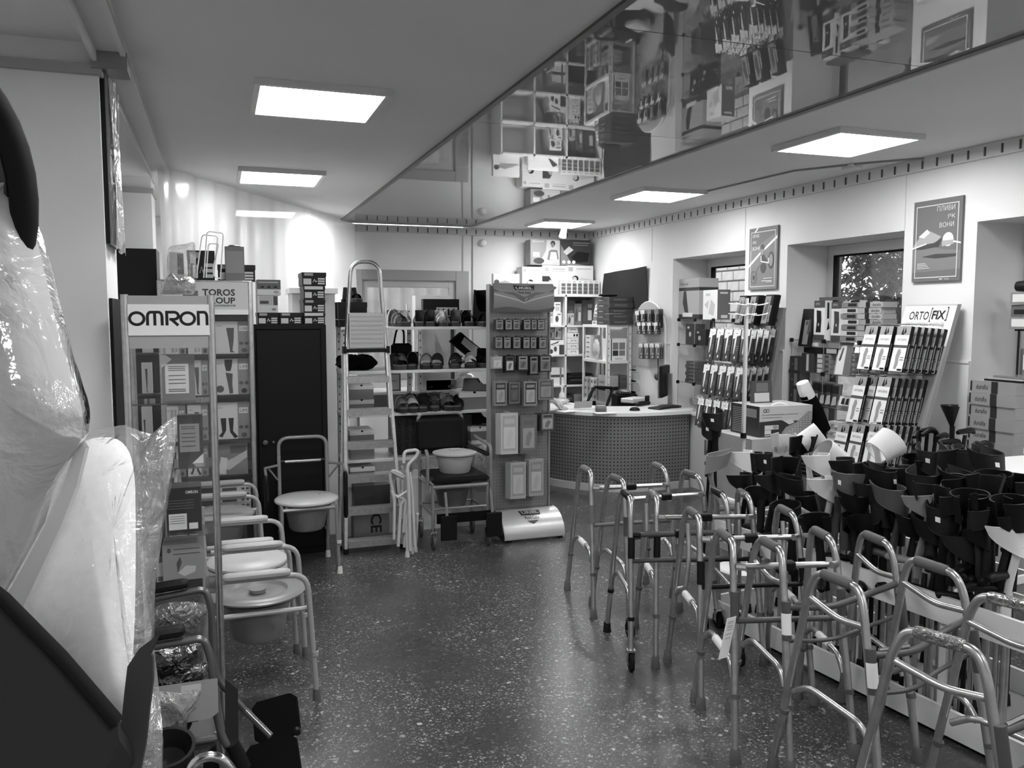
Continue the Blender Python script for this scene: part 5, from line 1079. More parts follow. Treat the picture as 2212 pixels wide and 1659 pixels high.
for v0, v1, us, n, lab in rows:
    for i, (u0, u1) in enumerate(us): fpack(u0, v0, u1, v1, n, (.16, .62, .50 if i % 2 else .44), lab, g)
for (u0, v0, u1, v1, st, lab) in ((1064, 770, 1085, 796, (.62, .70, .78), 'pale rounded pouch at left peg of third URIEL row'), (1091, 768, 1112, 804, (.12, .30, .75), 'black pack with white foot picture in third URIEL row'), (1119, 768, 1141, 800, (.16, .62, .46), 'dark bordered pack in middle of third URIEL row'), (1144, 768, 1163, 810, (.14, .52, .40), 'longest dark pack in third URIEL row'), (1166, 768, 1191, 803, (.16, .55, .42), 'wide dark pack at far right of third URIEL row'),
        (1068, 824, 1095, 876, (.50, .20, .62), 'blister pack with pale insert in fourth URIEL row'), (1100, 826, 1123, 871, (.42, .22, .34), 'blister pack with dark insert in fourth URIEL row'), (1132, 824, 1160, 876, (.55, .18, .66), 'blister pack with black leg brace picture in fourth URIEL row'), (1163, 820, 1196, 863, (.48, .34, .56), 'clear blister with toe separators in fourth URIEL row'),
        (1082, 893, 1119, 980, (.74, .66, .80), 'long pale insole pack with white sole shape on URIEL stand'), (1124, 897, 1160, 978, (.40, .44, .62), 'long dark blister holding an insole on URIEL stand'), (1168, 892, 1198, 930, (.24, .5, .66), 'small dark blister with pale pads beside the counter edge'), (1103, 1000, 1136, 1076, (.66, .58, .72), 'long sleeve pack, left one of bottom URIEL row'), (1143, 993, 1174, 1070, (.62, .55, .72), 'long sleeve pack, right one of bottom URIEL row')):
    fpack(u0, v0, u1, v1, 4 if v0 > 880 else 3, st, lab, g, dy=.020, off=.12, drift=-.006 if v0 > 880 else .0)
for v in (689, 727, 767, 822, 895, 998):
    z = ony(1120, v, UY).z
    for u in (1078, 1098, 1116, 1138, 1153, 1172): mk('peg', MB().tube([(ony(u, v, UY).x, UY, z), (ony(u, v, UY).x, UY - .13, z + .006)], .0025, n=5), M_ALU, ur)
# ---- counter
def offs(P, d):
    out = []
    for i, p in enumerate(P):
        a = Vector(P[max(i - 1, 0)]); b = Vector(P[min(i + 1, len(P) - 1)]); t = (b - a).normalized(); out.append((p[0] + t.y * d, p[1] - t.x * d))
    return out
F0 = [tuple(p.xy) for p in smooth_path([(3.02, 8.10, 0), (3.03, 7.85, 0), (3.12, 7.56, 0), (3.28, 7.31, 0), (3.47, 7.13, 0), (3.70, 7.04, 0), (3.98, 7.02, 0), (4.34, 7.04, 0)], 6)]
bk = [(4.34, 7.55), (3.98, 7.56), (3.75, 7.64), (3.60, 7.80), (3.54, 8.10)]
ct = thing('counter', 'curved sales counter with perforated grey front and white top', 'counter', (3.7, 7.3, 0), world=True)
ZT = .765
Ft = offs(F0, .035)
mk('worktop', MB().prism(Ft + bk, ZT - .032, ZT, 'z'), G(.92, .3, kind='melamine'), ct)
n = len(F0); arcl = [0]
for i in range(1, n): arcl.append(arcl[-1] + (Vector(F0[i]) - Vector(F0[i - 1])).length)
pm = MB(); pm.add([(x, y, z) for z in (.065, ZT - .032) for x, y in F0], [(i, i + 1, n + i + 1, n + i) for i in range(n - 1)], 0, True)
fp_ = mk('front_panel', pm, perf('perforated_front', .52, .16, .034, .0072, True), ct)
uvl = fp_.data.uv_layers.new(name='sheet')
for lp in fp_.data.loops: i = lp.vertex_index; uvl.data[lp.index].uv = (arcl[i % n], .065 if i < n else ZT - .032)
mk('plinth', MB().prism(offs(F0, .018) + offs(F0, -.06)[::-1], 0, .068, 'z'), G(.80, .4, kind='melamine'), ct)
mk('inner_panel', MB().prism(offs(F0, -.02) + offs(F0, -.035)[::-1], .06, ZT - .033, 'z'), G(.30, .6, kind='melamine'), ct)
mk('end_panel', MB().box(3.05, 8.06, .03, 3.52, 8.08, ZT - .032).box(4.318, 7.10, .03, 4.338, 7.5, ZT - .032), WB, ct)
# goods on the counter
zc = ZT + .001
def cz(u, v): return onz(u, v, zc)
mon = thing('monitor', 'black flat monitor seen from behind on silver stand', 'monitor', cz(1455, 878), world=True)
p = cz(1446, 879); A = Vector((p.x, p.y, 0)); ang = math.radians(47)
def mloc(x, y, z): return A + Vector((x * math.cos(ang) - y * math.sin(ang), x * math.sin(ang) + y * math.cos(ang), z))
def mbox(mb, x0, y0, z0, x1, y1, z1, m=0, lean=0.0):
    vs = [mloc(x, y + lean * (z - zc), z) for z in (z0, z1) for y in (y0, y1) for x in (x0, x1)]; return mb.add(vs, [(0, 2, 3, 1), (4, 5, 7, 6), (0, 1, 5, 4), (2, 6, 7, 3), (0, 4, 6, 2), (1, 3, 7, 5)], m)
mb = MB(); mb.M = T(A) ; mb.lathe([(0, 0), (.12, 0), (.12, .008), (.10, .016), (0, .018)], (0, 0, zc), 24); mk('stand_base', mb, M_BLACK, mon)
mk('stand_neck', mbox(MB(), -.03, -.02, zc + .015, .03, .012, zc + .34), metal(.62, .35), mon)
mk('casing', mbox(MB(), -.22, .03, zc + .11, .22, .055, zc + .42), M_BLACK2, mon); mk('bezel', mbox(MB(), -.225, .055, zc + .105, .225, .068, zc + .425), metal(.6, .35), mon); mk('screen', mbox(MB(), -.205, .068, zc + .125, .205, .070, zc + .405), G(.05, .1, kind='glass'), mon)
q = cz(1415, 884); mb = MB(); mb.M = T(q.x, q.y, zc) @ RZ(.45); mb.box(-.02, -.075, 0, .36, .075, .016, b=.005)
for i in range(14):
    for j in range(5): mb.box(-.01 + i * .025, -.065 + j * .026, .016, .011 + i * .025, -.044 + j * .026, .020, 1)
solo('keyboard', mb, [M_BLACK, plas(.16, .5)], 'black keyboard lying in front of the monitor', 'keyboard')
q = cz(1371, 887); mb = MB(); mb.M = T(q.x, q.y, zc) @ RZ(1.2); mb.lathe([(.03, 0), (.031, .012), (.024, .028), (.012, .035), (0, .036)], n=18, sx=1.0, sy=1.7); solo('mouse', mb, M_BLACK, 'black computer mouse on the white counter top', 'mouse')
q = cz(1298, 888); mb = MB(); mb.M = T(q.x, q.y, zc) @ RZ(-.45) @ RX(.0); mb.box(-.055, -.09, 0, .055, .09, .05, b=.012); mb.box(-.04, .0, .05, .04, .07, .052, 1)
solo('card_terminal', mb, [G(.36, .4, kind='plastic'), card(.72)], 'grey card payment terminal on the counter', 'terminal')
q = cz(1383, 872); mb = MB(); mb.M = T(q.x, q.y + .15, zc) @ RZ(.5); mb.box(-.13, -.08, 0, .13, .08, .05, b=.008); solo('white_box', mb, M_OFFW, 'flat white device box behind the cordless phone', 'box')
q = cz(1388, 876); mb = MB(); mb.M = T(q.x, q.y, zc) @ RZ(.45); mb.box(-.11, -.03, 0, .11, .03, .045, b=.014); mb.box(.06, -.02, .045, .10, .02, .10, b=.006); solo('cordless_phone', mb, M_BLACK, 'black cordless phone on its base on counter', 'phone')
q = cz(1262, 885); mb = MB(); mb.M = T(q.x, q.y, zc) @ RZ(.1); mb.box(-.11, -.02, 0, .11, .10, .004, 1); mb.M = mb.M @ RX(.3); mb.box(-.10, .03, .006, .10, .034, .075); solo('desk_calendar', mb, [card(.62), card(.86)], 'small folded desk calendar standing open on counter', 'calendar')
for i, (u, v, a, lab) in enumerate(((1232, 889, .2, 'loose white paper sheet under the hand'), (1310, 893, -.1, 'loose white paper sheet beside the card terminal'), (1192, 886, .4, 'loose white paper pile at the counter end'))):
    q = cz(u, v); mb = MB(); mb.M = T(q.x, q.y + .04, zc) @ RZ(a); mb.box(-.10, -.07, 0, .10, .07, .002 + .01 * (i == 2)); solo('paper_sheet', mb, M_PAPER, lab, 'paper')
q = cz(1225, 876); mb = MB(); pouch(mb, [(q.x + .1 * math.cos(a), q.y + .16 + .07 * math.sin(a), zc + .035) for a in [k * PI / 6 for k in range(12)]], (0, 0, 1), .03, jit=.003); solo('plastic_bag', mb, film('counter_bag', .4, .9, .1, 1, 30, gloss=2), 'crumpled clear bag on the counter behind the hand', 'bag')
q = cz(1210, 868); mb = MB(); mb.lathe([(0, 0), (.032, 0), (.034, .01), (.030, .09), (.012, .115), (.010, .15), (.016, .152), (.016, .17), (0, .172)], (q.x, q.y - .05, zc), 16); solo('spray_bottle', mb, M_WHITE, 'white pump bottle standing on the counter', 'bottle')
# ---- the person whose forearm and hand rest on the counter, mostly hidden by the stand
pe = thing('person', 'person behind the foot care stand, hand resting on the counter', 'person', (2.74, 7.72, 0), world=True)
wr_ = ony(1199, 867, 7.52); hd_ = ony(1218, 881, 7.47)
sh_ = Vector((2.86, 7.66, 1.10)); el_ = ony(1168, 852, 7.58)
B = MB()
def limb(pts, rs, n=12): B.tube(pts, 0, 0, n, rs=rs)
def ball(c_, rx, ry, rz, mb=None, n=14):
    (mb or B).lathe([(math.sin(PI * i / 8), -math.cos(PI * i / 8) * rz / 1.0) for i in range(9)], c_, n, sx=rx, sy=ry)
limb([(2.72, 7.74, .47), (2.70, 7.74, .62), (2.70, 7.73, .82), (2.70, 7.72, 1.04), (2.70, 7.72, 1.13), (2.70, 7.71, 1.19)], [.165, .16, .15, .165, .10, .055], 18)
limb([(2.70, 7.71, 1.16), (2.705, 7.70, 1.27)], [.055, .05]); ball((2.71, 7.68, 1.345), .078, .098, .118)
ball((2.72, 7.578, 1.335), .013, .022, .02); ball((2.635, 7.69, 1.34), .012, .022, .03); ball((2.787, 7.69, 1.34), .012, .022, .03)
limb([(2.58, 7.72, 1.09), (2.53, 7.68, .92), (2.52, 7.62, .80), (2.62, 7.48, .66), (2.66, 7.42, .62)], [.062, .052, .045, .036, .028])
limb([sh_, sh_.lerp(el_, .5), el_, el_.lerp(wr_, .5), wr_], [.060, .050, .043, .036, .027])
for s in (-1, 1): limb([(2.72 + s * .09, 7.74, .50), (2.73 + s * .10, 7.34, .50), (2.73 + s * .10, 7.30, .46), (2.73 + s * .09, 7.32, .25), (2.73 + s * .09, 7.34, .07)], [.095, .07, .062, .052, .038]); limb([(2.73 + s * .09, 7.38, .05), (2.73 + s * .10, 7.20, .035)], [.045, .035])
# hand: palm, four fingers, thumb
d = (hd_ - wr_).normalized(); side = Vector((d.y, -d.x, 0)).normalized()
palm = wr_ + d * .055
limb([wr_, wr_ + d * .03, wr_ + d * .085], [.026, .034, .036], 12)
for k, (sd, ln) in enumerate(((-.030, .070), (-.010, .082), (.010, .076), (.029, .060))):
    a = wr_ + d * .08 + side * sd * 1.0; m1 = a + (d + side * sd * 6).normalized() * ln * .45 + Vector((0, 0, .004)); e = a + (d + side * sd * 8).normalized() * ln; e.z = zc + .009; limb([a, m1, e], [.0105, .0095, .0075], 8)
a = wr_ + d * .03 + side * .026; limb([a, a + d * .025 + side * .028, a + d * .06 + side * .040 - Vector((0, 0, .018))], [.013, .011, .009], 8)
bo = mk('body', B, noisy('skin', .66, .70, 12, .55), pe, sharp=180)
rm = bo.modifiers.new('merge', 'REMESH'); rm.mode = 'VOXEL'; rm.voxel_size = .006; rm.use_smooth_shade = True
B = MB()
limb([(2.72, 7.74, .46), (2.70, 7.74, .62), (2.70, 7.73, .82), (2.70, 7.72, 1.04), (2.70, 7.72, 1.14)], [.180, .175, .165, .178, .10], 18)
limb([(2.58, 7.72, 1.10), (2.53, 7.68, .92), (2.52, 7.62, .80)], [.075, .064, .058]); limb([sh_ + Vector((0, 0, .01)), sh_.lerp(el_, .5), el_, el_.lerp(wr_, .35)], [.072, .062, .056, .050])
so = mk('shirt', B, cloth(.24), pe, sharp=180); rm = so.modifiers.new('merge', 'REMESH'); rm.mode = 'VOXEL'; rm.voxel_size = .012; rm.use_smooth_shade = True
B = MB()
for s in (-1, 1): limb([(2.72 + s * .08, 7.74, .50), (2.73 + s * .10, 7.34, .50), (2.73 + s * .10, 7.29, .45), (2.73 + s * .09, 7.32, .25), (2.73 + s * .09, 7.34, .10)], [.11, .082, .075, .064, .055])
so = mk('trousers', B, cloth(.16), pe, sharp=180); rm = so.modifiers.new('merge', 'REMESH'); rm.mode = 'VOXEL'; rm.voxel_size = .012; rm.use_smooth_shade = True
B = MB(); ball((2.71, 7.70, 1.375), .088, .102, .105); limb([(2.71, 7.77, 1.37), (2.71, 7.79, 1.22)], [.07, .05]); mk('hair', B, cloth(.14), pe, sharp=180)
sl_ = thing('stool', 'round stool under the person behind the stand', 'stool', (2.72, 7.76, 0)); mk('seat', MB().lathe([(0, .30), (.17, .30), (.18, .315), (.17, .33), (0, .335)], n=20), M_BLACK, sl_)
for k in range(4): mk('leg', MB().tube([(.13 * math.cos(k * PI / 2 + .78), .13 * math.sin(k * PI / 2 + .78), .30), (.19 * math.cos(k * PI / 2 + .78), .19 * math.sin(k * PI / 2 + .78), 0)], .012, n=8), M_ALU, sl_)
# ---- office chair and black printer desk
oc = thing('office_chair', 'black office chair with mesh back behind the counter', 'chair', (4.02, 8.0, 0), world=True)
P = [ony(u, v, 8.0) for u, v in ((1264, 880), (1283, 836), (1324, 838), (1309, 882))]
mk('back_frame', MB().tube(round_path(P + [P[0]], .02, 3), .016, n=8), M_BLACK, oc)
mb = MB(); mb.grid(lambda a, b: (P[0].lerp(P[3], a)).lerp(P[1].lerp(P[2], a), b), 2, 2); mk('back_mesh', mb, film('mesh_cloth', .55, .05, .6, 0, gloss=0), oc)
cx_, cy_ = (P[0].x + P[3].x) / 2, 8.0
mk('seat', MB().box(cx_ - .22, 7.74, .46, cx_ + .2, 8.02, .53, b=.02), M_BLACK2, oc); mk('column', MB().tube([(cx_, 7.9, .08), (cx_, 7.9, .46)], .025, n=10), M_BLACK, oc); mk('back_stem', MB().tube([(cx_, 8.03, .48), (cx_, 8.04, .78)], .02, n=8), M_BLACK, oc)
for k in range(5): a = k * 2 * PI / 5; mk('base_leg', MB().tube([(cx_, 7.9, .09), (cx_ + .2 * math.cos(a), 7.9 + .2 * math.sin(a), .05)], .015, n=8), M_BLACK, oc)
x0, x1, z0, z1 = spany(1322, 853, 1388, 890, 8.10)
dk = thing('black_desk', 'black desk unit with printer behind the office chair', 'desk', ((x0 + 4.33) / 2, 8.16, 0), world=True); mk('body', MB().box(x0 + .06, 8.08, 0, 4.33, 8.24, z1, b=.01), M_BLACK2, dk)
mb = MB().box(x0 + .10, 8.09, z1 + .001, 4.25, 8.22, z1 + .03, b=.008).box(x0 + .16, 8.085, z1 + .03, 4.22, 8.2, z1 + .036, 1); solo('printer_tray', mb, [M_DARK, M_PAPER], 'dark tray with white paper on the black desk', 'tray')
# ---- tall white shelf on the back wall
wx = [3.10, 3.50, 3.905, 4.345]; wz = [.10, .50, .86, 1.226, 1.574, 1.935]; wy = 9.10
ws = thing('white_shelf', 'tall white open shelf unit against the back wall', 'shelf', (3.72, 9.28, 0), world=True)
for x in wx: mk('upright', MB().box(x - .011, wy, 0, x + .011, 9.45, 1.935), WB, ws)
for z in wz: mk('board', MB().box(wx[0], wy, z - .02, wx[-1], 9.45, z), WB, ws)
mk('back_panel', MB().box(wx[0], 9.45, 0, wx[-1], 9.458, 1.935), WB, ws)
def sbx(label, u0, v0, u1, v1, y, d, base, items, zb, tones=(.30, .5, .72), name='carton', dz=0):
    x0, x1, z0, z1 = spany(u0, v0, u1, v1, y); x0 = max(x0, 3.115); mb = MB().box(x0, y, zb + .001, x1, y + d, zb + z1 - z0); mb.face_decal((x0, y, zb), (1, 0, 0), (0, 0, 1), x1 - x0, z1 - z0, items)
    return solo(name, mb, [card(base)] + [card(t) for t in tones], label, 'box')
pic = [('p', [(.1, .2), (.35, .15), (.5, .5), (.3, .8), (.15, .6)], 1), ('r', .55, .7, .95, .85, 2), ('r', .55, .2, .9, .6, 3)]
z = wz[4]
sbx('white carton with dark mask picture, upper on white shelf top bay', 1186, 648, 1211, 671, 9.12, .2, .88, pic, z + .15); sbx('white carton beside URIEL stand in white shelf top bay', 1184, 674, 1194, 702, 9.13, .2, .86, pic, z); sbx('white carton with grey object print in white shelf top bay', 1195, 674, 1213, 702, 9.12, .2, .9, [('e', .45, .5, .2, .25, 1), ('r', .5, .8, .9, .9, 2)], z)
sbx('dark grey carton at left of right top bay', 1225, 649, 1240, 702, 9.2, .2, .30, [('r', .2, .2, .8, .6, 2)], z, (.2, .42, .5)); sbx('grey carton in middle of right top bay', 1241, 655, 1256, 702, 9.18, .2, .42, pic, z); sbx('pale bag like carton low in right top bay', 1226, 676, 1240, 702, 9.12, .07, .66, pic, z); sbx('black carton at right of right top bay', 1257, 648, 1280, 702, 9.2, .2, .26, pic, z)
z = wz[3]
sbx('narrow grey carton in second bay with dark print', 1187, 711, 1198, 734, 9.2, .15, .60, pic, z + .18); sbx('white device carton in second bay', 1199, 709, 1212, 735, 9.2, .15, .85, pic, z + .18); sbx('flat white carton with long tube picture in second bay', 1186, 735, 1218, 745, 9.14, .2, .90, [('p', [(.05, .1), (.5, .6), (.7, .9), (.6, .4), (.2, .05)], 1)], z + .115); sbx('white carton with two round pads in second bay', 1184, 747, 1208, 767, 9.12, .2, .92, [('e', .3, .35, .14, .25, 1), ('e', .65, .6, .14, .28, 1)], z); sbx('dark slim carton beside the two pad carton', 1209, 747, 1218, 767, 9.12, .2, .25, [], z)
for k in range(5):
    sbx('white drawer like carton, %s in stack of five on white shelf' % ('lowest', 'second lowest', 'middle', 'second highest', 'topmost')[k], 1225 + (k == 4), 755 - k * 11.4, 1250 - 2 * (k == 4), 766 - k * 11.4, 9.12, .25, .90, [('k', [(.35, .3), (.35, .6), (.75, .6), (.75, .3)], .006, 2)] if k != 3 else [('e', .62, .5, .08, .28, 1), ('e', .85, .5, .08, .28, 1)], z + k * .066, (.1, .45, .6))
z = wz[2]
sbx('white carton with dark strap in third bay', 1190, 794, 1217, 831, 9.14, .2, .90, [('r', .0, .45, 1, .6, 1), ('r', .7, .0, .85, 1, 2)], z); sbx('pale papers carton behind in third bay', 1190, 785, 1208, 831, 9.36, .06, .70, [], z)
for k in range(6):
    mb = MB(); mb.M = T(4.10 + .01 * (k % 3), 9.24, z + .002 + k * .022) @ RZ(.12 * (k % 3 - 1)); mb.box(-.15, -.10, 0, .15, .11, .018); solo('folder', mb, card((.10, .16, .3, .12, .22, .14)[k]), 'dark folder %s in the pile on the white shelf' % ('at bottom', 'second from bottom', 'third from bottom', 'third from top', 'second from top', 'on top')[k], 'folder')
z = wz[1]
for k in range(4): sbx('white flat carton %s beside the pump bottle' % ('lowest', 'second', 'third', 'highest')[k], 1193, 861 - k * 9, 1216, 869 - k * 9, 9.12, .2, (.86, .9, .8, .88)[k], [('r', .1, .3, .6, .6, 2)], z + .0 + k * .047)
for k in range(6): sbx('brown tone flat carton %s in lower right bay pile' % ('lowest', 'second', 'third', 'fourth', 'fifth', 'highest')[k], 1240, 861 - k * 7.5, 1256, 868 - k * 7.5, 9.12, .2, .5 + .05 * (k % 2), [], z + k * .041)
for k in range(3): sbx('dark carton %s in lower right bay' % ('lowest', 'middle', 'upper')[k], 1224, 856 - k * 14, 1239, 868 - k * 14, 9.12, .2, .22, [('r', .2, .4, .7, .6, 2)], z + k * .08)
# on top of the white shelf
zt_ = 1.936
def person_print(x, y, s, hair=2, skin=3, top=1): return [('e', x, y, .10 * s, .16 * s, hair), ('e', x - .01, y - .03 * s, .065 * s, .12 * s, skin)]
def tbx(label, u0, v0, u1, v1, y, d, zb, base, items, tones, name='carton'):
    a, b = ony(u0, v0, y), ony(u1, v1, y); mb = MB().box(a.x, y, zb, b.x, y + d, a.z); mb.face_decal((a.x, y, zb), (1, 0, 0), (0, 0, 1), b.x - a.x, a.z - zb, items); return solo(name, mb, [card(base)] + [card(t) for t in tones], label, 'box')
tz_ = ony(1200, 573, 9.24).z
tbx('white pillow carton with sleeper picture at left of white shelf top', 1128, 576, 1171, 637, 9.24, .2, zt_, .78, [('e', .42, .42, .16, .13, 2), ('e', .34, .40, .12, .10, 1), ('r', .05, .82, .2, .92, 3), ('r', .35, .86, .9, .89, 3)], (.66, .12, .6))
tbx('white pillow carton with dark head picture in middle of white shelf top', 1171.5, 573, 1224.5, 637, 9.24, .2, zt_, .78, [('p', [(0, .35), (.32, .35), (.38, .5), (.28, .64), (0, .64)], 2), ('p', [(.15, .35), (.4, .35), (.38, .5), (.3, .52), (.22, .42)], 1), ('r', .08, .80, .26, .94, 3), ('r', .4, .86, .92, .9, 3), ('r', .4, .8, .92, .82, 3)], (.62, .15, .6))
tbx('white pillow carton with woman and grey pillow picture on white shelf top', 1225, 573, 1281, 637, 9.24, .2, zt_, .78, [('e', .32, .56, .12, .10, 2), ('e', .29, .53, .08, .09, 1), ('p', [(.4, .42), (.52, .60), (.98, .52), (.98, .42)], 1), ('r', .05, .80, .22, .94, 3), ('r', .35, .87, .92, .9, 3)], (.70, .12, .6))
tbx('pale balance cushion carton with woman picture topmost left', 1146, 517, 1210, 572.5, 9.24, .18, tz_ + .001, .50, [('p', [(.38, .25), (.52, .6), (.55, 1), (.98, 1), (.98, .0), (.38, 0)], 1), ('e', .75, .86, .08, .11, 2), ('e', .74, .80, .055, .10, 3), ('p', [(.56, .22), (.62, .56), (.70, .62), (.90, .60), (.95, .24), (.62, .2)], 3), ('p', [(.64, .22), (.68, .52), (.86, .52), (.90, .22)], 4), ('e', .28, .16, .18, .12, 5), ('r', .08, .32, .30, .50, 4), ('t', 'BALANCE', .08, .90, .44, .96, 4), ('t', 'BALANCE PAD', .52, .13, .95, .18, 4)], (.66, .12, .40, .78, .2), 'fitness_box')
tbx('dark fitness carton with bag pictures topmost right', 1211.5, 517, 1276, 572.5, 9.24, .18, tz_ + .001, .16, [('p', [(.0, 0), (.0, .8), (.35, .1), (.9, .0)], 1), ('p', [(.08, .52), (.27, .74), (.42, .60), (.2, .40)], 3), ('p', [(.34, .3), (.55, .55), (.95, .5), (.9, .15), (.55, .12)], 2), ('e', .10, .13, .055, .065, 4), ('e', .27, .13, .055, .065, 4), ('e', .43, .13, .055, .065, 4), ('r', .40, .86, .95, .90, 1), ('r', .4, .78, .9, .81, 1)], (.45, .08, .72, .85, .3), 'fitness_box')
tbx('long white carton with reclining figure, handle on top', 1066, 591, 1122, 637, 9.16, .07, zt_, .88, [('p', [(.1, .55), (.45, .68), (.98, .42), (.98, .40), (.3, .40)], 1), ('e', .12, .6, .1, .12, 2)], (.62, .3))
tbx('white flat carton with dark board picture in front row', 1140, 608, 1205, 637, 9.12, .035, zt_, .93, [('p', [(.66, .1), (.72, .35), (.82, .75), (.98, .55), (.76, .15)], 1)], (.28,))
it = []
for i in range(7):
    for j in range(3): it.append(('r', .02 + i * .14, .08 + j * .25, .125 + i * .14, .29 + j * .25, 1))
    it.append(('r', .04 + i * .14, .90, .10 + i * .14, .93, 1))
tbx('white weekly pill organiser pack with seven grey columns', 1211, 605, 1295, 637, 9.12, .06, zt_, .82, it, (.36,), 'pill_organiser')
# ---- white metal rack along the right wall
rx0, rx1, ry0, ry1, rz1 = 4.045, 4.345, 8.27, 8.93, ony(1312, 702, 8.27).z
mr = thing('metal_rack', 'white perforated metal rack beside the tall white shelf', 'rack', (4.19, 8.6, 0), world=True)
for x in (rx0, rx1 - .035):
    for y in (ry0, ry1 - .003):
        mb = MB().box(x, y, 0, x + .035, y + .003, rz1).box(x, y, 0, x + .003, y + .035 * (1 if y == ry0 else -1), rz1)
        for k in range(int(rz1 / .08)): mb.box(x + .014, y - .0012, .04 + k * .08, x + .021, y + .0002, .055 + k * .08, 1)
        mk('post', mb, [WB, M_BLACK], mr)
rz2 = ony(1312, 780, 8.27).z; rzs = [.3, .72, rz2, rz1]
for z in rzs: mk('board', MB().box(rx0 + .001, ry0 + .004, z - .03, rx1, ry1 - .004, z), WB, mr)
def rbx(label, ya, yb, x0, x1, zb, h, base, fitems, sitems, tones, name='carton'):
    """box on the rack: faces -X (ya far, yb near) and -Y"""
    mb = MB().box(x0, yb, zb, x1, ya, zb + h); mb.face_decal((x0, ya, zb), (0, -1, 0), (0, 0, 1), ya - yb, h, sitems); mb.face_decal((x0, yb, zb), (1, 0, 0), (0, 0, 1), x1 - x0, h, fitems); return solo(name, mb, [card(base)] + [card(t) for t in tones], label, 'box')
z = rz2 + .001
rbx('white carton with four grey squares on the metal rack', 8.50, 8.30, 4.10, 4.30, z, .245, .92, [('r', .14, .50, .48, .82, 1), ('r', .54, .50, .90, .82, 1), ('r', .14, .22, .48, .46, 2), ('r', .54, .22, .90, .46, 1), ('r', .02, 0, .08, 1, 2), ('t', 'ORTHO', .3, .05, .75, .11, 2)], [], (.5, .2))
for k in range(5): rbx('small white carton %s in the rack side stack' % ('lowest', 'second', 'middle', 'fourth', 'top')[k], 8.88, 8.74, 4.06, 4.2, z + k * .055, .053, .88, [], [('r', .2, .3, .8, .6, 1)], (.5,))
mb = MB(); pouch(mb, [(4.08, 8.62 + .09 * math.cos(a), z + .12 + .12 * math.sin(a)) for a in [k * PI / 6 for k in range(12)]], (-1, 0, 0), .03, jit=.006); solo('plastic_bag', mb, film('rack_bag', .25, .85, .12, .9, 20, gloss=1.6), 'white translucent bag hanging in the metal rack', 'bag')
z = .721
rbx('pale carton with dark band in lower rack bay', 8.52, 8.34, 4.06, 4.22, z, .30, .68, [('r', 0, .44, 1, .58, 1)], [('r', 0, .44, 1, .58, 1), ('t', 'durafix', .15, .7, .85, .82, 1)], (.12,))
for k in range(4): rbx('dark flat carton %s at near end of rack' % ('lowest', 'second', 'third', 'top')[k], 8.50, 8.30, 4.225, 4.335, z + .001 + k * .075, .073, (.70, .68, .3, .34)[k], [('r', .1, .4, .8, .5, 1)], [], (.2,))
for k in range(12): rbx('tiny carton of the loose heap in lower rack bay', 8.90 - (k % 4) * .085, 8.82 - (k % 4) * .085, 4.06, 4.16, z + (k // 4) * .085, .083, (.78, .62, .86, .7)[k % 4], [], [('r', .2, .3, .7, .7, 1)], (.4,))['group'] = 'tiny cartons in the rack'
# five flat dark boxes on top of the rack, small goods beside them
z = rz1 + .001
for k in range(5):
    s_ = 0.012 * ((k * 7) % 3 - 1)
    rbx('flat dark boxed set, %s in the stack of five on metal rack' % ('lowest', 'second lowest', 'middle', 'second highest', 'topmost')[k], 8.56, 8.25 + s_, 4.055, 4.345, z + k * .062, .060, .27, [('r', .2, .55, .75, .62, 1), ('r', .2, .38, .7, .44, 1)], [('r', .1, .2, .9, .8, 2), ('r', .15, .3, .5, .5, 1)], (.55, .20))
for k in range(5): rbx('small pale pack piled beside the dark boxed sets', 8.72 - .02 * k, 8.60 - .015 * k, 4.07, 4.16, z + k * .045, .043, (.84, .4, .8, .86, .9)[k], [], [('r', .2, .2, .8, .7, 1)], (.5,))['group'] = 'small packs on the rack'
mb = MB(); mb.M = T(4.14, 8.45, z + 5 * .062) @ RZ(.3); pouch(mb, [(.13 * math.cos(a), .09 * math.sin(a), .02) for a in [k * PI / 6 for k in range(12)]], (0, 0, 1), .018); solo('beret', mb, cloth(.12), 'dark cloth beret lying on the stack of boxed sets', 'hat')
# ================================================================== RIGHT WALL
XW = XR - .001
def wall_item(name, label, cat, u0, v0, u1, v1, d, mats, items, x=None, group=None):
    """flat thing on the right wall, facing -X"""
    x = XW if x is None else x; ya, yb, z0, z1 = spanx(u0, v0, u1, v1, x - d)
    mb = MB().box(x - d, yb, z0, x, ya, z1); mb.face_decal((x - d, ya, z0), (0, -1, 0), (0, 0, 1), ya - yb, z1 - z0, items); return solo(name, mb, mats, label, cat, group)
frame_k = lambda m: [('k', [(.07, .05), (.93, .05), (.93, .93), (.07, .93)], .006, m, True)]
pz0, pz1 = 1.915, 2.437
def poster(name, label, ya, yb, mats, items):
    mb = MB().box(XW - .018, yb, pz0, XW, ya, pz1); mb.face_decal((XW - .018, ya, pz0), (0, -1, 0), (0, 0, 1), ya - yb, pz1 - pz0, items); return solo(name, mb, mats, label, 'poster')
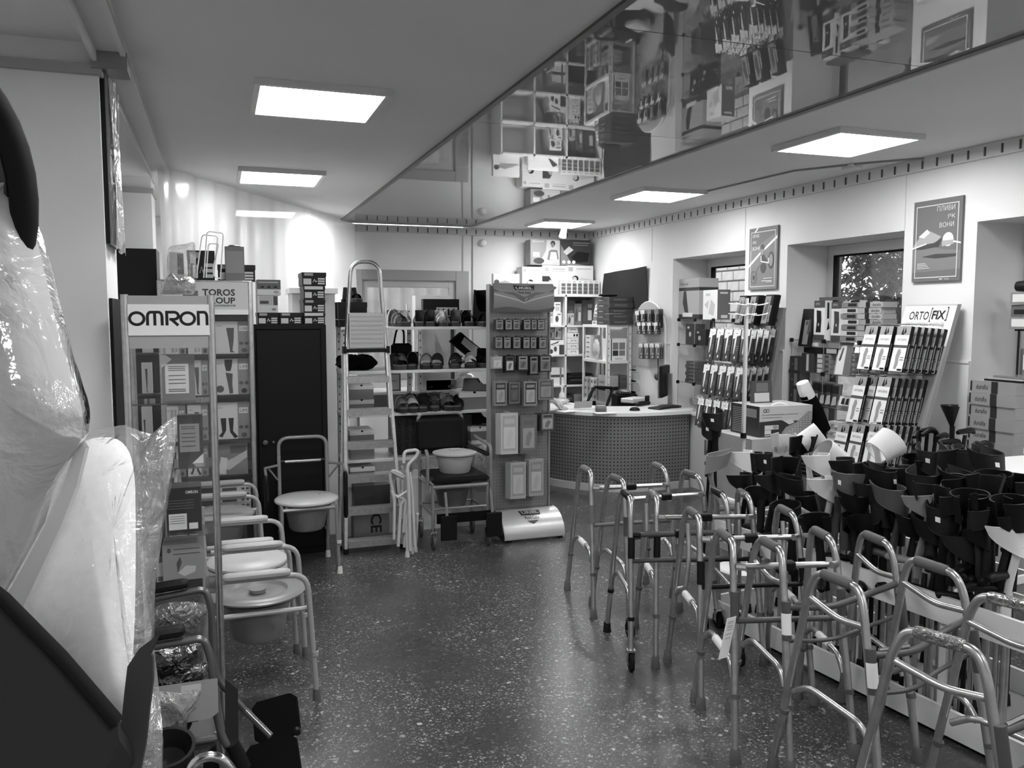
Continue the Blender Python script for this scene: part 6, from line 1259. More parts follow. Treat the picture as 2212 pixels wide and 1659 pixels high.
poster('poster', 'grey poster with racing wheelchair and words МЧИ ЯК ВОНИ', 6.15, 5.765, [card(.42), card(.80), card(.30), card(.86), card(.48), card(.55)],
    [('p', [(0, .62), (1, .90), (1, 0), (0, 0)], 4), ('p', [(0, .36), (0, .41), (.42, .61), (.42, .57)], 3), ('p', [(.55, .62), (.55, .66), (1, .85), (1, .80)], 3), ('p', [(.18, .93), (.24, .93), (.34, 1), (.28, 1)], 3)] + frame_k(1) +
    [('t', 'МЧИ', .13, .84, .35, .90, 3), ('t', 'ЯК', .13, .74, .27, .79, 3), ('t', 'ВОНИ', .13, .64, .40, .70, 3),
     ('e', .49, .68, .07, .05, 2), ('e', .49, .61, .06, .04, 5), ('p', [(.44, .54), (.55, .56), (.66, .46), (.62, .42), (.5, .44)], 2), ('e', .80, .46, .10, .14, 2), ('e', .80, .46, .06, .10, 5), ('e', .53, .36, .10, .10, 2), ('k', [(.45, .54), (.46, .45), (.72, .42), (.72, .5)], .010, 3), ('k', [(.22, .20), (.34, .38), (.5, .42)], .006, 5), ('k', arc(.20, .20, .11, .10, 0, 360, 16)[:-1], .004, 2, True), ('e', .20, .20, .04, .04, 2), ('r', .55, .17, .85, .18, 3), ('r', .5, .13, .85, .14, 3), ('r', .65, .11, .85, .12, 3)])
poster('poster', 'grey poster with white peaks and words ПЛИВИ ЯК ВОНИ', 4.345, 3.965, [card(.40), card(.80), card(.24), card(.86), card(.46), card(.62)],
    [('p', [(0, .40), (.3, .45), (.66, .38), (1, .36), (1, .14), (0, .12)], 4), ('p', [(0, .44), (.18, .58), (.30, .64), (.60, .54), (.46, .46), (.15, .43)], 5), ('p', [(.12, .56), (.30, .645), (.36, .60), (.24, .54)], 3), ('e', .74, .50, .11, .085, 3), ('p', [(.62, .42), (.86, .44), (.86, .49), (.62, .49)], 5), ('p', [(0, .41), (.2, .46), (.45, .47), (.62, .52), (.55, .42), (.2, .40)], 2), ('p', [(0, .41), (.0, .43), (.3, .475), (.3, .46)], 3), ('p', [(.85, .46), (.85, .48), (1, .455), (1, .435)], 3), ('p', [(.2, .31), (.5, .335), (.95, .32), (.9, .29), (.5, .28)], 2)] + frame_k(1) +
    [('t', 'ПЛИВИ', .50, .85, .86, .91, 1), ('t', 'ЯК', .72, .75, .87, .80, 1), ('t', 'ВОНИ', .56, .65, .85, .71, 1)] + [('r', .12, .22 - .02 * k, .3 + .03 * k, .228 - .02 * k, 1) for k in range(4)] + [('r', .6, .02, .66, .03, 3), ('r', .7, .02, .8, .025, 3)])
# white cover strip joints on the wall
for y in (7.9, 6.24, 4.44): struct('trim_joint', MB().box(XW - .002, y - .004, HEAD, XW, y + .004, 2.635), G(.78, .6, kind='paint'), bpy.data.objects['wall_right'])
# black flag in the corner
def flag(a, b):
    y = 9.04 - 1.08 * a; z0_ = 1.82 + .02 * math.sin(a * 3); z1_ = 2.19 + .03 * a; return (XW - .02 - .012 * math.sin(a * 10 + b * 4), y, z0_ - .10 * a * (1 - b) + (z1_ - z0_) * b)
mb = MB().grid(flag, 24, 8); mb.grid(lambda a, b: tuple(Vector(flag(1 - a, b)) + Vector((.004, 0, 0))), 24, 8); solo('flag', mb, cloth(.17), 'dark cloth flag pinned to the wall near the corner', 'flag')
# oval pegboard with hanging packs
ov = thing('oval_board', 'white round topped board on the wall with hanging packs', 'display board', (XW, 7.9, 1.2), world=True)
ya, yb = 8.26, 7.56; z0, z1 = 1.14, onx(1405, 645, XW).z; R_ = (ya - yb) / 2
pts = [(ya, z0), (ya, z1 - R_)] + [(7.91 + R_ * math.cos(PI * k / 14), z1 - R_ + R_ * .9 * math.sin(PI * k / 14)) for k in range(1, 14)] + [(yb, z1 - R_), (yb, z0)]
mk('board', MB().prism(pts, XW - .03, XW - .003, 'x'), G(.70, .5, kind='melamine'), ov)
mk('board_edge', MB().tube([(XW - .016, y, z) for y, z in pts], .012, n=6), G(.82, .5, kind='melamine'), ov)
def xpack(u, v0, v1, x, w, n, dx, label, grp, tones, cat='pack', items=None, tilt=0.0, name='hanging_pack'):
    """packs on a peg, covers facing -X; u,v = top centre seen at distance x"""
    a, b = onx(u, v0, x), onx(u, v1, x); h = a.z - b.z
    it = items or [('r', 0, .74, 1, 1, 1), ('p', [(.25, .82), (.55, .82), (.42, .28), (.3, .22), (.25, .5)], 2), ('r', .6, .35, .9, .38, 1), ('r', .6, .28, .9, .31, 1), ('r', .55, .08, .85, .16, 1)]
    for k in range(n):
        mb = pack((x + k * dx, a.y + w / 2 + .002 * (k % 2), b.z + tilt * k * dx), (0, -1, tilt * .0), (0, 0, 1), w, h, min(.010, dx * .75), it)
        mb.tube([(x + k * dx + .002, a.y, a.z + .004), (x + k * dx + .008, a.y, a.z + .004)], .005, 1, 6)
        solo(name, mb, [card(t) for t in tones], label, cat, grp)
    return a
for (u, v0, v1, lab) in ((1376, 672, 705, 'light topped pack in upper row of the oval board, far peg'), (1388, 670, 702, 'light topped pack in upper row of the oval board, second peg'), (1402, 669, 703, 'dark pack in upper row of the oval board, third peg'), (1418, 668, 708, 'dark pack in upper row of the oval board, near peg')):
    xpack(u, v0, v1, XW - .11, .09, 3, .022, lab, 'packs on the oval board', (.22, .86, .8) if u < 1395 else (.18, .5, .6))
for i, u in enumerate((1380, 1390, 1402, 1416)): xpack(u, 697, 722, XW - .13, .08, 2, .03, 'white headed pack in second row of the oval board, %s peg' % ('far', 'second', 'third', 'near')[i], 'packs on the oval board', (.25, .90, .92))
for i, u in enumerate((1384, 1396, 1408, 1420)): xpack(u, 742, 775, XW - .13, .085, 3, .022, 'pale headed pack in bottom row of the oval board, %s peg' % ('far', 'second', 'third', 'near')[i], 'packs on the oval board', (.34, .84, .62))
for v in (670, 697, 742):
    for u in (1384, 1402, 1418): p = onx(u, v, XW - .07); mk('peg', MB().tube([(XW - .03, p.y, p.z), (XW - .15, p.y, p.z + .008)], .003, n=5), M_ALU, ov)
# round brush hanging on the wall, wall calendar
rb = thing('ball_massager', 'dark round massager hanging by its stem on the wall', 'massager', (XW - .05, onx(1422, 812, XW).y, 1.2), world=True); p = onx(1422, 813, XW - .06); q = onx(1421, 762, XW - .06)
mb = MB(); mb.lathe([(.045 * math.sin(PI * i / 8), -.045 * math.cos(PI * i / 8)) for i in range(9)], p, 16); mk('ball', mb, G(.25, .3, kind='plastic'), rb); mk('stem', MB().tube([p + Vector((0, 0, .04)), q], .006, n=6), M_BLACK, rb)
cal = thing('wall_calendar', 'three sheet wall calendar with dark footer', 'calendar', (XW, onx(1375, 830, XW).y, onx(1375, 865, XW).z), world=True)
for k, (v0, v1) in enumerate(((772, 800), (800, 824), (824, 848))):
    ya, yb, z0, z1 = spanx(1361, v0, 1387, v1, XW - .006); mb = MB().box(XW - .006 - .002 * k, yb, z0, XW - .003 - .002 * k, ya, z1)
    mb.face_decal((XW - .006 - .002 * k, ya, z0), (0, -1, 0), (0, 0, 1), ya - yb, z1 - z0, [('r', .12 + i * .12, .12 + j * .14, .17 + i * .12, .17 + j * .14, 1) for i in range(7) for j in range(5)] + [('r', .3, .85, .8, .90, 1)]); mk('sheet', mb, [M_PAPER, card(.45)], cal)
ya, yb, z0, z1 = spanx(1360, 770, 1388, 866, XW - .003); mk('backing', MB().box(XW - .003, yb, z0, XW - .0005, ya, z1), card(.14), cal)
# ---- glass cube rack in the window nearest the counter
gx = 4.40
cr = thing('cube_rack', 'clear panel rack with black joints in the window beside counter', 'rack', (4.6, 6.95, SILL + .026), world=True)
lv = [onx(1494, v, gx).z for v in (690, 745, 828)]; y0_, y1_ = 7.36, 6.42
for z in lv: mk('glass_shelf', MB().box(gx + .005, y1_, z - .006, XR + .36, y0_, z), film('rack_glass', .7, .5, .05, 0, gloss=1), cr)
for y in (7.36, 7.06, 6.74, 6.42):
    mk('panel', MB().box(gx + .005, y - .002, SILL + .026, XR + .36, y + .002, lv[0]), M_GLASS, cr); mk('edge_wire', MB().tube([(gx, y, SILL + .026), (gx, y, lv[0])], .003, n=6), M_ALU, cr)
    for z in lv: mk('joint', MB().box(gx - .014, y - .014, z - .02, gx + .012, y + .014, z + .012, b=.004), M_BLACK, cr)
def kbox(name, label, u0, u1, v0, v1, x, dep, zb, base, side, front, tones):
    ya, yb = onx(u0, v1, x).y, onx(u1, v1, x).y; z1 = zb + (onx(u0, v0, x).z - onx(u0, v1, x).z); mb = MB().box(x, yb, zb + .001, x + dep, ya, z1)
    mb.face_decal((x, ya, zb + .001), (0, -1, 0), (0, 0, 1), ya - yb, z1 - zb, side); mb.face_decal((x, yb, zb + .001), (1, 0, 0), (0, 0, 1), dep, z1 - zb, front)
    return solo(name, mb, [card(base)] + [card(t) for t in tones], label, 'box')
kbox('brace_box', 'large pale carton with leg brace picture on clear rack', 1466, 1509, 604, 690, 4.45, .22, lv[0], .66, [('r', 0, .70, 1, .78, 1), ('r', 0, 0, 1, .12, 1), ('p', [(.3, .18), (.5, .14), (.42, .45), (.36, .70), (.24, .68), (.2, .4)], 1), ('r', .2, .06, .7, .16, 2), ('t', 'Remed', .1, .84, .45, .90, 1)], [('r', 0, .70, 1, .78, 1), ('r', 0, 0, 1, .12, 1), ('e', .8, .5, .1, .1, 1)], (.16, .84))
kbox('knee_box', 'white carton with soft sleeve picture on clear rack', 1518, 1549, 627, 690, 4.42, .14, lv[0], .90, [('p', [(.4, .2), (.75, .12), (.85, .5), (.55, .68)], 2), ('p', [(.1, .5), (.4, .65), (.35, .35)], 2), ('r', .2, .8, .5, .88, 2)], [('r', 0, 0, 1, 1, 1), ('r', .2, .86, .8, .92, 3), ('r', .3, .05, .8, .15, 3)], (.40, .74, .8))
kbox('small_box', 'taller dark carton on second clear rack shelf', 1481, 1500, 700, 744, 4.44, .12, lv[1], .16, [('e', .3, .82, .14, .06, 1), ('e', .5, .5, .12, .12, 1)], [], (.7,))
kbox('small_box', 'shorter dark carton on second clear rack shelf', 1502, 1524, 710, 744, 4.42, .11, lv[1], .14, [('e', .25, .8, .12, .07, 1), ('e', .4, .45, .14, .15, 1)], [('r', .3, .55, .8, .6, 1), ('r', .3, .4, .8, .45, 1)], (.62,))
for k in range(6): kbox('flat_pack', 'flat dark pack in the heap on lowest clear rack shelf', 1494 + (k % 2) * 2, 1522, 0, 8, 4.42, .14, lv[2] + k * .036, .28, [('r', .3, .3, .8, .5, 1)], [], (.5,))['group'] = 'flat packs in the clear rack'
mb = MB(); ya = onx(1505, 860, 4.43).y; pouch(mb, [(4.45, ya + .14 * math.cos(a), .84 + .08 * math.sin(a)) for a in [k * PI / 6 for k in range(12)]], (-1, 0, 0), .05, jit=.01); solo('plastic_bag', mb, film('sill_bag', .3, .6, .12, .9, 20, gloss=1.8), 'grey soft bag on the window sill under clear rack', 'bag')
# ---- leaning pegboards
def lean_board(name, label, ya, yb, xt, zt, xb, zb, mats):
    t = thing(name, label, 'display stand', ((xt + xb) / 2, (ya + yb) / 2, 0), world=True)
    sl = (xt - xb) / (zt - zb); f = lambda z: xt - (zt - z) * sl
    vs = []
    for z in (0.02, zt):
        for y in (ya, yb): vs += [(f(z), y, z), (f(z) + .03, y, z)]
    mb = MB().add(vs, [(0, 4, 6, 2), (1, 3, 7, 5), (0, 1, 5, 4), (2, 6, 7, 3), (4, 5, 7, 6), (0, 2, 3, 1)]); mk('board', mb, mats, t)
    mk('strut', MB().box(f(.05) + .02, (ya + yb) / 2 - .02, 0, XW - .05, (ya + yb) / 2 + .02, .03), M_ALU, t)
    return t, f
gt, gf = lean_board('insole_stand', 'leaning grey pegboard of white headed insole packs by window pier', 6.16, 5.587, 4.30, 1.757, 4.144, .88, G(.52, .5, kind='melamine'))
mb = MB(); vs = []
o_ = Vector((gf(1.45), 6.16, 1.45)); up = Vector((gf(1.75) - gf(1.45), 0, .30)).normalized(); mb.face_decal(o_, (0, -1, 0), up, .573, .30, [('r', 0, 0, 1, 1, 0), ('t', 'G', .80, .30, .93, .75, 1, .01), ('t', 'G', .28, .30, .40, .75, 1, .01)], .003); mk('header', mb, [card(.60), card(.26)], gt)
WP = [('r', 0, .76, 1, 1, 1), ('p', [(0, .70), (0, .76), (1, .76), (1, .82)], 1), ('p', [(.30, .90), (.52, .88), (.50, .50), (.40, .22), (.30, .26), (.26, .6)], 1), ('r', .30, .86, .6, .88, 2), ('r', .62, .46, .92, .48, 2), ('r', .62, .40, .92, .42, 2), ('r', .62, .34, .92, .36, 2), ('p', [(.5, .10), (.62, .18), (.72, .12), (.6, .07)], 1)]
def rowpk(zt_, h, n_pegs, y0, y1, depth, n, w, tones, labs, items, gname, f, name='insole_pack', jig=0.0):
    for i in range(n_pegs):
        y = y0 + (y1 - y0) * i / max(1, n_pegs - 1)
        for k in range(n):
            x = f(zt_) - depth + k * (depth - .03) / max(1, n - 1); dz = -.010 * (k % 2) - jig * ((i * 3 + k) % 3)
            mb = pack(Vector((x, y + w / 2 + .004 * ((k + i) % 2), zt_ + dz)) - TIL * h, (0, -1, 0), TIL, w, h, .009, items); mb.tube([(x, y, zt_ + dz + .004), (x + .008, y, zt_ + dz + .004)], .006, 1, 6)
            solo(name, mb, [card(t) for t in tones], labs[i], 'pack', gname)
        mk('peg', MB().tube([(f(zt_), y, zt_ - .008), (f(zt_) - depth - .01, y, zt_)], .003, n=5), M_ALU, gt if f is gf else ot)
TIL = Vector((.16, 0, 1)).normalized()
pegn = ('far', 'second', 'third', 'fourth', 'fifth', 'near')
for r, (v, h) in enumerate(((712, .265), (795, .255), (874, .24))):
    zt_ = onx(1605, v, 3.98 - .03 * r).z
    labs = ['white headed insole pack on the %s peg, %s row of leaning board' % (pegn[i] if i < 4 else 'near', ('upper', 'middle', 'lower')[r]) for i in range(5)]
    rowpk(zt_, h, 5, 6.12, 5.64, .27 - .0 * r, 5, .092, (.22, .92, .55), labs, WP, 'white headed insole packs', gf)
OUT = [('r', .06, .05, .70, .95, 2), ('p', [(.15, .5), (.35, .85), (.6, .7), (.5, .2), (.2, .15)], 3), ('r', .74, 0, 1, 1, 0)]
for i, y in enumerate((6.02, 5.86, 5.66)):
    zt_ = onx(1600, 636, 4.1).z; h = .25; x = gf(zt_ - .1) - .10
    for k in range(2):
        o = Vector((x + k * .035 - .03, y + .055, zt_ - h)); upv = Vector((.22, 0, 1)).normalized(); mb = pack(o, (0, -1, 0), upv, .11, h, .03, OUT)
        vv, ff, asp = text_geo('OUTDOOR'); rr, uu = Vector((0, -1, 0)), upv; nn = rr.cross(uu)
        mb.add([o + nn * .0015 + rr * (.11 * (.94 - b * .16)) + uu * (h * (.10 + a * .55)) for a, b in vv], ff, 1)
        solo('outdoor_pack', mb, [card(.08), card(.92), card(.52), card(.30)], 'dark OUTDOOR pack on the %s top peg of leaning board' % ('far', 'middle', 'near')[i], 'pack', 'outdoor packs')
# far low packs at the counter end of the board
for i, (u, v0, v1, tn, lab) in enumerate(((1532, 792, 840, (.20, .85, .6), 'dark sock pack with white figure card near the monitor'), (1548, 790, 845, (.16, .5, .4), 'dark narrow pack beside the white figure card pack'), (1516, 880, 925, (.3, .9, .6), 'white headed pack next to the counter end'), (1530, 940, 985, (.35, .85, .6), 'clear pack hanging low beside the counter'))):
    xpack(u, v0, v1, 4.02, .12, 3, .03, lab, 'packs near the counter end', tn)
ot, of = lean_board('insole_stand', 'leaning board headed ORTOFIX ORTHOPEDIC INSOLES against the wall pier', 4.337, 3.93, 4.32, 1.766, 4.02, .77, G(.66, .5, kind='melamine'))
o_ = Vector((of(1.505), 4.337, 1.505)); up = Vector((of(1.75) - of(1.505), 0, .245)).normalized(); mb = MB()
mb.face_decal(o_, (0, -1, 0), up, .407, .262, [('r', 0, 0, 1, 1, 0), ('t', 'ORTO', .13, .64, .52, .86, 1, .012), ('t', '[', .545, .59, .575, .95, 1), ('t', 'FIX', .585, .66, .83, .88, 1, .025), ('t', ']', .845, .62, .875, .97, 1), ('t', 'ORTHOPEDIC INSOLES', .10, .49, .86, .57, 2)], .003); mk('header', mb, [M_PAPER, card(.12), card(.40)], ot)
OF = [('r', 0, 0, 1, 1, 1), ('r', 0, .80, 1, 1, 4), ('p', [(.35, .82), (.45, .98), (.55, .82), (.62, .98), (.72, .86), (.5, .8)], 0), ('t', 'ORTO[FIX]', .14, .66, .86, .72, 2), ('r', 0, .52, 1, .58, 3), ('p', [(.32, .06), (.50, .05), (.58, .16), (.56, .30), (.64, .42), (.54, .50), (.38, .48), (.30, .34), (.34, .2)], 5), ('r', .66, .3, .92, .32, 4), ('r', .66, .25, .92, .27, 4), ('r', .62, .02, .96, .06, 0)]
TEP = 'ТЕРАПІЯ'; TIF = Vector((.24, 0, 1)).normalized(); SPN = Vector((TIF.z, 0, -TIF.x))
for r, (v, h, us) in enumerate(((705, .285, (1930, 1962, 1995)), (818, .30, (1912, 1950)), (927, .26, (1880, 1915, 1960)))):
    for i, u in enumerate(us):
        y = (4.27, 4.14, 4.00)[i] if r != 1 else (4.24, 4.04)[i]
        xb_ = of(onx(u, v, 3.95).z); depth = .30; zt_ = onx(u, v, xb_ - depth).z; n = 6 if i == len(us) - 1 else 3
        for k in range(n):
            x = xb_ - depth + k * (depth - .04) / 5 * (1 if n == 6 else 1.6); dz = -.012 * k * .3
            mb = pack(Vector((x, y + .052, zt_ + dz)) - TIF * h, (0, -1, 0), TIF, .104, h, .028, OF)
            o = Vector((x, y + .052 - .104, zt_ + dz)) - TIF * h; mb.face_decal(o, SPN, TIF, .028, h, [('r', .3, .32, .55, .62, 4)])
            vv, ff, asp = text_geo(TEP); mb.add([o + SPN * (.028 * (.25 + (1 - b) * .4)) + TIF * (h * (.08 + a * .22)) + Vector((0, -.0012, 0)) for a, b in vv], ff, 1)
            solo('orthofix_pack', mb, [card(.11), card(.92), card(.25), card(.30), card(.6), card(.58)], 'insole box with sole picture, %s row, %s peg of ORTOFIX stand' % (('top', 'middle', 'bottom')[r], ('far', 'middle', 'near')[i] if len(us) == 3 else ('far', 'near')[i]), 'box', 'insole boxes on the ORTOFIX stand')
        mk('peg', MB().tube([(xb_ + .01, y, zt_ + .006), (xb_ - depth - .05, y, zt_ + .012)], .003, n=5), M_ALU, ot)
# ---- shelves in the middle window
mw = thing('window_rack', 'clear shelf rack crowded with brace boxes in the middle window', 'rack', (4.6, 5.05, SILL + .026), world=True)
gx2 = 4.42; lz = [1.50, 1.245, .985]
for z in lz: mk('glass_shelf', MB().box(gx2, 4.47, z - .006, XR + .36, 5.62, z), bpy.data.materials['rack_glass'], mw)
for y in (5.62, 5.24, 4.86, 4.47):
    mk('edge_wire', MB().tube([(gx2 - .002, y, SILL + .026), (gx2 - .002, y, 1.50)], .003, n=6), M_ALU, mw); mk('panel', MB().box(gx2 + .006, y - .002, SILL + .026, XR + .36, y + .002, 1.49), M_GLASS, mw)
    for z in lz: mk('joint', MB().box(gx2 - .018, y - .014, z - .02, gx2 + .008, y + .014, z + .012, b=.004), M_BLACK, mw)
def wb(name, label, u0, u1, h, x, dep, zb, base, side, tones, front=None, tx=None):
    ya, yb = onx(u0, 800, x).y, onx(u1, 800, x).y; mb = MB().box(x, yb, zb + .001, x + dep, ya, zb + h)
    mb.face_decal((x, ya, zb + .001), (0, -1, 0), (0, 0, 1), ya - yb, h - .001, side); mb.face_decal((x, yb, zb + .001), (1, 0, 0), (0, 0, 1), dep, h - .001, front or [])
    return solo(name, mb, [card(base)] + [card(t) for t in tones], label, 'box')
opp = [('r', 0, .82, 1, 1, 1), ('r', 0, 0, 1, .14, 1), ('p', [(.2, .2), (.66, .2), (.70, .5), (.66, .74), (.24, .76), (.28, .48)], 2), ('t', 'OPPO', .12, .88, .55, .95, 3), ('e', .45, .4, .06, .04, 3)]
z = lz[0]
wb('knee_brace_box', 'tall OPPO carton with dark brace picture at far end of window rack', 1755, 1778, .31, 4.43, .07, z, .88, opp, (.26, .10, .7), [('p', [(.3, .55), (.6, .55), (.55, .95), (.3, .95)], 2), ('p', [(.3, .25), (.7, .3), (.5, .5)], 2)])
wb('knee_brace_box', 'tall OPPO carton second from far end of window rack', 1792, 1817, .30, 4.44, .07, z, .86, opp, (.26, .20, .7), [('p', [(.3, .55), (.6, .55), (.55, .95), (.3, .95)], 2)])
wb('knee_brace_box', 'tall OPPO carton behind the flat durafix cartons', 1832, 1852, .31, 4.56, .07, z, .80, opp, (.20, .12, .6), [('p', [(.2, .4), (.7, .4), (.6, .9), (.3, .9)], 2)])
wb('knee_brace_box', 'small OPPO carton behind the near end of durafix cartons', 1868, 1880, .30, 4.56, .07, z, .84, opp, (.20, .12, .6), [('p', [(.2, .4), (.7, .4), (.6, .9), (.3, .9)], 2)])
wb('flat_carton', 'flat dark carton laid across the OPPO cartons', 1765, 1830, .025, 4.50, .12, z + .312, .30, [], (.5,))
dur = [('r', .0, .0, .42, 1, 2), ('r', .16, .2, .38, .8, 1), ('r', .60, 0, .70, 1, 1), ('t', 'durafix', .76, .25, .96, .75, 1)]
for k in range(7): wb('durafix_carton', 'flat durafix carton, %s in the stack of seven on window rack' % ('lowest', 'second', 'third', 'fourth', 'fifth', 'sixth', 'topmost')[k], 1812 + (k * 5) % 4, 1899 + (k * 3) % 5, .040, 4.425 + .004 * (k % 2), .13, z + k * .042, .68 if k not in (2, 3) else .62, dur, (.14, .80 if k % 2 else .5))
mb = pack((4.40, onx(1724, 735, 4.40).y, z - .05), (0, -1, 0), (.15, 0, 1), .14, .30, .02, [('r', .3, .05, .75, .7, 1), ('p', [(.6, .3), (.9, .4), (.8, .7), (.65, .75)], 2), ('e', .5, .62, .1, .06, 2)]); solo('splint_pack', mb, [card(.10), card(.55), card(.3)], 'dark splint pack leaning at the far end of window rack', 'pack')
z = lz[1]
wb('flat_carton', 'flat pale carton upper one under the window rack top shelf', 1742, 1812, .045, 4.43, .14, z + .20, .60, [('r', .05, .2, .35, .8, 1), ('r', .38, .1, .98, .9, 2)], (.85, .5)); wb('flat_carton', 'flat black carton below the flat pale carton on window rack', 1735, 1806, .045, 4.43, .14, z + .153, .10, [('r', .7, .1, 1, .9, 1)], (.66,))
wb('tall_carton', 'dark upright carton with white strip on second window shelf', 1731, 1757, .15, 4.43, .12, z, .26, [('r', .4, .05, .6, .95, 1)], (.8,))
for k in range(4): wb('flat_carton', 'small boxed brace, %s of four stacked on second window shelf' % ('lowest', 'second', 'third', 'topmost')[k], 1764, 1793, .036, 4.43, .12, z + k * .038, .50, [('r', .05, .1, .4, .9, 1), ('r', .6, .2, .9, .8, 2)], (.75, .25))
for k in range(3): wb('cube_carton', 'small dark cube carton, %s at far jamb of middle window' % ('lowest', 'middle', 'topmost')[k], 1706, 1728, .125, 4.40, .10, .985 + .001 + k * .127, .24, [('r', .45, .1, .75, .9, 1), ('e', .25, .5, .08, .06, 1)], (.5,))
mb = pack((4.41, onx(1800, 800, 4.41).y, z + .002), (0, -1, 0), (.18, 0, 1), .16, .23, .02, [('r', .08, .02, .60, .98, 1), ('p', [(.2, .5), (.35, .9), (.45, .9), (.35, .5), (.25, .45)], 2), ('r', .62, .02, .98, .98, 3)]); solo('leaflet_rack', mb, [card(.55), card(.88), card(.3), card(.42)], 'white leaflets leaning on second window shelf', 'leaflet')
for i, (u0, u1, n, t0) in enumerate(((1838, 1854, 5, .28), (1857, 1874, 6, .34), (1878, 1902, 5, .30))):
    for k in range(n): wb('flat_carton', 'flat dark boxed brace in the %s pile on second window shelf' % ('far', 'middle', 'near')[i], u0 + k % 2, u1, .033, 4.43, .13, z + k * .035, t0 + .05 * (k % 3), [('r', .1, .3, .5, .7, 1)], (.55,))['group'] = 'flat boxed braces on the window shelf'
wb('white_carton', 'long flat white edged carton on top of middle pile', 1842, 1902, .02, 4.44, .13, z + .215, .84, [], (.5,))
z = lz[2]
for i in range(4):
    mb = pack((4.41 + .0 * i, onx(1748 + i * 13, 880, 4.41).y, z + .002), (0, -1, 0), (.10, 0, 1), .12, .20 - .01 * (i % 2), .02, [('r', .08, .05, .92, .95, 1), ('p', [(.3, .1), (.75, .15), (.7, .5), (.4, .45)], 2), ('r', .15, .6, .85, .9, 3)]); solo('brace_pack', mb, [card(.40), card(.24), card(.70), card(.12)], 'curved dark brace pack, %s of four on lower window shelf' % ('farthest', 'second', 'third', 'nearest')[i], 'pack')
for i in range(4):
    mb = pack((4.40, onx(1806 + i * 9, 880, 4.40).y, z + .002), (0, -1, 0), (.25, 0, 1), .12, .11, .012, [('r', .1, .3, .8, .95, 1), ('p', [(.3, .4), (.6, .4), (.55, .85), (.35, .8)], 2)]); solo('leaflet_pack', mb, [card(.5), card(.88), card(.1)], 'small leaning pack with black glove print on lower window shelf', 'pack', 'leaning glove packs')
for k in range(7):
    mb = MB(); ya = onx(1878, 860, 4.44).y; pouch(mb, [(4.47 + .06 * math.cos(a), ya + .10 * math.sin(a), z + .018 + k * .03) for a in [q * PI / 6 for q in range(12)]], (0, 0, 1), .016, jit=.003); solo('poly_pack', mb, film('poly_pack_%d' % (k % 2), .15, .62 + .12 * (k % 2), .12, .8, 25, gloss=1.6), 'shiny soft pack in the pile at near end of lower window shelf', 'pack', 'soft packs in the window')
z = SILL + .026
for i, (u0, u1, n, tone) in enumerate(((1762, 1792, 5, .35), (1796, 1830, 7, .8), (1836, 1866, 8, .6), (1870, 1900, 8, .5))):
    for k in range(n):
        ya, yb = onx(u0, 920, 4.43).y, onx(u1, 920, 4.43).y; mb = MB(); mb.M = T(4.48, (ya + yb) / 2, z + k * .021) @ RZ(.25 * math.sin(k * 2.1 + i)); mb.box(-.09, -(ya - yb) / 2, 0, .10, (ya - yb) / 2, .019); solo('booklet', mb, card(min(.92, tone + .12 * ((k * 5 + i) % 3 - 1))), 'thin boxed item in the %s pile on middle window sill' % ('farthest', 'second', 'third', 'nearest')[i], 'box', 'thin boxes on the sill')
# ---- cartons in the near window
z = SILL + .026
for k in range(8):
    y1_ = 3.715 - .012 * ((k * 3) % 3); mb = MB().box(4.215 + .006 * (k % 2), y1_ - .29, z + .001 + k * .071, 4.50, y1_, z + (k + 1) * .071)
    x_ = 4.215 + .006 * (k % 2); mb.face_decal((x_, y1_, z + k * .071), (0, -1, 0), (0, 0, 1), .29, .071, [('r', .45, 0, .60, 1, 1), ('t', 'durafix', .10, .3, .38, .7, 1)]); mb.face_decal((x_, y1_ - .29, z + k * .071), (1, 0, 0), (0, 0, 1), .28, .071, [('r', .30, .3, .62, .8, 2), ('r', .35, .35, .45, .6, 1)])
    mb.box(x_ + .0, y1_ - .001, z + k * .071 + .008, x_ + .05, y1_ + .012, z + k * .071 + .066, 1); solo('durafix_box', mb, [card(.58), card(.16), card(.85)], 'grey durafix carton, %s in the tall stack in near window' % ('lowest', 'second lowest', 'third lowest', 'fourth lowest', 'fourth highest', 'third highest', 'second highest', 'topmost')[k], 'box')
for k in range(3):
    mb = pack((4.25, 3.66 - .03 * k, z + 8 * .071 + .001 + .012 * k), (0, -1, 0), (1, 0, 0), .22, .20, .010, []); mb.v = [(x, y, zz) for x, y, zz in mb.v]; o = solo('flat_pack', mb, G((.12, .7, .5)[k], .2, kind='film'), ('black', 'pale', 'grey')[k] + ' flat pack lying on the durafix carton stack', 'pack'); o.location.z = z + 8 * .071 + .001 + .012 * k
ns = thing('window_rack', 'thin wire rack with shoe cartons in the near window', 'rack', (4.55, 3.3, z), world=True)
ya = onx(2195, 705, 4.42).y
for y in (ya - .02, ya - .5):
    for x in (4.42, 4.70): mk('post', MB().tube([(x, y, z), (x, y, 1.615)], .006, n=6), M_BLACK, ns)
mk('shelf', MB().box(4.41, ya - .52, 1.606, 4.71, ya, 1.616), M_BLACK, ns); mk('shelf', MB().box(4.41, ya - .52, 1.26, 4.71, ya, 1.268), M_BLACK, ns)
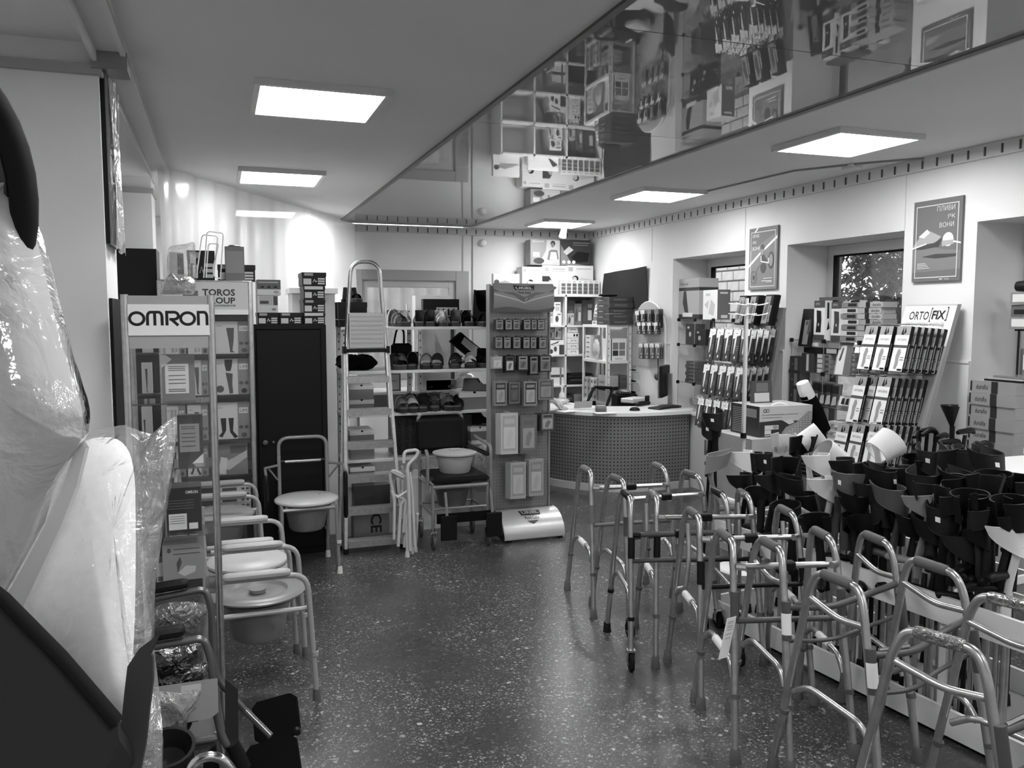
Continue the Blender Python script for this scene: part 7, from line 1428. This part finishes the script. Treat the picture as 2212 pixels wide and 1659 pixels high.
for k in range(3):
    mb = MB().box(4.40 + .01 * (k % 2), ya - .34, 1.617 + k * .072, 4.66, ya + .03, 1.617 + k * .072 + .069); mb.face_decal((4.40 + .01 * (k % 2), ya + .03, 1.617 + k * .072), (0, -1, 0), (0, 0, 1), .37, .069, [('r', .04, .2, .36, .85, 1), ('p', [(.45, .2), (.6, .3), (.55, .8), (.46, .7)], 2)] if k != 1 else [('r', .05, .2, .95, .6, 2)]); solo('shoe_carton', mb, [card(.50 if k != 1 else .36), card(.84), card(.12)], 'grey shoe carton, %s of three on wire rack in near window' % ('lowest', 'middle', 'topmost')[k], 'box')
mb = MB(); mb.M = T(4.48, ya - .1, 1.617 + .216 + .035) @ RX(PI / 2); mb.lathe([(0, -.15), (.03, -.15), (.034, -.1), (.034, .1), (.03, .12), (0, .12)], n=14); solo('dark_roller', mb, M_BLACK, 'dark foam roller lying on the shoe cartons', 'roller')
for k in range(2): mb = MB().box(4.44, ya - .16 - .17 * k, 1.269, 4.60, ya - .01 - .17 * k, 1.50 - .05 * k); mb.face_decal((4.44, ya - .01 - .17 * k, 1.269), (0, -1, 0), (0, 0, 1), .15, .22, [('r', .2, .5, .7, .9, 1)]); solo('upright_carton', mb, [card(.45), card(.84)], ('first', 'second')[k] + ' grey upright carton under shoe cartons in near window', 'box')
# ================================================================== WALKERS, CRUTCHES AND WHAT STANDS AMONG THEM
M_WALK = noisy('anodised_walker_tube', .70, .78, 25, .30, .9)
M_GRIPG = G(.34, .6, kind='foam'); M_WBAR = G(.30, .4, kind='lacquer')
M_FOIL = film('crinkled_film', .05, .22, .12, 1.0, 60, gloss=4.0)
def walker(label, L, Rr, zt=.80, grip=None, bars='silver', style=0, d=.40, foot='tip', wrap=False, lab=False, sleeve=None, seed=0):
    """L/Rr: handle centres seen in the photograph, at height zt; the crossbars are on the near side"""
    a, b = onz(*L, zt), onz(*Rr, zt); c0 = (a + b) / 2; v = b - a; rz = math.atan2(v.y, v.x); W = v.length / 2
    t = thing('walker', label, 'walking frame', (c0.x, c0.y, 0), rz); grip = grip or M_GRIPG; D = d / 2; r = .0142
    sleeve = sleeve or M_WBAR
    for s in (-1, 1):
        X = s * W; xb = s * (W + .035)
        P = [(xb, -D - .04, .03), (X + s * .008, -D * .50, zt - .06), (X, -D * .36, zt), (X, D * .50, zt), (X + s * .008, D * .66, zt - .07), (xb, D + .06, .03)]
        sf_ = mk('side_frame', MB().tube(round_path(P, .06, 6), r, n=12), M_WALK, t)
        mb = MB(); mb.tube([(X, -D * .22, zt), (X, -D * .16, zt), (X, D * .34, zt), (X, D * .40, zt)], .02, 0, 12, rs=[.017, .0195, .0195, .017])
        mk('grip', mb, M_FOIL if wrap else grip, sf_)
        # lower side rail, drawn in at its far end
        zl = .36 if style != 2 else .40
        sr_ = mk('side_rail', MB().tube(round_path([(X + s * .022, -D * .80, zl - .06), (X + s * .02, -D * .60, zl), (X + s * .02, D * .55, zl + .02), (X + s * .022, D * .88, zl - .03)], .05, 4), .0115, n=10), M_WALK, t)
        if style == 1: mk('mid_rail', MB().tube(round_path([(X + s * .004, -D * .56, zt - .12), (X + s * .004, 0, zt - .135), (X + s * .006, D * .68, zt - .10)], .04, 4), .0115, n=10), M_WALK, t)
        if foot == 'tip' and style != 1: mk('rail_foam', MB().tube([(X + s * .02, -D * .25, zl + .006), (X + s * .02, D * .25, zl + .012)], .017, n=10), plas(.85, .6), sr_)
        for q, (yy, f) in enumerate(((-D - .04, -1), (D + .06, 1))):
            ax = Vector((X + s * .008, f * D * .58, zt - .065)); bx_ = Vector((xb, yy, .03)); dr_ = (bx_ - ax)
            e = ax + dr_ * .70; le_ = mk('leg_extension', MB().tube([e, bx_], r * .86, n=10), M_WALK, t); mk('collar', MB().tube([e - dr_ * .012, e + dr_ * .012], r * 1.25, n=12), M_BLACK if bars == 'black' else M_GREYRUB, le_)
            if foot == 'wheel' and q == 0:
                mb = MB(); mb.M = T(xb, yy, .045) @ RY(PI / 2); mb.lathe([(0, .012), (.03, .012), (.045, .008), (.045, -.008), (.03, -.012), (0, -.012)], n=18); wh = mk('wheel', mb, M_RUBBER, t)
                mk('wheel_fork', MB().box(xb - .02, yy - .012, .04, xb - .015, yy + .012, .10).box(xb + .015, yy - .012, .04, xb + .02, yy + .012, .10).box(xb - .02, yy - .014, .095, xb + .02, yy + .014, .105), M_CHROME, wh)
            else: mk('rubber_tip', MB().lathe([(0, 0), (.0225, 0), (.0215, .012), (.018, .05), (.0135, .056)], (xb, yy, 0), 14), M_RUBBER if bars == 'black' else M_GREYRUB, le_)
        # sleeve on the near leg
        ax = Vector((X + s * .008, -D * .58, zt - .065)); bx_ = Vector((xb, -D - .04, .03)); dr_ = bx_ - ax
        ls_ = mk('leg_sleeve', MB().tube([ax + dr_ * .16, ax + dr_ * (.36 if style == 1 else .30)], r * 1.22, n=12), sleeve, t)
        if lab and s == -1: mk('leg_label', MB().tube([ax + dr_ * .22, ax + dr_ * .33], r * 1.28, n=12), M_PAPER, ls_)
    yq = -D * .60; bm = {'silver': M_WALK, 'black': M_WBAR, 'dark': M_WBAR}[bars]
    z1 = zt - .085 if bars == 'silver' else zt - .17
    if style == 1:      # bowed dark bars
        for z in (zt - .20, zt - .33): mk('crossbar', MB().tube(round_path([(-W, yq - .02, z), (-W * .3, yq - .05, z + .0), (W * .4, yq + .01, z + .01), (W, yq - .01, z + .06)], .10, 5), .0125 if z > zt - .25 else .008, n=10), M_WBAR, t)
        mk('fold_latch', MB().tube([(-W + .02, yq - .02, zt - .185), (-W * .4, yq - .04, zt - .18)], .006, n=8), M_CHROME, t)
    else:
        mk('crossbar', MB().tube([(-W, yq, z1), (W, yq, z1)], .0125, n=10), bm, t); mk('crossbar', MB().tube([(-W - .012, yq - .03, zt - .29), (W + .012, yq - .03, zt - .29)], .0115, n=10), M_WBAR if bars != 'silver' else sleeve, t)
        mk('fold_joint', MB().box(-.03, yq - .02, z1 - .018, .03, yq + .02, z1 + .018, b=.006), M_BLACK, t)
        for s in (-1, 1): mk('latch', MB().tube([(s * W, yq, z1), (s * (W - .03), yq - .02, z1 + .002)], .014, n=8), M_BLACK if bars == 'black' else M_WALK, t)
    if style == 2:
        for s in (-1, 1): mk('tilt_handle', MB().tube(round_path([(s * W - .06, -D * .45, zt - .02), (s * W - .06, -D * .6, zt - .16), (s * W - .075, -D * .62, zt - .30), (s * W - .10, -D * .5, zt - .31)], .05, 4), .011, n=10), M_WALK, t)
    return t
MG = G(.42, .6, kind='foam')
walker('silver walking frame nearest the counter with grey grips', (1268, 1015), (1424, 1008), grip=MG, bars='silver', sleeve=MG)
walker('silver walking frame with braked front wheels and dark grips', (1335, 1035), (1495, 1025), bars='silver', foot='wheel', d=.42)
walker('walking frame with black foam grips and black crossbars', (1355, 1070), (1553, 1065), zt=.80, grip=M_BLACK, bars='black', foot='wheel', sleeve=M_BLACK)
walker('walking frame with film wrapped grips and double tilt handles', (1413, 1070), (1608, 1068), zt=.79, bars='silver', style=2, wrap=True, sleeve=M_BLACK)
walker('walking frame with double tilt handles and dark grips', (1500, 1110), (1700, 1105), bars='silver', style=2, sleeve=M_BLACK)
walker('walking frame with a long white paper tag on it', (1570, 1160), (1778, 1155), zt=.81, bars='silver')
walker('walking frame with dark bowed bars and a narrow leg label', (1668, 1178), (1895, 1165), style=1, lab=True, foot='tip')
walker('large walking frame with bowed bars and a white leg label', (1818, 1255), (2022, 1225), style=1, lab=True, foot='tip', d=.44)
walker('walking frame with shiny film wound over both grips', (2045, 1385), (2200, 1305), style=1, wrap=True, foot='tip', d=.44)
p = onz(1575, 1300, .52); mb = pack(ony(1552, 1425, 2.62), Vector((.02, 0, -.0)) + Vector((1, 0, .12)), (.22, 0, 1), .042, .16, .0015, lines(.2, .8, (.9, .86, .8, .76, .7, .6, .5), 1, .008)); solo('paper_tag', mb, [M_PAPER, card(.6)], 'long white paper tag hanging from a walking frame', 'tag')
# ---- white crutch stand with two rails per side
rk = thing('crutch_stand', 'long white wooden stand holding the forearm crutches', 'stand', (2.98, 2.85, 0), world=True)
A, Bq = Vector((2.54, 3.90, 0)), Vector((2.77, 1.82, 0)); dv = (Bq - A).normalized(); nv = Vector((-dv.y, dv.x, 0)); Lr = (Bq - A).length; DEP = .62
def slab(mb, s0, s1, t0, t1, z0, z1, m=0):
    vs = [A + dv * s + nv * t + Vector((0, 0, z)) for z in (z0, z1) for t in (t0, t1) for s in (s0, s1)]; return mb.add(vs, [(0, 1, 3, 2), (4, 6, 7, 5), (0, 4, 5, 1), (2, 3, 7, 6), (0, 2, 6, 4), (1, 5, 7, 3)], m)
for t in (0, DEP):
    for z0, z1 in ((.47, .58), (.02, .13)): mk('rail', slab(MB(), 0, Lr, t, t + .018, z0, z1), WB, rk)
    for s in (0, Lr * .34, Lr * .68, Lr - .03): mk('post', slab(MB(), s, s + .03, t + .018, t + .036, 0, .58), WB, rk)
for s in (0, Lr - .02):
    for z0, z1 in ((.47, .58), (.02, .13)): mk('end_rail', slab(MB(), s, s + .018, .018, DEP, z0, z1), WB, rk)
for k in range(1, 6): mk('divider', slab(MB(), k * Lr / 6, k * Lr / 6 + .012, .018, DEP, .54, .575), WB, rk)
mk('divider', slab(MB(), 0.02, Lr - .02, DEP / 2, DEP / 2 + .012, .54, .575), WB, rk); mk('tray', slab(MB(), 0.018, Lr - .02, .018, DEP, .012, .024), G(.5, .7, kind='melamine'), rk)
# ---- forearm crutches
def crutch(name, label, pos, zc_, rz, tilt, tone, kind=0, pole=None, group='forearm crutches in the stand', twist=0.0):
    """pos = (x, y) of the foot; zc_ = height of cuff middle; cuff opens towards local -Y"""
    t = thing(name, label, 'crutch', (pos[0], pos[1], .026), 0, group); t.rotation_euler = (tilt[0], tilt[1], rz)
    h = zc_ - .026; cm = plas(tone, .45); pm_ = pole or (M_BLACK if tone < .3 else M_WALK); zg = h - .235
    mk('pole', MB().tube([(0, 0, .03), (0, 0, zg - .02)], .0105, n=10), pm_, t); mk('rubber_tip', MB().lathe([(0, 0), (.02, 0), (.019, .012), (.015, .045), (.011, .05)], (0, 0, 0), 12), M_RUBBER, t)
    mk('handle', MB().tube([(0, -.01, zg), (0, -.04, zg + .004), (0, -.10, zg + .006), (0, -.125, zg + .004), (0, -.135, zg)], .016, 0, 10, rs=[.016, .0165, .018, .018, .012]), cm, t)
    # neck leaning back up to the cuff
    mk('neck', MB().tube(round_path([(0, 0, zg - .05), (0, .0, zg + .03), (0, .028, h - .05), (0, .036, h - .01)], .05, 4), .0, 0, 10, rs=None) if 0 else MB().tube([(0, 0, zg - .06), (0, 0, zg + .02), (0, .014, zg + .11), (0, .032, h - .035), (0, .040, h)], .014, 0, 10, rs=[.016, .017, .013, .013, .018], flat=1.5), cm, t)
    op = math.radians(75 if kind == 0 else (130 if kind == 1 else 28)); R_ = .061 if kind != 2 else (.068 if tone > .6 else .060)
    def cf(a, b, rr, dz=0.0):
        th = -PI / 2 + op / 2 + (2 * PI - op) * a; edge = abs(a - .5) * 2; hh = .10 if kind != 1 else .085
        lo_ = -.076 + (.088 * edge ** 1.3 if kind != 2 else .01 * edge); hi_ = .034 + (.058 * edge ** 2 if kind == 0 else .014 * edge); zz = lo_ + (hi_ - lo_) * b
        fl = 1 + .18 * (b - .3) + .10 * edge
        x, y = rr * fl * math.cos(th), rr * fl * math.sin(th) - .008
        return (x, y, h + zz + .02)
    mb = MB(); mb.grid(lambda a, b: cf(a, b, R_), 20, 5); mb.grid(lambda a, b: cf(1 - a, b, R_ - .004), 20, 5)
    n = 20
    for b in (0, 1): mb.tube([cf(i / n, b, R_ - .002) for i in range(n + 1)], .0032, 0, 6)
    for a in (0, 1): mb.tube([cf(a, j / 4, R_ - .002) for j in range(5)], .0032, 0, 6)
    mb.v = [tuple(Matrix.Rotation(1.0 if kind == 2 and tone > .6 else .22, 4, 'X') @ (Vector(q) - Vector((0, 0, h))) + Vector((0, 0, h))) for q in mb.v]; cu_ = mk('cuff', mb, cm, t)
    if tone > .3 and kind == 0: mk('cuff_button', MB().tube([(0, -.052 + .104, h + .02), (0, .058, h + .02)], .010, n=10), plas(.22, .4), cu_)
    elif (int(pos[0] * 100) % 3) == 0:
        q0, q1, q2, q3 = cf(.38, .5, R_ + .001), cf(.44, .5, R_ + .001), cf(.44, .7, R_ + .001), cf(.38, .7, R_ + .001); mb = MB(); mb.add([q0, q1, q2, q3], [(0, 1, 2, 3)]); mb.v = [tuple(Matrix.Rotation(.22, 4, 'X') @ (Vector(q) - Vector((0, 0, h))) + Vector((0, 0, h))) for q in mb.v]; mk('sticker', mb, M_PAPER, cu_)
    return t
rndc = random.Random(5)
tl = {.08: 'black', .13: 'black', .30: 'dark grey', .52: 'grey', .85: 'white', .9: 'white'}
# cuff seen at (u, v); height; tone; kind; heading of the open side
CR = [(1545, 1008, .84, .52, 0, 2.6), (1603, 1000, .86, .9, 1, .2), (1624, 1003, .86, .08, 1, .1), (1646, 1004, .87, .08, 1, .1), (1602, 1050, .80, .08, 1, .4), (1692, 1018, .90, .08, 0, 2.9), (1729, 972, .96, .08, 0, 3.0), (1690, 966, .94, .85, 0, 2.7), (1752, 948, .98, .9, 2, 1.0),
      (1798, 985, .93, .85, 2, 1.3), (1768, 1010, .94, .85, 1, .3), (1782, 1062, .90, .85, 1, .2), (1830, 1052, .92, .30, 1, 2.2), (1822, 1020, .94, .08, 1, .6), (1872, 1034, .94, .08, 0, 2.8), (1912, 1048, .94, .08, 0, .6), (1908, 962, .97, .9, 2, 1.4), (1984, 1012, .95, .08, 2, 2.0), (2014, 1004, .97, .13, 0, 2.5),
      (2052, 1006, .98, .13, 0, 3.1), (2100, 1010, .98, .13, 0, 2.8), (2140, 1012, .98, .13, 0, 3.3), (2080, 1060, .96, .08, 0, .3), (2150, 1052, .97, .08, 1, 1.9), (2196, 1060, .96, .08, 2, 2.0), (1930, 1088, .93, .30, 0, .3), (1915, 1112, .92, .08, 2, 2.4), (1988, 1100, .94, .52, 1, .4), (2016, 1086, .95, .13, 0, 1.9),
      (2062, 1110, .96, .08, 0, 2.9), (2098, 1096, .97, .08, 2, 2.0), (2140, 1112, .96, .08, 0, 2.2), (2190, 1110, .95, .08, 2, 1.7), (2180, 1172, .97, .85, 1, .1), (1662, 1050, .86, .13, 1, .5), (1712, 1062, .88, .08, 0, 1.0), (1745, 1095, .90, .08, 1, .8), (1800, 1105, .90, .30, 0, 2.0), (1850, 1100, .92, .08, 0, .9), (1870, 1150, .93, .08, 1, .2), (2020, 1160, .95, .08, 0, .5), (2110, 1170, .96, .08, 1, .8), (1960, 1150, .94, .08, 0, 1.4), (2080, 1190, .95, .13, 1, .1),
      (2040, 1132, .95, .08, 0, 2.4), (2125, 1142, .96, .13, 0, 2.9), (2165, 1142, .95, .08, 1, 1.2), (1992, 1058, .95, .08, 0, 2.2), (2060, 1062, .96, .08, 1, .9), (2122, 1064, .97, .13, 0, 2.6), (1952, 1040, .95, .08, 1, .4), (1890, 1086, .93, .13, 0, 1.6), (1850, 1142, .92, .08, 1, 1.0), (1762, 1138, .90, .08, 0, .7), (1702, 1112, .88, .08, 1, .3), (1642, 1082, .86, .13, 1, .6)]
lowlim = []
for i, (u, v, zc_, tone, kind, hd) in enumerate(CR):
    best = None
    for kz in range(34):        # the height at which this crutch stands inside the white stand
        zz = .74 + kz * .01; pt = onz(u, v, zz); s = (pt - A).dot(dv); t_ = (pt.xy.to_3d() - A).dot(nv); e_ = max(0, .07 - t_, t_ - DEP + .07) + max(0, .06 - s, s - Lr + .08) + .12 * abs(zz - zc_)
        if best is None or e_ < best[0]: best = (e_, zz)
    zc_ = best[1]; pt = onz(u, v, zc_)
    # keep every foot inside the stand; what is left over becomes the lean of the crutch
    s = (pt - A).dot(dv); t_ = (pt.xy.to_3d() - A).dot(nv); s2 = min(max(s, .05), Lr - .06); t2 = min(max(t_, .05), DEP - .05)
    ft = A + dv * s2 + nv * t2; dx, dy = pt.x - ft.x, pt.y - ft.y
    dx = max(-.42, min(.42, dx)); dy = max(-.42, min(.42, dy))
    Q = Vector((dx, dy, zc_)).to_track_quat('Z', 'Y'); qq = Q @ Matrix.Rotation(hd, 4, 'Z').to_quaternion()
    shape = ('open fronted', 'half round', 'closed ring')[kind]; nb_ = {0: 'open cuff', 1: 'half cuff', 2: 'ring cuff'}[kind]
    lab = '%s poled %s forearm crutch with %s, %s' % ('silver' if i % 3 or tone > .3 else 'black', tl[tone], nb_, ['standing next to the walking frames', 'standing near the mattress carton', 'standing near the ORTOFIX stand', 'standing by the white table'][0 if u < 1680 else 1 if u < 1800 else 2 if u < 1950 else 3])
    t = crutch('forearm_crutch', lab, (ft.x, ft.y), zc_, 0, (0, 0), tone, kind, pole=M_WALK if i % 3 else None); t.rotation_mode = 'QUATERNION'; t.rotation_quaternion = qq
# two dark crutches and sock goods standing at the counter end of the row
for i, (u, v, x, hd) in enumerate(((1524, 925, 3.00, 2.6), (1556, 905, 3.06, 2.9))):
    q = onx(u, v, x); t = crutch('forearm_crutch', ('first', 'second')[i] + ' black crutch standing apart beside the counter end', (q.x, q.y), q.z, 0, (0, 0), .08, 0, group='crutches beside the counter end'); t.location.z = 0.0; t.rotation_euler = (0, .04 * (i * 2 - 1), hd)
# ---- white display pole with wire hooks
q = ony(1606, 940, 4.62); dp = thing('display_pole', 'white display pole with wire hook arms at its top', 'display stand', (q.x, 4.62, 0), world=True); zt_ = ony(1606, 644, 4.62).z
mk('pole', MB().tube([(q.x, 4.62, 0), (q.x, 4.62, zt_)], .0145, n=12), plas(.80, .4), dp); zb_ = ony(1606, 938, 4.62).z; mk('collar', MB().tube([(q.x, 4.62, zb_ - .025), (q.x, 4.62, zb_ + .01)], .02, n=12), M_BLACK, dp); mk('foot', MB().lathe([(0, .012), (.15, .010), (.16, 0)], (q.x, 4.62, 0), 20), M_WHITE, dp)
for k, v in enumerate((656, 678)):
    z = ony(1606, v, 4.62).z
    for s in (-1, 1): mk('hook_arm', MB().tube(round_path([(q.x, 4.60, z), (q.x + s * .05, 4.57, z - .012), (q.x + s * .11, 4.56, z), (q.x + s * .125, 4.56, z + .006)], .03, 4), .0035, n=6).tube(round_path([(q.x, 4.64, z - .004), (q.x + s * .06, 4.66, z - .004), (q.x + s * .11, 4.66, z + .002)], .03, 4), .003, n=6), M_WHITE, dp)
# ---- foot massager carton on a plain carton
mx0, mx1, my0, my1 = 3.52, 3.965, 4.80, 5.05; zb = .85
h = ony(1715, 876, my0).z - zb
solo('plain_carton', MB().box(mx0 - .10, my0 - .06, 0, mx1 + .03, my1 + .18, zb - .001), noisy('kraft_card', .62, .70, 5, .8), 'large pale carton under the massage mattress carton', 'box')
mb = MB().box(mx0, my0, zb, mx1, my1 + .09, zb + h)
it = [('r', 0, .0, 1, .50, 1), ('p', [(0, .50), (.4, .54), (.62, .40), (.8, .2), (1, .1), (1, 0), (0, 0)], 1), ('p', [(.42, .10), (.52, .05), (.98, .06), (.99, .78), (.92, .80), (.70, .45), (.5, .30)], 3), ('r', .10, .24, .36, .38, 4), ('e', .30, .31, .05, .06, 3), ('r', .10, .09, .22, .23, 4), ('p', [(.44, .52), (.60, .56), (.66, .44), (.56, .38)], 4), ('k', arc(.10, .86, .03, .05, 0, 360, 10)[:-1], .004, 1, True), ('k', arc(.15, .86, .03, .05, 0, 360, 10)[:-1], .004, 1, True), ('t', 'Протипролежневий матрац з компресором', .04, .70, .72, .75, 1), ('t', 'Antidecubitus mattress', .04, .62, .42, .66, 1), ('r', .10, .03, .38, .06, 4)]
for i in range(9):
    for j in range(9):
        x, y = .52 + .052 * i, .08 + .075 * j
        if y < .05 + (x - .46) * 1.42 and x < .97 and y < .76: it.append(('e', x, y, .016, .022, 5))
mb.face_decal((mx0, my0, zb), (1, 0, 0), (0, 0, 1), mx1 - mx0, h, it, .0003)
mb.face_decal((mx0, my1 + .09, zb), (0, -1, 0), (0, 0, 1), my1 + .09 - my0, h, [('r', 0, 0, 1, 1, 1)] + [('r', .08, .86 - .06 * k, .42 + .04 * (k % 3), .875 - .06 * k, 4) for k in range(14)] + [('r', .5, .62, .92, .90, 3)])
o = thing('mattress_carton', 'grey and dark carton picturing a knobbly air mattress', 'box', ((mx0 + mx1) / 2, my0 + .15, zb), world=True); mk('box', mb, [card(.74), card(.20), card(.5), card(.58), card(.80), card(.72)], o); mk('handle', MB().tube(round_path([(mx0 + .14, my0 + .06, zb + h), (mx0 + .20, my0 + .06, zb + h + .02), (mx0 + .27, my0 + .06, zb + h)], .03, 4), .006, n=6), M_WHITE, o)
q = ony(1706, 862, 5.0); mb = pack((3.62, 5.02, zb + h + .001), (1, 0, 0), (0, .1, 1), .17, .16, .03, [('r', .1, .05, .85, .45, 1), ('r', .2, .5, .8, .9, 2)]); solo('film_pack', mb, [G(.3, .15, kind='film'), card(.75), card(.4)], 'shiny dark pack standing on the mattress carton', 'pack')
q = ony(1745, 950, 4.95); lg = thing('leg_mannequin', 'black stockinged foot form with white top beside mattress carton', 'mannequin', (4.13, 4.98, 0), world=True)
P = [ony(u, v, 4.98) for u, v in ((1772, 930), (1760, 890), (1748, 862), (1742, 850))]; mk('stocking', MB().tube(P, .05, 0, 14, rs=[.075, .065, .055, .052], flat=1.0), cloth(.06), lg); P2 = [ony(u, v, 4.98) for u, v in ((1746, 858), (1739, 842), (1733, 826))]; mk('top', MB().tube(P2, .05, 0, 14, rs=[.054, .052, .045]), plas(.90, .5), lg); mk('base_post', MB().tube([(P[0].x, 4.98, 0), P[0]], .045, n=12), M_BLACK, lg)
# ---- white table and walking canes by the near window
tb = thing('white_table', 'white table top with black edge beside the crutches', 'table', (3.87, 3.05, 0), world=True); ZB = .95
mk('table_top', MB().box(3.455, 2.62, ZB - .006, 4.20, 3.22, ZB), M_WHITE, tb); mk('edging', MB().box(3.45, 2.615, ZB - .04, 4.205, 3.225, ZB - .0065), M_BLACK, tb)
for x in (3.49, 4.16):
    for y in (2.66, 3.18): mk('leg', MB().box(x - .02, y - .02, 0, x + .02, y + .02, ZB - .04), M_BLACK, tb)
st_ = thing('cane_bin', 'dark bin holding the walking canes by the wall pier', 'bin', (3.72, 3.60, 0)); mk('shell', MB().lathe([(0, .012), (.16, .012), (.17, .45), (.178, .45), (.17, 0), (0, 0)], n=20, sx=1.0, sy=1.25), M_DARK, st_)
def cane(label, u, v, x, hd, kind, top=None, stick=.10, foot=None):
    q = onx(u, v, x); t = thing('walking_cane', label, 'cane', (q.x, q.y, 0), hd, 'walking canes in the bin'); h = q.z
    f = foot or Vector((max(-.11, min(.11, 3.72 - q.x)), max(-.12, min(.12, 3.60 - q.y)), .02)); 
    R = Matrix.Rotation(-hd, 4, 'Z'); fl = R @ Vector((f.x, f.y, .015))
    mk('shaft', MB().tube([fl, (0, 0, h - .02)], .0105, n=10), plas(stick, .4), t)
    if kind == 0: mk('handle', MB().tube([(-.06, 0, h - .004), (-.045, 0, h), (.03, 0, h + .004), (.06, 0, h), (.068, 0, h - .012)], .015, 0, 10, rs=[.011, .0145, .016, .0145, .010]), M_BLACK, t)
    else: mk('handle', MB().tube(smooth_path([(0, 0, h - .05), (.0, 0, h), (-.035, 0, h + .012), (-.08, 0, h - .012)]), .014, 0, 10), M_BLACK, t)
    if stick > .08: mk('label_strip', MB().tube([fl.lerp(Vector((0, 0, h - .02)), .80), fl.lerp(Vector((0, 0, h - .02)), .90)], .0115, n=10), M_PAPER, t)
    return t
for i, (u, v, x, hd, kd, stk) in enumerate(((1985, 938, 3.66, .5, 1, .1), (2003, 930, 3.70, .2, 0, .1), (2022, 935, 3.72, -.3, 1, .12), (2035, 942, 3.70, .4, 0, .7), (1975, 952, 3.62, .9, 1, .3), (2050, 955, 3.66, -.1, 0, .1), (2062, 966, 3.60, .2, 0, .8), (2085, 932, 3.74, .1, 0, .1), (2112, 962, 3.68, .5, 1, .1), (2140, 962, 3.74, -.4, 1, .1))):
    cane('black handled cane, %s of the canes in the bin' % ('first', 'second', 'third', 'fourth', 'fifth', 'sixth', 'seventh', 'eighth', 'ninth', 'tenth')[i] if 0 else 'walking cane with %s black handle in the bin near the wall pier' % ('curved' if kd else 'straight'), u, v, x, hd, kd, stick=stk)
q = onx(2058, 900, 3.70); t = thing('elbow_crutch', 'tall dark crutch with triangular arm cup rising above the canes', 'crutch', (q.x, q.y, 0)); h = q.z
mk('pole', MB().tube([(0, 0, .05), (0, 0, h - .05)], .013, n=10), M_BLACK, t); mk('rubber_tip', MB().lathe([(0, 0), (.02, 0), (.016, .05), (.012, .06)], n=12), M_RUBBER, t)
mb = MB(); mb.grid(lambda a, b: (.055 * (.15 + b) * math.cos(PI * (.1 + 1.3 * a)), .055 * (.15 + b) * math.sin(PI * (.1 + 1.3 * a)), h - .06 + b * .12), 14, 5); mb.grid(lambda a, b: (.052 * (.15 + b) * math.cos(PI * (.1 + 1.3 * (1 - a))), .052 * (.15 + b) * math.sin(PI * (.1 + 1.3 * (1 - a))), h - .06 + b * .12), 14, 5); mk('arm_cup', mb, M_BLACK, t); mk('handle', MB().tube([(0, 0, h - .24), (-.10, -.03, h - .235)], .015, n=10), M_BLACK, t)

# ---- pile of spiky massage mats between the mattress carton and the ORTOFIX stand
solo('low_carton', MB().box(3.74, 4.42, 0, 4.02, 4.74, .60), noisy('kraft_card_dark', .40, .48, 5, .8), 'plain carton under the pile of spiky mats', 'box')
zig = []
for k in range(16): zig += [(-.14 + k * .0175, -.155 + .012 * (k % 2))]
zig += [(.14, .155), (-.14, .155)]
for k in range(9):
    mb = MB(); mb.M = T(3.88 + .01 * (k % 3), 4.58, .601 + k * .026) @ RZ(.06 * (k % 3 - 1)); mb.prism(zig, 0, .012, 'z')
    for i in range(8):
        for j in range(2): mb.lathe([(.008, .012), (.003, .024)], (-.12 + i * .034, -.13 + j * .06, 0), 5)
    solo('spiky_mat', mb, G(.20 + .03 * (k % 2), .6, kind='rubber'), 'dark spiky massage mat in the pile behind the white crutches', 'mat', 'spiky massage mats')
mb = pack((3.84, 4.408, .74), (1, 0, 0), (0, 0, 1), .06, .075, .002, []); solo('price_tag', mb, M_PAPER, 'blank white tag on the pile of spiky mats', 'tag')
